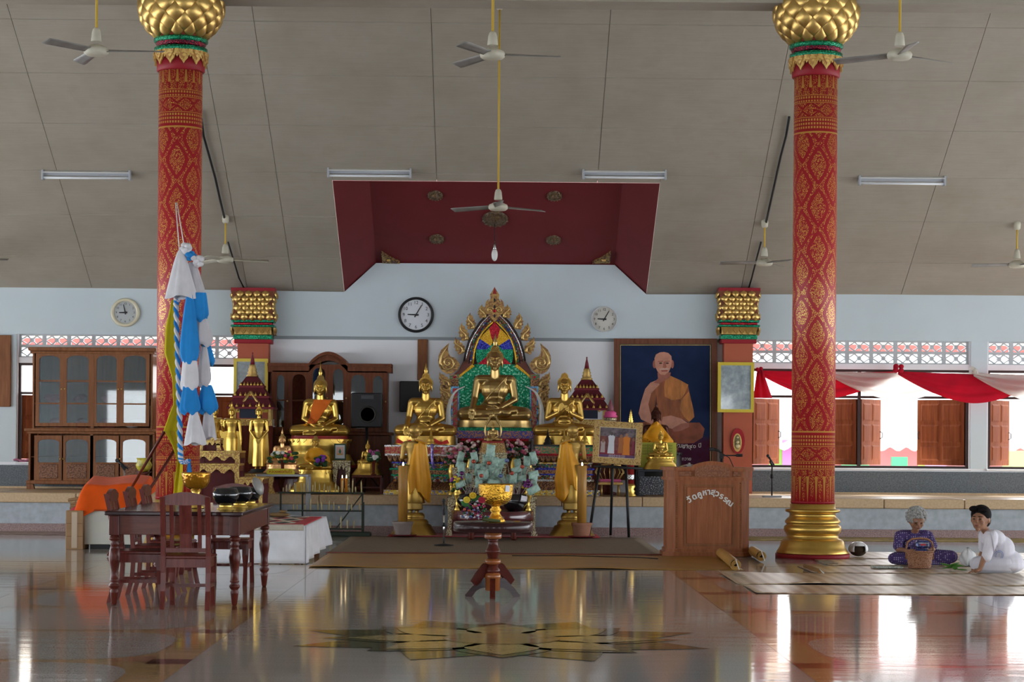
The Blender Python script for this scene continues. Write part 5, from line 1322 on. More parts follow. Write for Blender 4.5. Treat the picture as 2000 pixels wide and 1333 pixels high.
# coffer ornaments and hanging bulb
tilt=math.atan(SL)
MED=carved('bronze medallion',(.22,.15,.07),(.07,.04,.03),20,.6,.4)
def medallion(label,px,py,r):
    o=thing('ceiling_medallion',label,'ornament',cofpt(px,py),0,'coffer medallions'); o.rotation_euler=(-tilt,0,0)
    part('rosette',MB().lathe([(r,0.01),(r,-.015),(r*.85,-.035),(r*.6,-.03),(r*.5,-.05),(r*.2,-.075),(.001,-.08)],28),MED,o)
    me=MB().ell((0,0,0),(r*.12,r*.17,.02),nu=8,nv=5).mesh('petal',MED)
    for i in range(14): a=2*PI*i/14; link('petal',me,o,(r*.88*math.sin(a),-r*.88*math.cos(a),-.022),(0,0,a))
for l,x,y in (('upper left',850,381),('upper right',1083,382),('lower left',853,466),('lower right',1081,468)): medallion('small bronze medallion on the maroon coffer, %s'%l,x,y,.115)
medallion('large bronze medallion above the hanging bulb',967,427,.20)
for l,px,s in (('left',764,1),('right',1174,-1)):
    P_=[cofpt(px-17*s,509),cofpt(px+17*s,510),cofpt(px-19*s,490)]
    o=thing('corner_ornament','gilt corner ornament at the lower %s of the maroon coffer'%l,'ornament',P_[0]); q=[p-P_[0] for p in P_]; m=(q[1]+q[2])/2
    tri=[q[0],q[1],(q[0]*.25+m*.9),q[2]]; 
    if s<0: tri=tri[::-1]
    up=Vector((0,-.03,-.05)); b=MB().add([p+Vector((0,.01,.02)) for p in tri]+[p+up for p in tri],[(7,6,5,4)]+[(i,(i+1)%4,4+(i+1)%4,4+i) for i in range(4)]); part('plate',b,carved('gilt plate',(.40,.28,.10),(.10,.05,.03),14,.6,.4),o)
    part('boss',MB().ell(tuple((tri[0]+tri[1]+tri[2]+tri[3])/4+up),(.04,.02,.03),nu=10,nv=6),GOLDD,o)
d=cofpt(967,427).y; root=thing('hanging_bulb','bare white bulb hanging on a cord from the large medallion','light bulb',at(966,498,d)); zt_=cofpt(967,427).z-root.location.z-.02
part('cord',MB().tube([(0,0,.22),(0,0,zt_-.06)],.006,6),BLACK,root); part('socket',MB().lathe([(.03,.08),(.032,.10),(.028,.17),(.012,.22)],12),CHROME,root); part('bulb',MB().ell((0,0,0),(.05,.05,.10),nu=14,nv=10),mat('opal glass',(.85,.85,.83),.2),root)
# ceiling cables
def ccable(label,pts,r=.018):
    b=MB(); b.tube([ceilpt(*p)+Vector((0,-.02,-.03)) for p in pts],r,6); single('ceiling_cable',b,BLACK,label,'cable')
ccable('black cable along the ceiling from the left column to the far fan',[(392,215),(398,262),(410,305),(421,345),(431,390),(441,432)])
ccable('black cable from the left far fan down to the left pilaster',[(446,470),(455,500),(467,540),(477,560)],.014)
ccable('black cable along the ceiling from the right column to the far fan',[(1541,225),(1535,262),(1525,300),(1514,350),(1504,395),(1494,440)])
ccable('black cable from the right far fan down to the right pilaster',[(1486,470),(1478,500),(1468,540),(1460,566)],.014)
# clocks
def clock(label,px,py,rpx,rim,face,ink,hh,mm,rimw,num=.17):
    d=DW-.06; c=at(px,py,d); r=rpx/S(d); root=thing('wall_clock',label,'clock',c)
    RT=rotm(PI/2)
    part('rim',MB().lathe([(r*.97,-.012),(r,.0),(r*.99,.03),(r*(1-rimw/2),.045),(r*(1-rimw),.03),(r*(1-rimw),.012)],48,M=RT,cap=False),rim,root)
    part('dial',MB().lathe([(r*.99,-.012),(r*.99,.0),(r*(1-rimw)+.005,.014),(.001,.0141)],48,M=RT),face,root)
    R_=r*(1-rimw)
    for i in range(1,13):
        a=2*PI*i/12; tm=textmesh(str(i),r*num*1.55,ink,.001); part('numeral',tm,None,root,(R_*.80*math.sin(a),-.016,R_*.80*math.cos(a)))
    for nm,L,w,a in (('hour_hand',R_*.55,.014,2*PI*(hh/12)),('minute_hand',R_*.74,.010,2*PI*mm/60)):
        part(nm,MB().prism([(-w,-R_*.18),(w,-R_*.18),(w*.6,L),(-w*.6,L)],-.004,0),ink,root,(0,-.022 if nm[0]=='h' else -.027,0),(0,a,0))
    part('hub',MB().lathe([(.018,0),(.018,.03),(.001,.032)],12,M=RT),ink,root)
INK=mat('clock ink',(.03,.03,.035),.6)
clock('large round wall clock with black rim left of the throne',812.5,615.5,35,BLACK,mat('clock white',(.70,.73,.78),.5),INK,9.08,5,.15)
clock('small white wall clock right of the throne',1180,624,25.5,mat('white plastic',(.75,.77,.8),.4),mat('clock cream',(.62,.60,.55),.5),INK,9.08,5,.07)
clock('cream-rimmed wall clock above the left cabinet',245,611,28.5,mat('cream rim',(.68,.63,.47),.35,.1),mat('clock grey',(.48,.50,.51),.4),INK,8.97,58,.24,.13)
# ================================================================== OFFERINGS IN THE MIDDLE
FZ=.012
def sheet(name,label,cat,x0,x1,d0,d1,m,z=.004,th=.004,wav=.0,nu=30,nv=12,kind=None,group=None,seed=1,skew=0):
    r=random.Random(seed); ph=[r.uniform(0,6) for _ in range(6)]
    def f(u,w):
        x=x0+(x1-x0)*u; y=d0+(d1-d0)*w
        zz=z+th+wav*(max(0,math.sin(x*2.1+ph[0]+y*.9)*.5+math.sin(x*4.3+ph[1]-y*2)*.3)**2+.15*(1+math.sin(x*9+ph[2]))*(1-abs(2*w-1)))
        return (x+skew*(y-d0),y+.02*math.sin(x*3+ph[3])*(wav>0),zz)
    return single(name,MB().grid(f,nu,nv,thick=th*.8),m,label,cat,group=group)
t=NT('woven reed mat'); v=t.obj(); br=t.node('ShaderNodeTexBrick'); t.l.new(v,br.inputs['Vector']); br.inputs['Scale'].default_value=9; br.inputs['Color1'].default_value=(.25,.185,.12,1); br.inputs['Color2'].default_value=(.16,.115,.075,1); br.inputs['Mortar'].default_value=(.10,.07,.05,1); br.inputs['Mortar Size'].default_value=.03
t.set(col=br.outputs['Color'],rough=.6); t.bump(t.noise(v,120,2),.2,.003); WOVEN=t.m
sheet('woven_mat','large brown woven reed mat before the altar','mat',-2.05,2.12,25.55,30.1,WOVEN,.004,.004)
b=MB().box(-2.07,2.14,25.52,25.60,.010,.014); single('mat_border',b,mat('red mat border',(.25,.02,.02),.7),'red woven border at the front edge of the reed mat','border')
sheet('brown_floor_cover','wide ochre brown sheet spread in front of the reed mat','floor cover',-2.03,2.75,22.75,25.5,mat('ochre vinyl sheet',(.36,.19,.045),.38,0,.15,1.5),.002,.004,.02,60,20,seed=5)
sheet('red_carpet','red carpet strip under the disciples and candle pots','carpet',xat(760,30),xat(1172,30),29.75,30.78,cloth('red carpet pile',(.36,.01,.02)),.012,.006)
# round pedestal table in front
dR=18.75; c=onz(962,1166); root=thing('round_table','small round dark wood pedestal table in the foreground','table',(c.x,c.y,0)); sR=S(c.y); zt=at(962,1020,c.y).z
DW2=wood('glossy dark wood',(.022,.008,.010),(.055,.018,.018),.2,1,'x',.15); RW=wood('orange turned wood',(.26,.075,.02),(.40,.13,.04),.22,1,'z',.5)
part('table_top',MB().lathe([(.02,zt-.085),(.352,zt-.085),(.36,zt-.075),(.36,zt-.012),(.352,zt),(.001,zt)],64),DW2,root)
part('drum',MB().lathe([(.075,zt-.15),(.078,zt-.145),(.078,zt-.085)],32),RW,root)
part('turned_stem',MB().lathe([(.05,zt-.155),(.042,zt-.17),(.048,zt-.22),(.066,zt-.255),(.07,zt-.27),(.058,zt-.285),(.05,zt-.31),(.05,zt-.33)],24),DARKWOOD,root)
part('turned_ring',MB().lathe([(.05,zt-.33),(.070,zt-.345),(.074,zt-.36),(.066,zt-.378),(.05,zt-.385)],24),RW,root)
part('turned_stem',MB().lathe([(.05,zt-.385),(.048,zt-.41),(.068,zt-.435),(.062,zt-.455),(.05,zt-.475),(.055,zt-.49)],24),DARKWOOD,root)
part('hub_block',MB().lathe([(.066,.055),(.07,.06),(.07,.165),(.074,.17),(.074,.20),(.05,.225)],24),RW,root)
lg=[(.05,.165),(.10,.17),(.125,.155),(.15,.125),(.20,.075),(.235,.03),(.25,.015),(.245,0),(.185,0),(.17,.02),(.15,.05),(.11,.075),(.05,.085)]
for i,a in enumerate((0,PI,PI/2,-PI/2)):
    part('scroll_leg',MB().prism(lg,-.024,.024),DW2 if i<3 else DARKWOOD,root,(0,0,0),(0,0,a))
for i,a in enumerate((.0,PI)):
    part('upper_brace',MB().prism([(x*.85,z+.13) for x,z in lg[:7]]+[(.17,.10),(.14,.12),(.11,.16),(.06,.21)],-.022,.022),mat('matte red brace',(.085,.014,.009),.6,0,0,6,0,60,.1),root,(0,.03,0),(0,0,a+.45))
CT=root.location.copy(); CT.z=zt
# gold pedestal bowl
t=NT('embossed gold bowl'); v=t.obj(); n=t.noise(v,42,3,.6); t.set(col=(.80,.43,.05),metal=.95,rough=.22); t.bump(n,.9,.02); EMB=t.m
root=thing('pedestal_bowl','embossed gold pedestal bowl on the round table','bowl',(at(968,1000,c.y).x,c.y,zt)); 
pr=[(.085,0),(.09,.008),(.075,.03),(.05,.06),(.035,.085),(.05,.10),(.052,.115),(.035,.13),(.04,.145),(.10,.165),(.135,.20),(.152,.25),(.155,.31),(.158,.335),(.152,.345),(.145,.335),(.142,.26),(.12,.20),(.001,.175)]
part('bowl',MB().lathe(pr,48),EMB,root)
part('price_tag',MB().box(-.026,.026,-.003,.001,-.028,.028),mat('paper tag',(.78,.78,.85),.7),root,(.105,-.118,.305),(0,.06,.7))
# bouquet lying on the table
root=thing('wrapped_bouquet','bouquet of foil-wrapped flowers lying on the round table','bouquet',(at(930,1010,c.y).x,c.y-.12,zt)); r=random.Random(11)
cols=[((.35,.03,.14),'magenta'),((.12,.16,.32),'blue'),((.45,.08,.05),'red'),((.5,.5,.55),'silver'),((.02,.10,.04),'green'),((.10,.02,.10),'plum')]
for cc,nm in cols:
    b=MB()
    for q in range(13):
        a=r.uniform(0,PI); rad=r.uniform(.02,.12); x=rad*math.cos(a)*1.05-.01; z=.035+abs(rad*math.sin(a))*1.2; y=r.uniform(-.06,.06)
        b.ell((x,y,z),(r.uniform(.008,.018),.014,r.uniform(.008,.016)),nu=7,nv=4)
    part('blossoms',b,mat('foil '+nm,cc,.25,.35),root,kind='stuff')
part('stems',MB().tube([(.06,0,.03),(.12,.01,.02),(.22,.02,.012)],[.02,.016,.012],7),mat('stem green',(.10,.12,.04),.6),root)
for x,y,z,cc in ((-.03,.02,.24,(.75,.50,.03)),(-.085,.03,.20,(.75,.55,.05)),(.05,.0,.20,(.40,.02,.05))):
    b=MB()
    for q in range(12):
        a=2*PI*q/12; b.ell((x+.022*math.cos(a),y,z+.022*math.sin(a)),(.014,.01,.009),nu=6,nv=4)
    b.ell((x,y-.006,z),(.014,.012,.014),nu=8,nv=5); part('large_blossom',b,mat('petal %d'%int(cc[1]*100+z*100),cc,.6),root)
for x,z,a in ((-.10,.16,.6),(.0,.215,-.4),(-.07,.14,1.2)): part('leaf',MB().ell((0,0,0),(.045,.006,.022),nu=8,nv=5,M=TR(x,.03,z)@rotm(0,a,0)),mat('leaf green',(.03,.14,.03),.5),root)
single('bamboo_clip',MB().bbox(-.03,.03,-.01,.01,0,.012,.003),mat('bamboo',(.35,.2,.05),.6),'small bamboo clip on the round table','clip',(at(1010,1012,c.y).x,c.y,zt))
# low maroon drum table with bowls and money
dD=29.3; root=thing('drum_table','low round maroon table behind the pedestal table','table',(at(962,1000,dD).x,dD,0)); zD=at(962,998,dD).z
part('top',MB().lathe([(.001,zD-.13),(.58,zD-.13),(.585,zD-.12),(.585,zD-.01),(.575,zD),(.001,zD)],48),mat('maroon gloss',(.09,.012,.016),.2,0,.1,4,0,60,.5,.4),root)
for i in range(4): a=PI/4+i*PI/2; part('leg',MB().lathe([(.035,0),(.04,.03),(.03,.15),(.045,zD-.13)],12),DARKWOOD,root,(.42*math.cos(a),.42*math.sin(a),.012))
def blackbowl(label,px,d,z,r,name='black_bowl',tagd=False,stand=False):
    rt=thing(name,label,'bowl',(at(px,960,d).x,d,z)); z0=.042 if stand else 0
    if stand: part('gold_stand',MB().lathe([(r*.66,0),(r*.68,.008),(r*.45,.022),(r*.5,.034),(r*.48,.042)],24),GOLD2,rt)
    part('bowl',MB().lathe([(r*.45,z0),(r*.75,z0+r*.18),(r*.98,z0+r*.6),(r,z0+r*.85),(r*.86,z0+r*1.18),(r*.80,z0+r*1.25),(r*.74,z0+r*1.2),(r*.85,z0+r*.8),(.001,z0+r*.3)],32),mat('glossy black lacquer',(.008,.008,.010),.08,0,0,6,0,60,.5,.5),rt)
    if tagd: part('price_tag',MB().box(-.05,.05,-.003,.002,-.035,.035),mat('paper tag',(.78,.78,.85),.7),rt,(r*.66,-r*.82,z0+r*.95),(0,.2,.6))
    return rt
bR=blackbowl('black bowl of banknote sticks at right on the maroon table',1006,dD,zD,.19,tagd=True); bL=blackbowl('black bowl of banknote sticks at left on the maroon table',918,dD,zD,.19)
NOTE=carved('green banknote paper',(.40,.58,.50),(.24,.40,.34),14,0,.6,(.3,.7)); r=random.Random(5)
nm=MB().grid(lambda u,w:((u-.5)*.10,-.012*math.sin(u*PI)-.006*math.sin(w*5),(w-.5)*.15),5,4,thick=.001).mesh('banknote',NOTE); nm2=MB().grid(lambda u,w:((u-.5)*.15,-.015*math.sin(u*PI*1.5),(w-.5)*.085),6,3,thick=.001).mesh('banknote',NOTE)
STK=mat('clear wrapped stick',(.42,.38,.34),.3)
N=0
for (cx,n) in ((918,26),(1006,30)):
    for i in range(n):
        bx=at(cx,970,dD).x+r.uniform(-.11,.11); tx=max(900,min(1042,cx+r.uniform(-62,60))); ty=r.uniform(893,948); y=dD+r.uniform(-.12,.12)
        tip=at(tx,ty,y); base=Vector((bx,dD+(y-dD)*.5,zD+.07)); rt=thing('money_stick','green banknote clipped to a stick in the %s black offering bowl'%('left' if cx<960 else 'right'),'money',base,0,'banknote sticks in the %s offering bowl'%('left' if cx<960 else 'right'))
        part('stick',MB().tube([(0,0,0),tip-base],.004,5),STK,rt); o=link('banknote',nm if r.random()<.7 else nm2,rt,tip-base,(r.uniform(-.2,.2),r.uniform(-.35,.35),r.uniform(-.5,.5)))
for px,py,lab in ((958,882,'single banknote standing highest before the small bronze Buddha'),(1042,972-15,'banknotes fanned out low at the right of the offerings'),(965,945,'wide banknote lying above the gold bowl rim')):
    tip=at(px,py,dD-.1); base=Vector((at(1006 if px>990 else 930,970,dD).x,dD,zD+.08)); rt=thing('money_stick',lab,'money',base); part('stick',MB().tube([(0,0,0),tip-base],.004,5),STK,rt); link('banknote',nm2 if py>940 else nm,rt,tip-base,(0,-.5 if px>1000 else .15,.2),(1.25,1.25,1.25))
for (px,py,cc) in ((1000,925,'red'),(940,930,'red'),(990,900,'blue'),(1020,912,'red'),(902,925,'plum'),(955,905,'red'),(925,902,'red'),(978,930,'blue'),(1032,945,'plum')):
    tip=at(px,py,dD-.13); base=Vector((at(1006 if px>962 else 918,970,dD).x,dD,zD+.08)); rt=thing('paper_flower','small %s foil flower on a stick among the banknotes'%cc,'flower',base,0,'%s foil flowers among the banknotes'%cc)
    part('stick',MB().tube([(0,0,0),tip-base],.004,5),STK,rt); part('blossom',MB().ell(tuple(tip-base),(.032,.025,.03),nu=8,nv=5),MATS['foil '+cc],rt)
# pink bouquets in gold vases
def bouquet(label,px,py,d,seed,cols,h=.3,w=.17,zb=PH):
    r=random.Random(seed); c=at(px,py,d); rt=thing('flower_vase',label,'flowers',(c.x,d,zb),0,None); H=c.z-zb
    part('vase',MB().lathe([(.05,0),(.055,.01),(.03,.05),(.028,H*.35),(.055,H*.55),(.06,H*.66),(.035,H*.76),(.05,H*.80)],16),GOLD2,rt)
    for cc in cols:
        b=MB()
        for i in range(12):
            a=r.uniform(0,2*PI); q=r.uniform(.2,1); b.ell((w*q*math.cos(a),w*.7*q*math.sin(a),H+r.uniform(-.7,.9)*w*(1.1-.4*q)),(.028,.028,.024),nu=7,nv=5)
        part('blossoms',b,mat('petal '+str(cc),cc,.6,0,.2,40),rt,kind='stuff')
    b=MB()
    for i in range(16): a=r.uniform(0,2*PI); b.ell((w*.7*math.cos(a),w*.5*math.sin(a),H+r.uniform(-1,.3)*w),(.035,.012,.02),nu=6,nv=4)
    part('leaves',b,mat('dark leaf',(.02,.07,.02),.5),rt,kind='stuff')
PINK=[(.55,.12,.22),(.62,.30,.36),(.65,.52,.46)]
bouquet('pink bouquet in a gold vase left of the bronze Buddha stand',918,878,31.1,1,PINK)
bouquet('pink bouquet in a gold vase right of the bronze Buddha stand',1004,876,31.1,2,PINK)
bouquet('pink bouquet in a gold vase at the far left of the altar',883,892,31.1,3,PINK)
bouquet('pink bouquet in a gold vase at the far right of the altar',1034,893,31.1,4,PINK)
bouquet('yellow and violet flowers at the left end of the offerings',894,945,dD,6,[(.72,.55,.04),(.28,.05,.30)],.3,.12,zD)
bouquet('yellow and violet flowers at the right end of the offerings',1031,948,dD,7,[(.72,.55,.04),(.28,.05,.30)],.3,.08,zD)
# jewelled garland, green leaves, flower arrangements of the left statues
def posy(label,px,py,d,seed,cols,w,zb):
    r=random.Random(seed); c=at(px,py,d); rt=thing('flower_posy',label,'flowers',(c.x,d,zb)); H=c.z-zb
    part('holder',MB().lathe([(.04,0),(.045,.01),(.02,.03),(.03,max(.04,H-.03))],12),DARKWOOD,rt)
    for cc in cols:
        b=MB()
        for i in range(5): b.ell((r.uniform(-w,w),r.uniform(-.04,.04),H+r.uniform(-.02,.09)),(.034,.028,.03),nu=8,nv=5)
        part('blossoms',b,mat('petal '+str(cc),cc,.6),rt,kind='stuff')
    b=MB()
    for i in range(26): b.ell((r.uniform(-w*1.2,w*1.2),r.uniform(-.04,.06),H+r.uniform(-.06,.07)),(.045,.015,.025),nu=6,nv=4)
    part('leaves',b,mat('dark leaf',(.02,.07,.02),.5),rt,kind='stuff')
zst=at(551,927,30.2).z
posy('green leaves with white and yellow flowers before the rosy Buddha',552,895,30.3,3,[(.7,.45,.02),(.75,.75,.7),(.45,.05,.1)],.17,zst+.001)
posy('violet orchids in the lap of the shawled Buddha',626,902,31.17,4,[(.18,.03,.35),(.24,.05,.42)],.06,at(626,908,31.17).z)
posy('green leaves and orchids at the small Buddha under the loudspeaker',730,893,31.28,5,[(.30,.05,.20),(.7,.7,.65)],.06,at(718,929,31.3).z+.001)
single('bead_garland',MB().tube([(0,0,0),(.0,-.012,-.12),(.005,-.02,-.25),(.03,-.02,-.38)],.022,8),mosaic('purple beads',[(.2,.12,.6),(.5,.45,.8),(.3,.2,.7)],60),'purple bead garland hanging from the red altar','garland',at(844,870,31.24)+Vector((0,0,.02)))
# candles in clay pots
CAN=mat('amber candle wax',(.46,.23,.045),.4,0,.12,6,0,60,.4,0,(6,6,.6)); CLAY=mat('terracotta',(.40,.19,.12),.8,0,.1,8); 
fl=NT('candle flame'); fl.set(col=(1,.9,.6)); fl.b.inputs['Emission Color'].default_value=(1,.8,.45,1); fl.b.inputs['Emission Strength'].default_value=9
for px,lab,cl in ((786.5,'tall amber candle in a grey clay pot before the left disciple',mat('grey clay',(.30,.25,.23),.85,0,.1,8)),(1136,'tall amber candle in a terracotta pot before the right disciple',CLAY)):
    d=29.78; rt=thing('pot_candle',lab,'candle',(at(px,1040,d).x,d,.0185)); s=S(d)
    part('saucer',MB().lathe([(.15,0),(.20,.015),(.205,.02),(.15,.018)],32),mat('red saucer',(.20,.01,.015),.4),rt)
    part('pot',MB().lathe([(.10,.018),(.115,.03),(.135,.15),(.145,.175),(.15,.18),(.15,.21),(.13,.21),(.12,.17),(.001,.16)],32),cl,rt)
    H=at(px,910,d).z-.0185
    part('candle',MB().lathe([(.069,.16),(.069,H-.01),(.06,H),(.001,H-.012)],20),CAN,rt); part('flame',MB().lathe([(.001,H-.01),(.013,H+.01),(.010,H+.03),(.001,H+.05)],10),fl.m,rt)
# ---- microphones
def mic(rt,p,dirv,L=.16,r=.02):
    p=Vector(p); dv=Vector(dirv).normalized(); b=MB().tube([p,p+dv*L],[r*.55,r*.8],10); part('mic_body',b,BLACK,rt); part('mic_head',MB().ell(tuple(p+dv*(L+.02)),(r*1.25,)*3,nu=12,nv=8),mat('mic grille',(.04,.04,.045),.5,.4),rt)
def micstand(label,px,d,z,ztop,mdir,lab2=None,base='disc',H=None):
    rt=thing('microphone_stand',label,'microphone',(at(px,900,d).x,d,z)); h=ztop-z
    if base=='disc': part('base',MB().lathe([(.13,0),(.13,.012),(.03,.025),(.015,.03)],24),BLACK,rt)
    else: part('base',MB().bbox(-.14,.14,-.10,.10,0,.025,.008),mat('grey metal base',(.3,.31,.33),.35,.5),rt)
    part('pole',MB().tube([(0,0,.02),(0,0,h)],.011,8),BLACK if base!='disc' else CHROME,rt); part('clutch',MB().lathe([(.018,h*.55),(.024,h*.56),(.024,h*.66),(.018,h*.68)],12),BLACK,rt)
    part('clip',MB().cap((0,0,h-.03),(mdir[0]*.05,mdir[1]*.05,h+.02),.02,.018),BLACK,rt); mic(rt,(-mdir[0]*.06,-mdir[1]*.06,h-.03),mdir); return rt
micstand('black microphone on a short stand on the platform by the right window',1508,31.25,PH,at(1508,905,31.25).z,(-.55,-.3,.75),base='box')
micstand('slim microphone stand on the reed mat left of the round table',868,27.4,.0105,at(868,1000,27.4).z,(-.05,-.15,1))
micstand('black microphone standing behind the orange cloth',243,27.2,0,at(243,912,27.2).z,(-.75,-.2,.6))
# ---- rack of candles
RK=mat('dark green iron',(.035,.045,.035),.55,.4); dK=29.9; rt=thing('candle_rack','dark iron rack of candle stubs left of the altar','rack',(at(630,1040,dK).x,dK,0)); k=PX(dK,rt.location)
rails=[]
for i,(py,xa_,xb_,yo) in enumerate(((962,540,710,.22),(997,560,709,.11),(1032,600,707,0))):
    a,z=k.p(xa_,py); c2,_=k.p(xb_,py); part('rail',MB().box(a,c2,yo-.04,yo+.04,z-.02,z),RK,rt); rails.append((a,c2,yo,z))
for px in (545,588,706): x,_=k.p(px,1000); part('post',MB().box(x-.012,x+.012,.21,.235,.0,rails[0][3]-.02),RK,rt)
x,_=k.p(710,1000); part('post',MB().box(x-.012,x+.012,-.02,.005,0,rails[2][3]+.38),RK,rt)
a=k.p(706,966); c2=k.p(655,1035); part('brace',MB().tube([(a[0],.22,a[1]),(c2[0],0,c2[1])],.009,6),RK,rt)
part('drip_tray',MB().bbox(k.p(612,1040)[0],k.p(725,1040)[0],-.10,.10,.0,.07,.015),RK,rt)
r=random.Random(2); nc=0
for (a,c2,yo,z),n,rl in zip(rails,(22,12,6),('top','middle','bottom')):
    me=MB().lathe([(.010,0),(.010,.12),(.004,.13),(.001,.15)],7).mesh('candle_stub',mat('yellow wax',(.66,.56,.28),.5))
    for i in range(n):
        x=a+.03+(c2-a-.06)*(i+r.uniform(-.3,.3)+.5)/n; o=tag(link('candle_stub',me,None,(rt.location.x+x,dK+yo+r.uniform(-.025,.025),z)),'yellow wax candle stub on the %s rail of the iron rack'%rl,'candle','candle stubs on the %s rail'%rl); o.scale=(1,1,r.uniform(.4,1.5)); o.rotation_euler=(r.uniform(-.04,.04),r.uniform(-.06,.06),0)
for px,lab in ((668,'orange candle lit at the right of the iron rack'),(676,'orange candle with bright flame at the right of the iron rack')):
    o=thing('lit_candle',lab,'candle',(at(px,962,dK+.2).x,dK+.23,rails[0][3])); part('stick',MB().lathe([(.022,0),(.022,.2),(.001,.205)],12),mat('orange wax',(.60,.22,.02),.4),o)
    part('flame',MB().lathe([(.001,.20),(.008,.215),(.001,.25)],8),fl.m,o)
# ================================================================== LECTERN, EASEL, RIGHT SIDE
dL=25.35; c=at(1383,1089,dL); lec=thing('lectern','carved wooden lectern with white lettering right of the altar','lectern',(c.x,dL,.0065)); k=PX(dL,lec.location); sL=S(dL)
W=lambda px,py=1000: k.p(px,py)[0]
Zp=lambda py: k.p(1383,py)[1]
xl,xr=W(1319),W(1449); ch=.10; dep=.52
def octa(e,z0,z1): 
    p=[(xl-e*.4,-e),(xr+e*.4,-e),(xr+ch+e,ch-e*.4),(xr+ch+e,dep),(xl-ch-e,dep),(xl-ch-e,ch-e*.4)]
    n=6; return MB().add([(x,y,z0) for x,y in p]+[(x,y,z1) for x,y in p],[tuple(range(n-1,-1,-1)),tuple(range(n,2*n))]+[(i,(i+1)%n,n+(i+1)%n,n+i) for i in range(n)])
part('plinth',octa(.045,0,Zp(1079)),TEAKL,lec); part('plinth_moulding',octa(.02,Zp(1079),Zp(1073)),TEAKL,lec)
part('body',octa(0,Zp(1073),Zp(939)),TEAKL,lec)
part('cornice',octa(.035,Zp(939),Zp(933)),TEAKL,lec); part('upper_band',octa(.015,Zp(933),Zp(920)),TEAKL,lec); part('shelf_edge',octa(.05,Zp(920),Zp(913.5)),TEAKL,lec)
# front panel: stiles and raised field
part('panel_border',MB().box(W(1336),W(1434),-.012,.0,Zp(1068),Zp(1064)).box(W(1336),W(1434),-.012,0,Zp(951),Zp(947)).box(W(1336),W(1339),-.012,0,Zp(1064),Zp(951)).box(W(1431),W(1434),-.012,0,Zp(1064),Zp(951)),TEAK,lec)
part('front_panel',MB().bbox(W(1341),W(1429),-.008,.004,Zp(1063),Zp(952),.006),TEAKL,lec)
CARV=carved('carved lectern band',(.28,.105,.048),(.20,.072,.032),26,0,.6)
for px in (1322,1446):
    b=MB()
    for i in range(30): z=Zp(1072)+(Zp(942)-Zp(1072))*(i+.5)/30; b.ell((W(px),-.003,z),(.010,.010,.013),nu=6,nv=4)
    part('beaded_edge',b,TEAK,lec,kind='stuff')
cx=(W(1352)+W(1428))/2; hw=(W(1428)-W(1352))/2
pts=[(cx-hw-.02,Zp(914))]+[(cx-hw+2*hw*i/16,Zp(914)+(Zp(901)-Zp(914))*math.sin(PI*(.12+.76*i/16))**1.0) for i in range(17)]+[(cx+hw+.02,Zp(914))]
part('arched_crest',MB().prism(pts,-.045,-.005),TEAKL,lec)
pts2=[(cx-hw+.02,Zp(932))]+[(x*.9+cx*.1,z-.045) for x,z in pts[1:-1]]+[(cx+hw-.02,Zp(932))]
part('crest_carving',MB().prism([(p[0],p[1]) for p in pts2][::-1][::-1],-.055,-.02),CARV,lec)
part('side_carving',MB().bbox(W(1324),W(1350),-.022,0,Zp(931),Zp(922),.004),CARV,lec); part('side_carving',MB().bbox(W(1430),W(1446),-.022,0,Zp(931),Zp(922),.004),CARV,lec)
LET=mat('white letters',(.72,.70,.66),.6)
gl=['วั','ด','คู','ห','า','สุ','ว','ร','ร','ณ']; pos=[(1346,976),(1356,970),(1366,965.5),(1376,962),(1384.5,960.5),(1392.5,961),(1401,964),(1409,969),(1417,975),(1425,982)]
for g_,(px,py) in zip(gl,pos):
    x,z=k.p(px,py+1); a=(px-1386)/40*.62
    part('letter',textmesh(g_,.098,LET,.004,'CENTER',.0032),None,lec,(x,-.014,z),(0,a,0))
lm=thing('lectern_microphone','black boom microphone standing behind the lectern','microphone',(at(1422,940,dL).x,dL+.74,0)); k2=PX(dL+.74,lm.location)
part('base',MB().lathe([(.14,.0),(.14,.015),(.02,.03)],20),BLACK,lm); z1=k2.p(1422,892)[1]; part('pole',MB().tube([(0,0,.02),(0,0,z1)],.013,8),BLACK,lm)
p0=k2.p(1447,890); p1=k2.p(1404,882); p2=k2.p(1390,878)
part('boom',MB().tube([(p0[0],0,p0[1]),(0,0,z1+.01),(p1[0],-.02,p1[1])],.009,8),BLACK,lm); part('joint',MB().cbox((0,0,z1),(.05,.04,.06)),BLACK,lm); part('counterweight',MB().tube([(p0[0]-.06,0,p0[1]+.0),(p0[0]+.02,0,p0[1])],.02,10),BLACK,lm)
part('mic_body',MB().tube([(p1[0]+.03,-.02,p1[1]-.005),(p2[0]+.02,-.03,p2[1])],[.012,.02],10),BLACK,lm); part('mic_head',MB().ell((p2[0],-.03,p2[1]),(.032,.028,.028),nu=12,nv=8),BLACK,lm)
part('cable',MB().tube([(p1[0],.0,p1[1]),(.1,.01,z1-.02),(.16,.03,z1-.15),(.18,.02,z1-.5),(.2,0,.4),(.2,0,.02)],.006,6),BLACK,lm)
b=MB().tube([onz(px,py,.02) for px,py in ((1000,1086),(1100,1086),(1180,1088),(1240,1089),(1285,1092))],.006,6); single('floor_cable',b,BLACK,'black cable along the front of the reed mat to the lectern','cable')
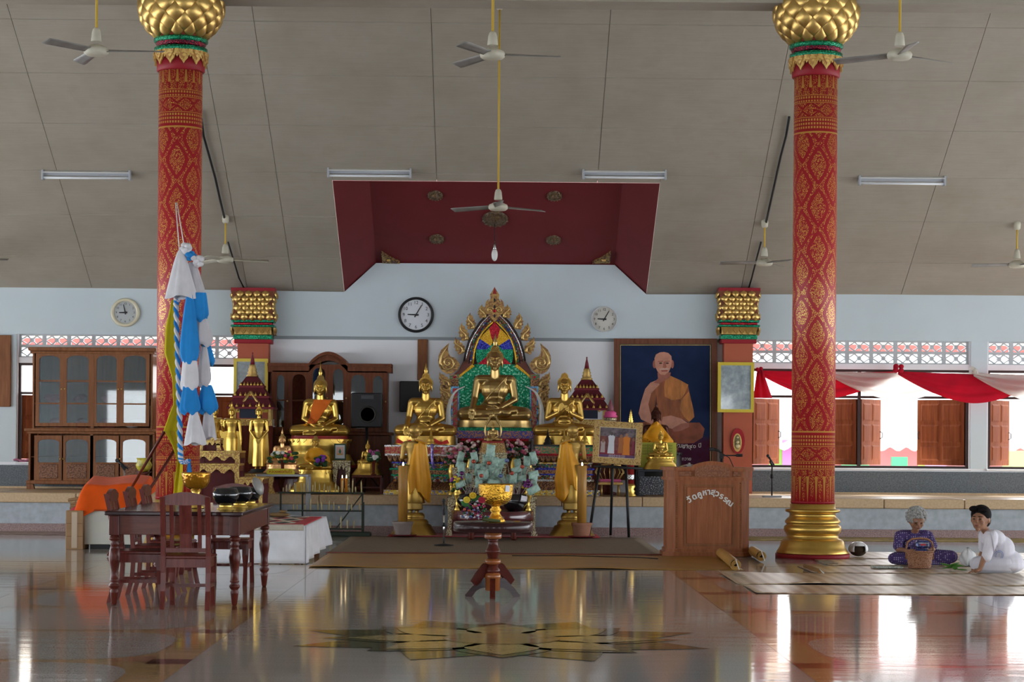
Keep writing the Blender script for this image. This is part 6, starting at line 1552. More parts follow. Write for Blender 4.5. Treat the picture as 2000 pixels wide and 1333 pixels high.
# easel and framed photograph
dE=30.22; es=thing('easel','black three-legged easel holding the gilt photo frame','easel',(at(1200,1050,dE).x,dE,0)); k=PX(dE,es.location)
for pa,pb,y0,y1 in (((1172,905),(1149,1050),.02,-.16),((1222,900),(1227,1051),.02,-.16),((1198,880),(1196,1040),.06,.46)):
    a=k.p(*pa); q=k.p(*pb); part('leg',MB().tube([(a[0],y0,a[1]),(q[0],y1,.012)],.02,8),BLACK,es)
a=k.p(1160,911); q=k.p(1256,916); part('ledge',MB().tube([(a[0],-.01,a[1]),(q[0],-.01,q[1])],.018,8),BLACK,es)
fr=thing('gilt_photo','ornate gilt frame with a ceremony photograph standing on the easel','picture',at(1203.5,909,dE-.06)+Vector((0,0,.012))); fr.rotation_euler=(-.08,math.radians(3.0),0); s=S(dE); hw=47.5/s; h=83/s
part('frame',frame_mb(hw,h,.085,.05),carved('carved gilt frame',(.52,.34,.12),(.24,.13,.05),26,.6,.38,(.42,.62)),fr); 
part('inner_slip',frame_mb(hw-.08,h-.16,.014,.045),mat('pale gilt slip',(.62,.5,.32),.35,.4),fr,(0,0,.08))
hw2,h2=hw-.094,h-.188
t=NT('photo ground'); v=t.obj(); sp=t.node('ShaderNodeSeparateXYZ'); t.l.new(v,sp.inputs[0]); n=t.noise(v,16,3); zz=E(t,sp.outputs[2])
t.set(col=t.mix(zz<.20,t.mix(zz>.40,t.ramp(n,[(.35,(.10,.02,.025)),(.65,(.22,.07,.06))]),t.ramp(n,[(.35,(.06,.045,.06)),(.65,(.20,.16,.18))])),t.mix(zz<.135,(.20,.015,.03),(.10,.04,.13))),rough=.2,coat=.4)
part('photograph',MB().box(-hw2,hw2,-.02,-.006,.094,h-.094),t.m,fr)
def pf(nm,x,z0,z1,w,cc,hc=(.25,.12,.08)):   # printed figure silhouettes
    b=MB(); b.prism([(x-w*.5,z0),(x+w*.5,z0),(x+w*.42,z0+(z1-z0)*.55),(x+w*.5,z0+(z1-z0)*.78),(x+w*.15,z0+(z1-z0)*.86),(x-w*.15,z0+(z1-z0)*.86),(x-w*.5,z0+(z1-z0)*.78),(x-w*.38,z0+(z1-z0)*.55)],-.0212,-.02); part('printed_figure',b,mat('print %.2f %.2f'%(cc[0],cc[2]),cc,.4),fr)
    b=MB(); b.prism([(x+.022*math.cos(a*PI/5)*1,z1-.03+.028*math.sin(a*PI/5)) for a in range(10)],-.0216,-.02); part('printed_head',b,mat('print head %.2f'%hc[0],hc,.4),fr)
pf('',-.21,.16,.36,.07,(.42,.33,.33)); pf('',-.09,.15,.47,.10,(.60,.62,.66),(.06,.05,.05)); pf('',.05,.16,.44,.08,(.35,.12,.04)); pf('',.13,.14,.46,.11,(.62,.20,.03),(.35,.18,.12)); pf('',.235,.16,.40,.06,(.22,.03,.06))
for i in range(2): part('caption_line',textmesh('เมื่อวันที่ ๑๕ ธันวาคม',.03,mat('caption pink',(.6,.5,.55),.5),.0006),None,fr,(.0,-.022,.125-.022*i))
# small throne seat with pink cushion behind the easel
th_=thing('ornate_seat','small gilt seat with a pink cushion behind the easel','seat',(at(1192,966,31.1).x,31.1,PH)); 
for x in (-.13,.13):
    for y in (.0,.22): part('leg',MB().tube([(x,y,0),(x,y,.17)],.012,8),GOLDD,th_)
part('seat_rail',MB().bbox(-.19,.19,-.03,.25,.17,.215,.01),GOLDD,th_); part('cushion',MB().bbox(-.17,.17,-.02,.24,.215,.255,.018),mat('pink satin',(.62,.12,.28),.5),th_)
for i in range(9):
    a=PI*i/8; x=-.19*math.cos(a)*1.05; y=.24-.08*math.sin(a)*0+.0; part('back_spindle',MB().tube([(x*.75,.24,.25),(x*1.1,.25,.36),(x*.85,.25,.46)],.007,6),GOLDD,th_)
part('back_rail',MB().tube([(-.17,.25,.46),(0,.25,.48),(.17,.25,.46)],.012,8),GOLDD,th_)
# silver lid on the chest, folded saffron cloth
single('silver_lid',MB().lathe([(.17,0),(.17,.012),(.14,.05),(.09,.075),(.02,.085),(.02,.10),(.001,.105)],28,sy=.8),CHROME,'silver domed lid on the lacquer chest beside the lectern','lid',Vector((at(1347,918,31.5).x,31.6,at(1295,918,31.35).z+.001)))
# ================================================================== MATS AND THINGS ON THE FLOOR AT RIGHT
t=NT('pale straw mat'); v=t.obj((1.0,1.0,1)); w_=t.node('ShaderNodeTexWave'); w_.wave_type='BANDS'; w_.bands_direction='X'; t.l.new(v,w_.inputs['Vector']); w_.inputs['Scale'].default_value=2.2; w_.inputs['Distortion'].default_value=1.0
t.set(col=t.ramp(w_.outputs[0],[(.2,(.42,.29,.17)),(.8,(.62,.50,.36))]),rough=.30,spec=.5); t.bump(t.noise(t.obj((60,6,1)),4,2),.1,.004); STRAW=t.m
mats=[(2.45,6.9,19.3,20.4,'straw mat nearest the camera at right'),(2.42,6.9,20.55,22.25,'straw mat second from the front at right, with a lifted fold'),(3.45,6.9,22.4,23.55,'straw mat under the two seated women'),(3.85,6.9,23.75,24.95,'straw mat behind the women, nearest the column'),(4.2,7.2,25.1,26.6,'straw mat farthest back at right')]
for i,(x0,x1,d0,d1,lab) in enumerate(mats):
    sheet('straw_mat',lab,'mat',x0,x1,d0,d1,STRAW,.002,.006,.03 if i<2 else .006,70,14,group='straw mats on the right side',seed=20+i)
sheet('yellow_strip_mat','yellow patterned strip mat along the foot of the platform at right','mat',xat(1452,30.3),8.4,29.6,30.7,mat('yellow patterned vinyl',(.36,.25,.05),.5,0,.4,9),.002,.004)
sheet('yellow_strip_mat','dark fringe mat along the foot of the platform at left','mat',-8.3,-4.6,29.7,30.7,mat('rose vinyl',(.30,.20,.17),.5,0,.3,9),.002,.004)
def roll(label,pa,pb,r,m,core=True,name='rolled_mat'):
    a=onz(*pa);q=onz(*pb); a.z=q.z=r+.014; dv=(q-a).normalized(); rt=thing(name,label,'mat',(a.x,a.y,0)); L=[Vector((0,0,a.z)),q-a+Vector((0,0,a.z))]
    b=MB().tube(L,r,18,cap=False); b.tube([L[1]-dv*.0,L[1]-dv*.06],r*.72,18,cap=False); part('roll',b,m,rt)
    sp=[]; n=60
    ux=dv.cross(Vector((0,0,1))).normalized()
    for i in range(n): t_=i/n*2*PI*3; rr=r*(.25+.72*i/n); sp.append(L[1]+ux*rr*math.cos(t_)+Vector((0,0,1))*rr*math.sin(t_)-dv*.004)
    part('spiral_edge',MB().tube(sp,.007,5),m,rt)
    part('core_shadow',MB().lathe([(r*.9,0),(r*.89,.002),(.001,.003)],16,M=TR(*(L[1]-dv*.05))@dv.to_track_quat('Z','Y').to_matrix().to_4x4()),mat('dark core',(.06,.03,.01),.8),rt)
    part('tie_string',MB().tube([L[1]+Vector((0,0,r)),L[1]+dv*.05+Vector((.02,0,-r*.2)),L[1]+dv*.09+Vector((.03,0,-r*.8))],.006,5),WHITE,rt)
    return rt
RM=mat('ochre rolled vinyl',(.46,.25,.06),.4,0,.15,5)
roll('longer rolled ochre mat at the right corner of the lectern',(1408,1092),(1437,1117),.058,RM)
roll('shorter rolled ochre mat behind, near the column base',(1470,1088),(1487,1099),.058,RM)
roll('thin rolled mat edge at the left end of the women\'s mat',(1572,1112),(1601,1123),.022,mat('brown roll',(.26,.13,.04),.5))
# fringe tassels
for (px,py,lab) in ((1455,1128,'pale frayed fringe at the corner of the second straw mat'),(1632,1102,'brown frayed fringe at the corner of the fourth straw mat')):
    r=random.Random(px); b=MB(); p=onz(px,py)
    for i in range(26): y=r.uniform(-.2,.3); b.tube([(0,y,.015),(-.06,y+r.uniform(-.03,.03),.02),(-.13-r.uniform(0,.05),y+r.uniform(-.05,.05),.008)],.006,4)
    single('mat_fringe',b,mat('fringe',(.42,.34,.26),.8),lab,'fringe',(p.x,p.y,0),kind='stuff')
# helmet
hp=onz(1676,1090); he=thing('white_helmet','white helmet with dark opening on the floor beside the column base','helmet',(hp.x,hp.y,.013),0,None,1.25)
def hel(u,w): a=2*PI*u; e=-.35+1.92*w/1.0*.98; return (.098*math.cos(e)*math.sin(a),-.115*math.cos(e)*math.cos(a),.075+.075*math.sin(e))
b=MB().grid(lambda u,w:hel(.10+.80*u,w),24,10,thick=.006); b.grid(lambda u,w:hel(-.10+.20*u,.45+.55*w),8,6,thick=.006); part('shell',b,mat('white helmet gloss',(.75,.76,.78),.2,0,0,6,0,60,.5,.5),he)
part('liner',MB().ell((0,.01,.065),(.085,.095,.062),nu=16,nv=10),mat('brown liner',(.05,.03,.018),.9),he)
# basket with packages
bp=onz(1796,1113); bk=thing('wicker_basket','woven cane basket with arched handle in front of the grey-haired woman','basket',(bp.x,bp.y,.014)); s=S(bp.y)
WK=carved('woven cane',(.40,.19,.10),(.20,.08,.04),40,0,.6,(.35,.6)); rw=26/s
pr=[(rw*.82,0),(rw*.84,.01)]+[(rw*(.84+.16*i/9)+(.004 if i%2 else -.002),.01+.165*i/9) for i in range(10)]+[(rw*1.03,.185),(rw*1.0,.19),(rw*.93,.18),(rw*.80,.02),(.001,.012)]
part('basket_body',MB().lathe(pr,40,sy=.72),WK,bk); 
part('rim',MB().tube([(rw*1.02*math.cos(a*PI/16),rw*.74*math.sin(a*PI/16),.188) for a in range(33)],.011,8),WK,bk)
part('handle',MB().tube([(-rw*1.0,0,.10),(-rw*1.02,0,.22),(-rw*.92,0,.29),(-rw*.6,0,.325),(0,0,.335),(rw*.6,0,.325),(rw*.92,0,.29),(rw*1.02,0,.22),(rw*1.0,0,.10)],.012,8),WK,bk)
BL=carved('blue foil pack',(.05,.07,.22),(.02,.025,.10),12,.2,.25)
for i,(x,z,lab) in enumerate(((.045,.13,'lower blue package in the cane basket'),(.045,.225,'upper blue package in the cane basket'))):
    o=single('blue_package',MB().bbox(-.075,.075,-.05,.05,0,.085,.02),BL,lab,'package',(bp.x+x*.6,bp.y,.014+z)); part('red_logo',MB().bbox(-.03,.03,-.053,-.049,.03,.05,.001),mat('logo red',(.5,.05,.06),.4),o); part('white_band',MB().bbox(-.05,.06,-.053,-.049,.055,.062,.001),mat('logo white',(.6,.6,.7),.4),o)
single('plastic_bag',MB().grid(lambda u,w:(lambda a,e:((.085+.02*math.sin(5*a+e*4))*math.cos(e)*math.cos(a)*(1 if w<.75 else .7),(.075)*math.cos(e)*math.sin(a),.085+.10*math.sin(e)*(1.15 if e>0 else .8)+.012*math.sin(7*a)))(2*PI*u,-PI/2+PI*w),28,14),cloth('white plastic',(.78,.78,.82),.3,.3),'crumpled white plastic bag between the two women','bag',onz(1890,1108)+Vector((0,0,.012)))
b=MB(); r=random.Random(8)
for i in range(9): a=r.uniform(-.5,.5); b.ell((r.uniform(-.1,.12),r.uniform(-.06,.06),.02+.006*i),(.07,.022,.008),nu=8,nv=4,M=rotm(0,r.uniform(-.2,.2),a))
b.ell((.03,-.05,.03),(.03,.03,.025),nu=8,nv=6); single('green_leaves',b,mat('fresh green leaf',(.07,.24,.03),.5),'bunch of fresh green leaves on the mat between the women','leaves',onz(1858,1117)+Vector((0,0,.016)))
single('folded_newspaper',MB().bbox(-.17,.17,-.08,.08,0,.022,.006),carved('newsprint',(.55,.56,.52),(.25,.30,.30),20,0,.7,(.3,.6)),'folded newspaper on the mat left of the grey-haired woman','newspaper',onz(1732,1113)+Vector((0,0,.016)),(0,0,.08))
# ================================================================== PEOPLE
SKIN=mat('warm brown skin',(.30,.145,.085),.55,0,.08,6,0,60,.4); 
def facebits(rt,c,s,yaw,pitch,skin,hairm,style):
    T=TR(*c)@rotm(0,0,yaw)@rotm(pitch,0,0)@Matrix.Diagonal((s,s,s,1)); b=MB()
    for k_ in (-1,1):
        e=MB().ell((k_*.036,-.103,.006),(.014,.006,.006),nu=10,nv=6,M=T); part('eye',e,mat('dark eye',(.02,.015,.012),.3),rt)
        part('eyebrow',MB().cap((k_*.018,-.113,.034),(k_*.056,-.098,.036),.004,.003,M=T,n=6),hairm,rt)
    part('lips',MB().ell((0,-.115,-.062),(.024,.006,.008),nu=10,nv=6,M=T),mat('lip brown',(.22,.07,.055),.5),rt)
    h=MB(); r=random.Random(4)
    h.ell((0,.034,.048),(.112,.118,.112),M=T,nu=20,nv=12)
    if style=='curly':
        for i in range(170):
            a=r.uniform(0,2*PI); e=r.uniform(-.55,1.45); x,y,z=.112*math.cos(e)*math.sin(a),.034-.118*math.cos(e)*math.cos(a),.046+.112*math.sin(e)
            if y<-.06 and z<.075: continue
            h.ell((x,y,z),(.024,.024,.021),nu=7,nv=5,M=T)
    else:
        h.ell((0,.06,-.02),(.10,.085,.09),M=T,nu=16,nv=10); h.ell((-.05,-.05,.115),(.06,.05,.035),M=T,nu=12,nv=8); h.ell((.05,-.05,.11),(.06,.05,.035),M=T,nu=12,nv=8)
    part('hair',h,hairm,rt)
def rot_head(b,c,s,yaw,pitch):
    h=MB(); head_into(h,(0,0,0),s,False)
    for k_ in (-1,1): h.ell((k_*.098*s,.012*s,-.01*s),(.012*s,.024*s,.036*s),nu=8,nv=8)
    b.join(h,TR(*c)@rotm(0,0,yaw)@rotm(pitch,0,0))
def hand(b,wrist,dirv,up,s=1.0,curl=.03):
    w=Vector(wrist);dv=Vector(dirv).normalized();up=Vector(up).normalized();side=dv.cross(up).normalized()
    b.cap(w,w+dv*.05*s,.022*s,.028*s); pc=w+dv*.055*s; b.cap(pc-side*.02*s,pc+side*.02*s,.016*s)
    for i,l in enumerate((.062,.072,.068,.052)):
        o=side*((i-1.5)*.0175*s); p=w+dv*.075*s+o; q=p+dv*l*.5*s-up*curl*.2; e=q+dv*l*.5*s-up*curl; b.cap(p,q,.0085*s,.008*s,n=7); b.cap(q,e,.008*s,.0065*s,n=7)
    t0=w+dv*.02*s-side*.024*s; t1=t0+dv*.028*s-side*.03*s; b.cap(t0,t1,.011*s,.0095*s,n=7); b.cap(t1,t1+dv*.03*s-side*.006*s-up*curl*.4,.0095*s,.007*s,n=7)
# grey-haired woman sorting things in the basket
p=onz(1790,1107); A=thing('person','grey-haired person in a purple patterned outfit sitting behind the basket','person',(p.x,p.y+.18,.014))
pu=NT('purple patterned cotton'); v=pu.obj(); vo=pu.node('ShaderNodeTexVoronoi'); pu.l.new(v,vo.inputs['Vector']); vo.inputs['Scale'].default_value=42; vo.inputs['Randomness'].default_value=.0
pu.set(col=pu.ramp(vo.outputs['Distance'],[(.22,(.42,.36,.52)),(.34,(.055,.03,.14))]),rough=.8)
hs=.97; hc=(.0,-.165,.575)
b=MB()
rot_head(b,hc,hs,.05,.42)
b.cap((0,-.05,.40),(0,-.125,.485),.042,.038)
b.ell((0,.03,.12),(.15,.12,.12)); b.ell((0,.0,.24),(.125,.095,.13)); b.ell((0,-.025,.345),(.14,.085,.09)); b.cap((-.13,-.02,.385),(.13,-.02,.385),.055)
b.cap((-.165,-.02,.37),(-.20,-.10,.20),.045,.036); b.cap((-.20,-.10,.20),(-.115,-.27,.185),.034,.024); hand(b,(-.11,-.275,.188),(.55,-.55,.12),(0,0,1),.85)
b.cap((.165,-.02,.37),(.20,-.12,.21),.045,.036); b.cap((.20,-.12,.21),(.14,-.27,.19),.034,.024); hand(b,(.135,-.275,.19),(-.5,-.5,.1),(0,0,1),.85)
b.cap((-.08,.02,.09),(-.24,-.14,.08),.085,.065); b.cap((-.24,-.14,.08),(.0,-.20,.055),.058,.040); b.cap((.0,-.20,.05),(.08,-.22,.03),.035,.026)
b.cap((.08,.02,.10),(.40,-.10,.10),.095,.070); b.cap((.40,-.10,.10),(.30,-.02,.05),.06,.045); b.cap((.30,-.0,.05),(.16,-.06,.04),.045,.03)
link('body',remesh(b,'body',SKIN,.0085,3),A)
facebits(A,hc,hs,.05,.42,SKIN,mat('grey hair',(.34,.34,.33),.8,0,.35,60,.4,120),'curly')
b=MB(); b.ell((0,.03,.13),(.162,.132,.13)); b.ell((0,.0,.25),(.138,.108,.14)); b.ell((0,-.025,.35),(.150,.097,.085)); b.cap((-.135,-.02,.383),(.135,-.02,.383),.062)
b.cap((-.165,-.02,.372),(-.197,-.09,.235),.060,.060); b.cap((.165,-.02,.372),(.197,-.11,.245),.060,.060)
link('blouse',remesh(b,'blouse',pu.m,.010,3),A)
b=MB(); b.ell((0,.03,.10),(.17,.14,.10)); b.cap((-.08,.02,.09),(-.245,-.14,.082),.10,.078); b.cap((-.245,-.14,.08),(-.02,-.20,.06),.072,.055)
b.cap((.08,.02,.10),(.405,-.10,.105),.112,.088); b.cap((.405,-.10,.105),(.28,-.0,.055),.078,.055); b.box(-.2,.4,-.12,.1,.0,.06)
link('skirt',remesh(b,'skirt',pu.m,.010,4),A)
b=MB().grid(lambda u,w:(-.12+.27*w+.0*u,-.12-.02*math.sin(w*PI)+(u-.5)*.02-.03*w*0,.245+.15*w+(u-.5)*.075),6,14,thick=.006); part('shoulder_sash',b,pu.m,A); A.scale=(1,1,.90)
# person in white turning to look back
p=onz(1945,1124); B=thing('person','dark-haired person in a white shirt sitting turned away and looking back','person',(p.x,p.y+.12,.012))
WS=cloth('white cotton shirt',(.74,.72,.80)); hs=.98; hc=(-.150,-.02,.585)
b=MB(); rot_head(b,hc,hs,-.55,.02)
b.cap((-.07,.0,.44),(-.13,.0,.52),.046,.042)
b.ell((.16,.02,.12),(.15,.16,.12)); b.ell((.08,.01,.25),(.13,.14,.14)); b.ell((-.0,.0,.36),(.12,.15,.11)); b.cap((-.05,-.14,.41),(-.05,.14,.42),.055)
b.cap((-.06,-.17,.40),(-.13,-.19,.22),.048,.038); b.cap((-.13,-.19,.22),(-.19,-.20,.055),.036,.025); hand(b,(-.195,-.205,.045),(-.9,-.1,-.12),(0,0,1),.9,.012)
b.cap((-.06,.17,.40),(-.05,.24,.24),.048,.038); b.cap((-.05,.24,.24),(-.10,.22,.13),.036,.025); hand(b,(-.105,.22,.12),(-.6,-.2,-.6),(0,0,1),.9)
b.cap((.12,-.06,.10),(-.14,-.02,.09),.10,.075); b.cap((-.14,-.02,.09),(.10,.14,.06),.065,.045); b.cap((.10,.14,.05),(.18,.10,.035),.04,.03); b.cap((.15,.10,.10),(-.12,.20,.09),.10,.075); b.cap((-.12,.2,.09),(.1,.28,.05),.06,.04)
link('body',remesh(b,'body',SKIN,.0085,3),B)
facebits(B,hc,hs,-.55,.02,SKIN,mat('black hair',(.010,.008,.008),.75,0,0,6,0,60,.08),'short')
b=MB(); b.ell((.17,.02,.13),(.165,.175,.125)); b.ell((.09,.01,.26),(.145,.155,.15)); b.ell((.0,.0,.37),(.132,.162,.105)); b.cap((-.05,-.14,.412),(-.05,.14,.422),.063); b.cap((-.06,-.17,.40),(-.118,-.188,.19),.066,.058); b.cap((-.06,.17,.40),(-.05,.235,.26),.066,.058); b.ell((.17,.01,.085),(.17,.185,.08))
sm=remesh(b,'shirt',WS,.010,4); so=link('shirt',sm,B)
b=MB(); b.ell((.16,.02,.08),(.17,.17,.085)); b.cap((.12,-.06,.10),(-.14,-.02,.095),.112,.09); b.cap((-.14,-.02,.09),(.08,.14,.06),.08,.058); b.cap((.15,.10,.10),(-.12,.20,.09),.11,.088)
link('trousers',remesh(b,'trousers',cloth('white cotton trousers',(.66,.65,.72)),.010,4),B)
bv=BVHTree.FromPolygons([v.co for v in sm.vertices],[tuple(q.vertices) for q in sm.polygons])
part('shoulder_towel',drape(bv,bandfn((-.055,.47),(.01,.10),.032,.034),6,22,.008,.006),cloth('pale towel',(.70,.68,.76)),B)
b=MB()
for rr in (.030,.042):
    ring=[]
    for i in range(25):
        a=2*PI*i/24; x,z=.03+rr*math.cos(a),.20+rr*math.sin(a)*1.25; hh=bv.ray_cast(Vector((x,-2,z)),Vector((0,1,0)))[0]; ring.append((x,(hh.y if hh else -.1)-.018,z))
    b.tube(ring,.003,5)
part('printed_emblem',b,mat('blue print',(.20,.30,.55),.7),B,label='blue ring emblem printed on the towel')
C3=dup(B,(at(2046,1100,23.6).x,23.6,.0145),0,'person in white clothes mostly cut off by the right edge')
# ================================================================== LEFT FOREGROUND
dT0,dT1=17.55,19.75; zt=at(340,1000,dT0-.12).z; x0,x1=at(203,1000,dT0-.12).x,at(474,1000,dT0-.12).x; cx=(x0+x1)/2
tb_=thing('dining_table','long dark red wooden table with turned legs in the left foreground','table',(cx,(dT0+dT1)/2,0)); hw=(x1-x0)/2; hd=(dT1-dT0)/2+.12
part('table_top',MB().bbox(-hw,hw,-hd,hd,zt-.035,zt,.008),DW2,tb_)
AP=wood('apron red wood',(.085,.022,.016),(.17,.05,.035),.3,1,'x',.1)
ax,ay=hw-.075,hd-.09
part('front_apron',MB().bbox(-ax,ax,-ay-.02,-ay+.01,zt-.20,zt-.035,.004),AP,tb_); part('back_apron',MB().bbox(-ax,ax,ay-.01,ay+.02,zt-.20,zt-.035,.004),AP,tb_)
for s in (-1,1): part('side_apron',MB().bbox(min(s*ax,s*(ax+.03)),max(s*ax,s*(ax+.03)),-ay,ay,zt-.20,zt-.035,.004),AP,tb_)
lp=[(.018,0),(.024,.02),(.034,.11),(.036,.125),(.028,.14),(.045,.165),(.047,.18),(.03,.20),(.042,.215),(.036,.23),(.032,.30),(.045,.38),(.050,.43),(.040,.50),(.032,.53),(.044,.545),(.030,.56),(.046,.585),(.048,.60),(.036,.615),(.036,.625)]
kz=(zt-.20)/.625; lm_=MB().lathe([(r,z*kz) for r,z in lp],20)
lm_.bbox(-.042,.042,-.042,.042,zt-.205,zt-.04,.004); lme=lm_.mesh('leg',DARKWOOD)
for sx in (-1,1):
    for sy in (-1,1): link('leg',lme,tb_,(sx*ax,sy*ay,0))
def chair(label,x,y,rz,first=None):
    if first: return dup(first,(x,y,0),rz,label)
    rt=thing('dining_chair',label,'chair',(x,y,0),rz,'dining chairs round the dark table'); D=wood('chair wood',(.085,.016,.013),(.19,.045,.036),.28,1,'z',.1)
    # faces +y : back at -y
    part('seat',MB().bbox(-.205,.205,-.20,.21,.415,.445,.010),D,rt)
    part('seat_rail',MB().box(-.18,.18,-.19,-.165,.345,.415).box(-.18,.18,.165,.19,.345,.415).box(-.19,-.165,-.165,.165,.345,.415).box(.165,.19,-.165,.165,.345,.415),D,rt)
    for s in (-1,1):
        b=MB(); pts=[(0,.0),(.0,.0)]
        prof=[(-.235,0),(-.195,.15),(-.185,.30),(-.19,.44),(-.20,.60),(-.235,.80),(-.265,.93)]
        vs=[];fs=[]
        for yy,z in prof: vs+=[(s*.185-.02,yy-.018,z),(s*.185+.02,yy-.018,z),(s*.185+.02,yy+.018,z),(s*.185-.02,yy+.018,z)]
        for j in range(len(prof)-1):
            for i in range(4): i2=(i+1)%4; fs.append((j*4+i,j*4+i2,j*4+4+i2,j*4+4+i))
        fs+= [(3,2,1,0),tuple(range(len(vs)-4,len(vs)))]; part('back_leg',b.add(vs,fs),D,rt)
        b=MB(); prof=[(.23,0,.020),(.215,.04,.020),(.195,.16,.018),(.20,.28,.028),(.19,.40,.030),(.185,.415,.030)]; vs=[];fs=[]
        for yy,z,w in prof: vs+=[(s*.17-w,yy-w,z),(s*.17+w,yy-w,z),(s*.17+w,yy+w,z),(s*.17-w,yy+w,z)]
        for j in range(len(prof)-1):
            for i in range(4): i2=(i+1)%4; fs.append((j*4+i,j*4+i2,j*4+4+i2,j*4+4+i))
        fs+= [(3,2,1,0)]; part('front_leg',b.add(vs,fs),D,rt)
        part('side_stretcher',MB().box(s*.175-.012,s*.175+.012,-.185,.19,.17,.20),D,rt)
    part('cross_stretcher',MB().box(-.165,.165,-.01,.015,.172,.198),D,rt)
    top=[(-.205,.89)]+[(-.205+.41*i/10,.925+.045*math.sin(PI*i/10)) for i in range(11)]+[(.205,.89),(.16,.865),(.0,.86),(-.16,.865)]
    part('top_rail',MB().prism(top[::-1],-.018,.018,M=TR(0,-.248,0)),D,rt)
    part('lower_rail',MB().box(-.165,.165,-.205,-.18,.47,.505),D,rt)
    for x_,w in ((-.115,.016),(0,.05),(.115,.016)):
        a=MB(); prof=[(-.192,.50),(-.20,.62),(-.228,.78),(-.246,.875)]; vs=[];fs=[]
        for yy,z in prof: vs+=[(x_-w,yy-.008,z),(x_+w,yy-.008,z),(x_+w,yy+.008,z),(x_-w,yy+.008,z)]
        for j in range(3):
            for i in range(4): i2=(i+1)%4; fs.append((j*4+i,j*4+i2,j*4+4+i2,j*4+4+i))
        part('slat',a.add(vs,fs),D,rt)
    return rt
c0=chair('dark red dining chair with its slatted back to the camera',at(372,1100,17.4).x,17.36,0)
c0.location.y=17.33
chair('dark red dining chair nearest at the left side of the table',x0+.22,17.95,-PI/2,c0); chair('dark red dining chair in the middle of the left side of the table',x0+.22,18.85,-PI/2,c0)
chair('dark red dining chair at the far end of the table, behind the bowls',at(450,1000,20.1).x,20.12,PI,c0); chair('dark red dining chair farthest at the left side of the table',x0+.22,19.7,-PI/2,c0)
# on the table
ZT_=zt
t=NT('amber cut glass'); t.set(col=(.60,.26,.02),metal=.6,rough=.15); v=t.obj(); vo=t.node('ShaderNodeTexVoronoi'); t.l.new(v,vo.inputs['Vector']); vo.inputs['Scale'].default_value=34; t.bump(vo.outputs['Distance'],.4,.01); AMB=t.m
am=thing('amber_bowl','amber gold pedestal bowl on the dining table','bowl',(at(383,950,18.3).x,18.3,zt)); part('foot',MB().lathe([(.07,0),(.075,.01),(.03,.05),(.028,.12),(.05,.17)],28),GOLD2,am); part('bowl',MB().lathe([(.05,.165),(.095,.19),(.118,.235),(.125,.30),(.127,.315),(.118,.315),(.11,.24),(.001,.19)],36),AMB,am)
blackbowl('black alms bowl on a gold stand, nearest on the dining table',441,18.0,zt,.115,'alms_bowl',stand=True)
blackbowl('black alms bowl on a gold stand, second on the dining table',468,18.55,zt,.115,'alms_bowl',stand=True)
ab=blackbowl('black alms bowl with a tilted grey lid, farthest on the dining table',489,19.1,zt,.10,'alms_bowl',stand=True)
part('lid',MB().lathe([(.09,0),(.09,.006),(.06,.03),(.001,.04)],24,M=TR(.07,-.03,.18)@rotm(.3,1.15,0)),mat('grey lid',(.30,.29,.28),.3),ab)
# low table under a white cloth, with a rug
lx0,lx1=-3.36,at(598,1060,23.4).x; ld0,ld1=23.3,26.1; lz=.44
lt=thing('low_table','low table under a white cloth behind the dining table','table',((lx0+lx1)/2,(ld0+ld1)/2,0)); w2=(lx1-lx0)/2; d2=(ld1-ld0)/2
part('board',MB().box(-w2+.02,w2-.02,-d2+.02,d2-.02,lz-.05,lz-.012),DARKWOOD,lt)
for sx in (-1,1):
    for sy in (-1,1): part('leg',MB().box(sx*(w2-.1)-.03,sx*(w2-.1)+.03,sy*(d2-.1)-.03,sy*(d2-.1)+.03,0,lz-.05),DARKWOOD,lt)
WC=cloth('white table cloth',(.74,.75,.80))
wc=thing('white_cloth','white cloth hanging over the low table','tablecloth',lt.location.copy())
part('top_sheet',MB().box(-w2,w2,-d2,d2,lz-.012,lz-.006),WC,wc)
part('front_fall',MB().grid(lambda u,w:(-w2+2*w2*u,-d2-.004-.012*math.sin(u*26)*w*w,lz-.006-(lz-.015)*w),60,8,thick=.004),WC,wc)
part('side_fall',MB().grid(lambda u,w:(w2+.004+.10*w*(u**2)+.02*math.sin(u*30)*w,-d2+2*d2*u,lz-.006-(lz-.015-.10*u)*w),60,8,thick=.004),WC,wc)
t=NT('patterned rug'); v=t.obj(); sp=t.node('ShaderNodeSeparateXYZ'); t.l.new(v,sp.inputs[0]); X,Y=E(t,sp.outputs[0]),E(t,sp.outputs[1])
bd=((X.abs()>(w2-.16)).max(Y.abs()>(d2-.28))); n=t.noise(t.obj((3,1.4,1)),3,2); fx=((X*3.2).fr()-.5).abs()+((Y*1.1).fr()-.5).abs()
pat=t.ramp(fx,[(0,(.02,.02,.025)),(.22,(.45,.02,.03)),(.40,(.60,.54,.42)),(.62,(.62,.56,.44)),(.66,(.03,.03,.03))],'CONSTANT'); t.set(col=t.mix(bd,pat,(.48,.015,.03)),rough=.9)
rg=thing('rug','red and cream patterned rug laid over the white cloth','rug',lt.location+Vector((0,0,lz-.006))); part('pile',MB().box(-w2+.02,w2-.02,-d2+.03,d2-.4,0,.012),t.m,rg)
b=MB(); r=random.Random(1)
part('fringe',MB().grid(lambda u,w:(-w2+.02+(2*w2-.04)*u,-d2+.03-.04*min(1,w*3)-.004*math.sin(u*300),.008-.085*max(0,w-.25)),120,5,thick=.004),cloth('cream fringe',(.55,.50,.42)),rg,kind='stuff')
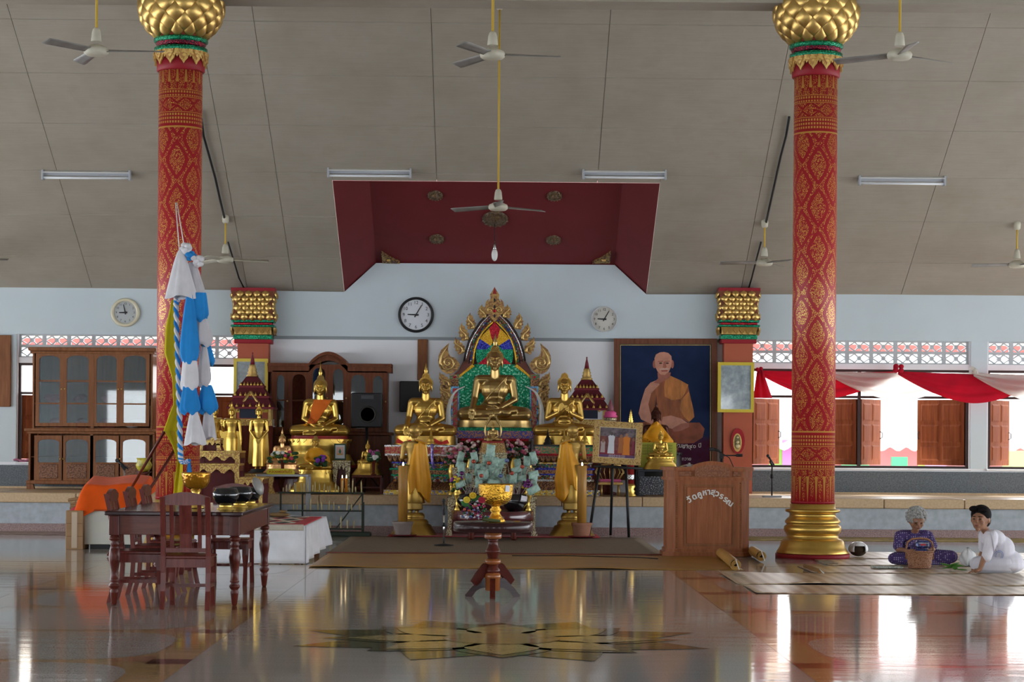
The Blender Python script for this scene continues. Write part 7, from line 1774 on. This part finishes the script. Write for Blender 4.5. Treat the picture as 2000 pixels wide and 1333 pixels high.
single('dried_leaf_offering',MB().ell((0,0,.03),(.14,.08,.03),nu=10,nv=6).ell((.05,-.02,.07),(.05,.03,.02),nu=8,nv=5),mat('dry brown leaf',(.20,.12,.05),.8),'brown dried offering at the back of the patterned rug','offering',Vector((at(545,1000,25.4).x,25.4,lz+.007)))
# cardboard box, white box, orange cloth, bundle of sticks
CB=mat('brown cardboard',(.36,.22,.12),.85,0,.08,5)
cb=onz(145,1074); bx=thing('cardboard_box','tall brown cardboard box with clear tape left of the dining chairs','box',(cb.x,cb.y,0)); s=S(cb.y); w_=17/s; H=76/s
part('carton',MB().bbox(-w_,w_,0,.4,0,H,.006),CB,bx); part('tape',MB().box(-.035,.035,-.003,.0,.02,H-.02),mat('clear tape',(.50,.38,.26),.15),bx)
for z in (H*.33,H*.66): part('fold_line',MB().box(-w_+.01,w_-.01,-.002,0,z,z+.008),mat('carton crease',(.22,.13,.07),.9),bx)
wb=onz(228,1062); wx=thing('white_chest','white painted chest under the orange cloth','chest',(wb.x,26.1,0)); s=S(26.1); k=PX(26.1,wx.location); xa_,za=k.p(162,1053); xb_,zb2=k.p(296,999)
part('chest_box',MB().bbox(xa_,xb_,0,.6,.06,zb2,.008),mat('white painted board',(.66,.66,.60),.6,0,.05,4),wx); part('foot',MB().box(xa_+.08,xb_-.08,.05,.55,0,.06),BLACK,wx)
OC=cloth('bright orange cloth',(.80,.10,.005),0,.85,.1); oc=wx.location.copy()
def ocl(u,w):
    x=xa_-.14+(xb_-xa_+.12)*u; top=zb2+.02
    hump=.42*(min(1,max(0,(u-.03)/.14))**.7)*(.93+.07*u)*(1 if u<.93 else max(.55,1-(u-.93)*6))+.012*math.sin(u*11)
    if w<.55: q=w/.55; y=.50-.52*q; z=top+hump*(1-.25*q)
    else: q=(w-.55)/.45; y=-.02-.03*q-.02*math.sin(u*14)*q; z=top+hump*.75-(hump*.75+.02)*min(1,q*1.2) - (.16 if u<.30 else 0)*max(0,q-.4)*(1-u/.30 if u<.3 else 0)*1.6
    if u<.12: z-= .10*(1-u/.12)
    return (x,y,z)
b=MB().grid(ocl,44,26,thick=.005)
single('orange_cloth',b,OC,'bright orange cloth draped over a bundle on the white chest','cloth',oc)
bn=thing('stick_bundle','bundle of brown sticks and palm leaf poking out from under the orange cloth','bundle',oc+Vector((xa_-.20,.18,zb2+.021))); r=random.Random(6)
for i in range(9): y=r.uniform(-.10,.10); z=.03+r.uniform(0,.13); part('stick',MB().tube([(r.uniform(-.06,.04),y,z-.03),(.5,y*.6,z+.05),(1.0,y*.4,z+.03)],.018,6),mat('dry stick',(.22,.12,.05),.7),bn)
part('red_wrap',MB().tube([(.02,-.13,-.03),(.10,-.12,.0),(.24,-.11,.02)],[.012,.035,.03],8),mat('red wrap',(.40,.02,.04),.6),bn)
# yellow pot near the column
yp=thing('yellow_pot','yellow and green glazed pot on a dark stand left of the left column','pot',(at(281,920,30.2).x,30.2,0)); z0=at(281,922,30.2).z
part('stand',MB().lathe([(.14,0),(.14,.03),(.05,.06),(.05,z0-.05),(.12,z0)],20),DARKWOOD,yp); part('pot',MB().lathe([(.06,z0),(.10,z0+.04),(.12,z0+.10),(.09,z0+.16),(.11,z0+.20),(.10,z0+.20),(.001,z0+.12)],24),mat('yellow green glaze',(.50,.42,.05),.25,0,.4,12),yp)
# leaning dark poles and yellow flags
for pa,pb,lab in (((256,955),(324,838),'long dark pole leaning toward the left column, lower one'),((292,957),(343,876),'dark pole leaning beside the yellow flag')):
    low=lab[0]=='d'; a=at(*pa,24.5 if low else 26.0); q=at(*pb,24.5 if low else 24.6); dv=(a-q).normalized(); a2=a+dv*((a.z-.012)/-dv.z) if low else a
    rt=thing('flag_pole',lab,'pole',a2); o=a2.copy(); part('shaft',MB().tube([a2-o,q-o],.018,8),DARKWOOD,rt); part('ferrule',MB().tube([q-o,q-o-dv*.05],[.022,.004],8),GOLDD,rt)
YF=cloth('yellow flag cloth',(.66,.53,.015),.15)
dF=24.45
fl_=thing('yellow_flag','long yellow cloth banner hanging down the left column','flag',at(345,990,dF)); k=PX(dF,fl_.location)
edge=[(586,336,343),(640,324,346),(690,322,347),(740,338,349),(790,340,350),(815,330,351),(842,320,352),(843,322,353),(870,336,356),(900,346,358),(940,340,358),(985,336,355)]
def yf(u,w):
    t_=w*(len(edge)-1); i=min(int(t_),len(edge)-2); f=t_-i; a,c2=edge[i],edge[i+1]; py=a[0]+(c2[0]-a[0])*f; xa2=a[1]+(c2[1]-a[1])*f; xb2=a[2]+(c2[2]-a[2])*f
    x,z=k.p(xa2+(xb2-xa2)*u,py); return (x,-.04*math.sin(u*PI*1.3+w*4)-.012*math.sin(u*12),z)
part('banner',MB().grid(yf,12,44,thick=.004),YF,fl_)
part('dark_fold',MB().prism(k.P([(321,843),(353,843),(352,878),(345,884)])[::-1],.02,.026),cloth('yellow fold',(.46,.32,.01)),fl_)
part('cord',MB().tube([(k.p(340,586)[0],0,k.p(340,586)[1]),(k.p(350,492)[0],.02,k.p(350,492)[1]),(k.p(334,390)[0],.35,k.p(334,390)[1])],.007,6),WHITE,fl_)
# twisted blue and white rope
rp=thing('twisted_rope','blue and white twisted rope hanging beside the yellow banner','rope',at(356,905,24.36)); k=PX(24.36,rp.location); ctr=[(347,588),(344,592),(345,640),(347,700),(349,760),(351,820),(352,870),(353,895),(357,904),(364,903),(368,900)]
V_=[Vector((a,0,z)) for a,z in k.P(ctr)]
def spl(V_,n):
    out=[]
    for i in range(n+1):
        t_=i/n*(len(V_)-1); j=min(int(t_),len(V_)-2); f=t_-j; p0,p1,p2,p3=V_[max(j-1,0)],V_[j],V_[j+1],V_[min(j+2,len(V_)-1)]
        out.append(.5*((2*p1)+(p2-p0)*f+(2*p0-5*p1+4*p2-p3)*f*f+(3*p1-p0-3*p2+p3)*f**3))
    return out
C_=spl(V_,220); BLU=cloth('bright blue cloth',(.02,.22,.62)); WHC=cloth('white cotton',(.70,.70,.74))
for ph,m,nm in ((0,BLU,'blue_strand'),(PI,WHC,'white_strand')):
    b=MB().tube([p+Vector((.014*math.cos(i*.55+ph),.014*math.sin(i*.55+ph),0)) for i,p in enumerate(C_)],.021,7); part(nm,b,m,rp)
part('tail',MB().grid(lambda u,w:(V_[-1].x+(u-.5)*(.03+.05*w)+.01,.0+.01*math.sin(u*9),V_[-1].z-.22*w),6,6,thick=.004),BLU,rp)
# garland of blue and white cloth pouches
gd=thing('cloth_garland','hanging garland of blue and white cloth pouches before the left column','garland',at(375,870,24.2)); k=PX(24.2,gd.location); sG=S(24.2)
def pouch(x_t,y_t,x_b,y_b,wt,wb,m,nm,yo=0,seed=0,flare=False):
    a=k.p(x_t,y_t); c2=k.p(x_b,y_b); wt/=2*sG; wb/=2*sG; r=random.Random(seed); ph=r.uniform(0,6); nf=r.choice((5,6,7))
    def f(u,w):
        ang=2*PI*u
        if flare: rad=wt+(wb-wt)*w**.8
        else: rad=(wt+(wb-wt)*min(1,w/.72)**.7) if w<.80 else wb*math.sqrt(max(.02,1-((w-.80)/.20)**2*.75))
        rad*=1+.13*math.sin(nf*ang+ph+w*1.5)*(.4+.6*w)+.05*math.sin(11*ang+ph*2)
        z=a[1]+(c2[1]-a[1])*w+.02*math.sin(3*ang+ph)*w
        return (a[0]+(c2[0]-a[0])*w+rad*math.sin(ang),yo-rad*.55*math.cos(ang),z)
    b=MB().grid(f,36,16,cu=True); part(nm,b,m,gd)
BL2=cloth('sky blue cloth',(.02,.25,.66)); WH2=cloth('white draped cloth',(.72,.71,.75)); WH3=cloth('greyish white cloth',(.60,.58,.62))
L_=[(354,490,354,582,9,58,WH2,-.04,1),(374,512,386,580,12,30,WH3,.05,0),(388,572,388,627,28,38,BL2,.0,0),(372,575,370,712,10,36,BL2,-.06,0),(392,620,396,676,18,40,WH3,.02,0),(402,670,408,713,12,22,BL2,.06,0),(398,678,399,756,10,25,WH3,.02,0),(372,705,372,764,26,32,WH2,-.05,0),(371,752,372,809,22,38,BL2,-.05,0),(403,752,405,808,18,38,BL2,.03,0),(380,803,382,868,12,40,WH2,-.05,1),(406,804,407,857,16,26,WH3,.05,1)]
for i,(xt,yt,xb2,yb,wt,wb3,m,yo,fl2) in enumerate(L_): pouch(xt,yt,xb2,yb,wt,wb3,m,'blue_pouch' if m is BL2 else 'white_pouch',yo,i+3,bool(fl2))
for x_,y_,m,nm in ((361,486,WH2,'white_knot'),(374,500,BL2,'blue_knot'),(386,510,WH2,'white_knot')):
    b=MB(); r=random.Random(int(x_)); a=k.p(x_,y_)
    for i in range(9): b.ell((a[0]+r.uniform(-.05,.05),-.02+r.uniform(-.04,.04),a[1]+r.uniform(-.05,.05)),(.04,.035,.032),nu=8,nv=6)
    part(nm,b,m,gd)
a=k.p(360,484); q=k.p(335,388); part('hanging_wire',MB().tube([(a[0],0,a[1]),(a[0]-.05,.05,a[1]+.25),(q[0],.42,q[1])],.006,6),WHITE,gd)
# pink folded cloth on the left sill
single('pink_cloth',MB().grid(lambda u,w:((u-.5)*.30,-.05+.1*w,.03+.015*math.sin(u*9)+.01*math.sin(w*6)),12,6,thick=.03),cloth('pink flowered cloth',(.42,.16,.26)),'folded pink cloth on the window sill at far left','cloth',Vector((at(42,880,DW-.12).x,DW+.0,ZS+.005)))
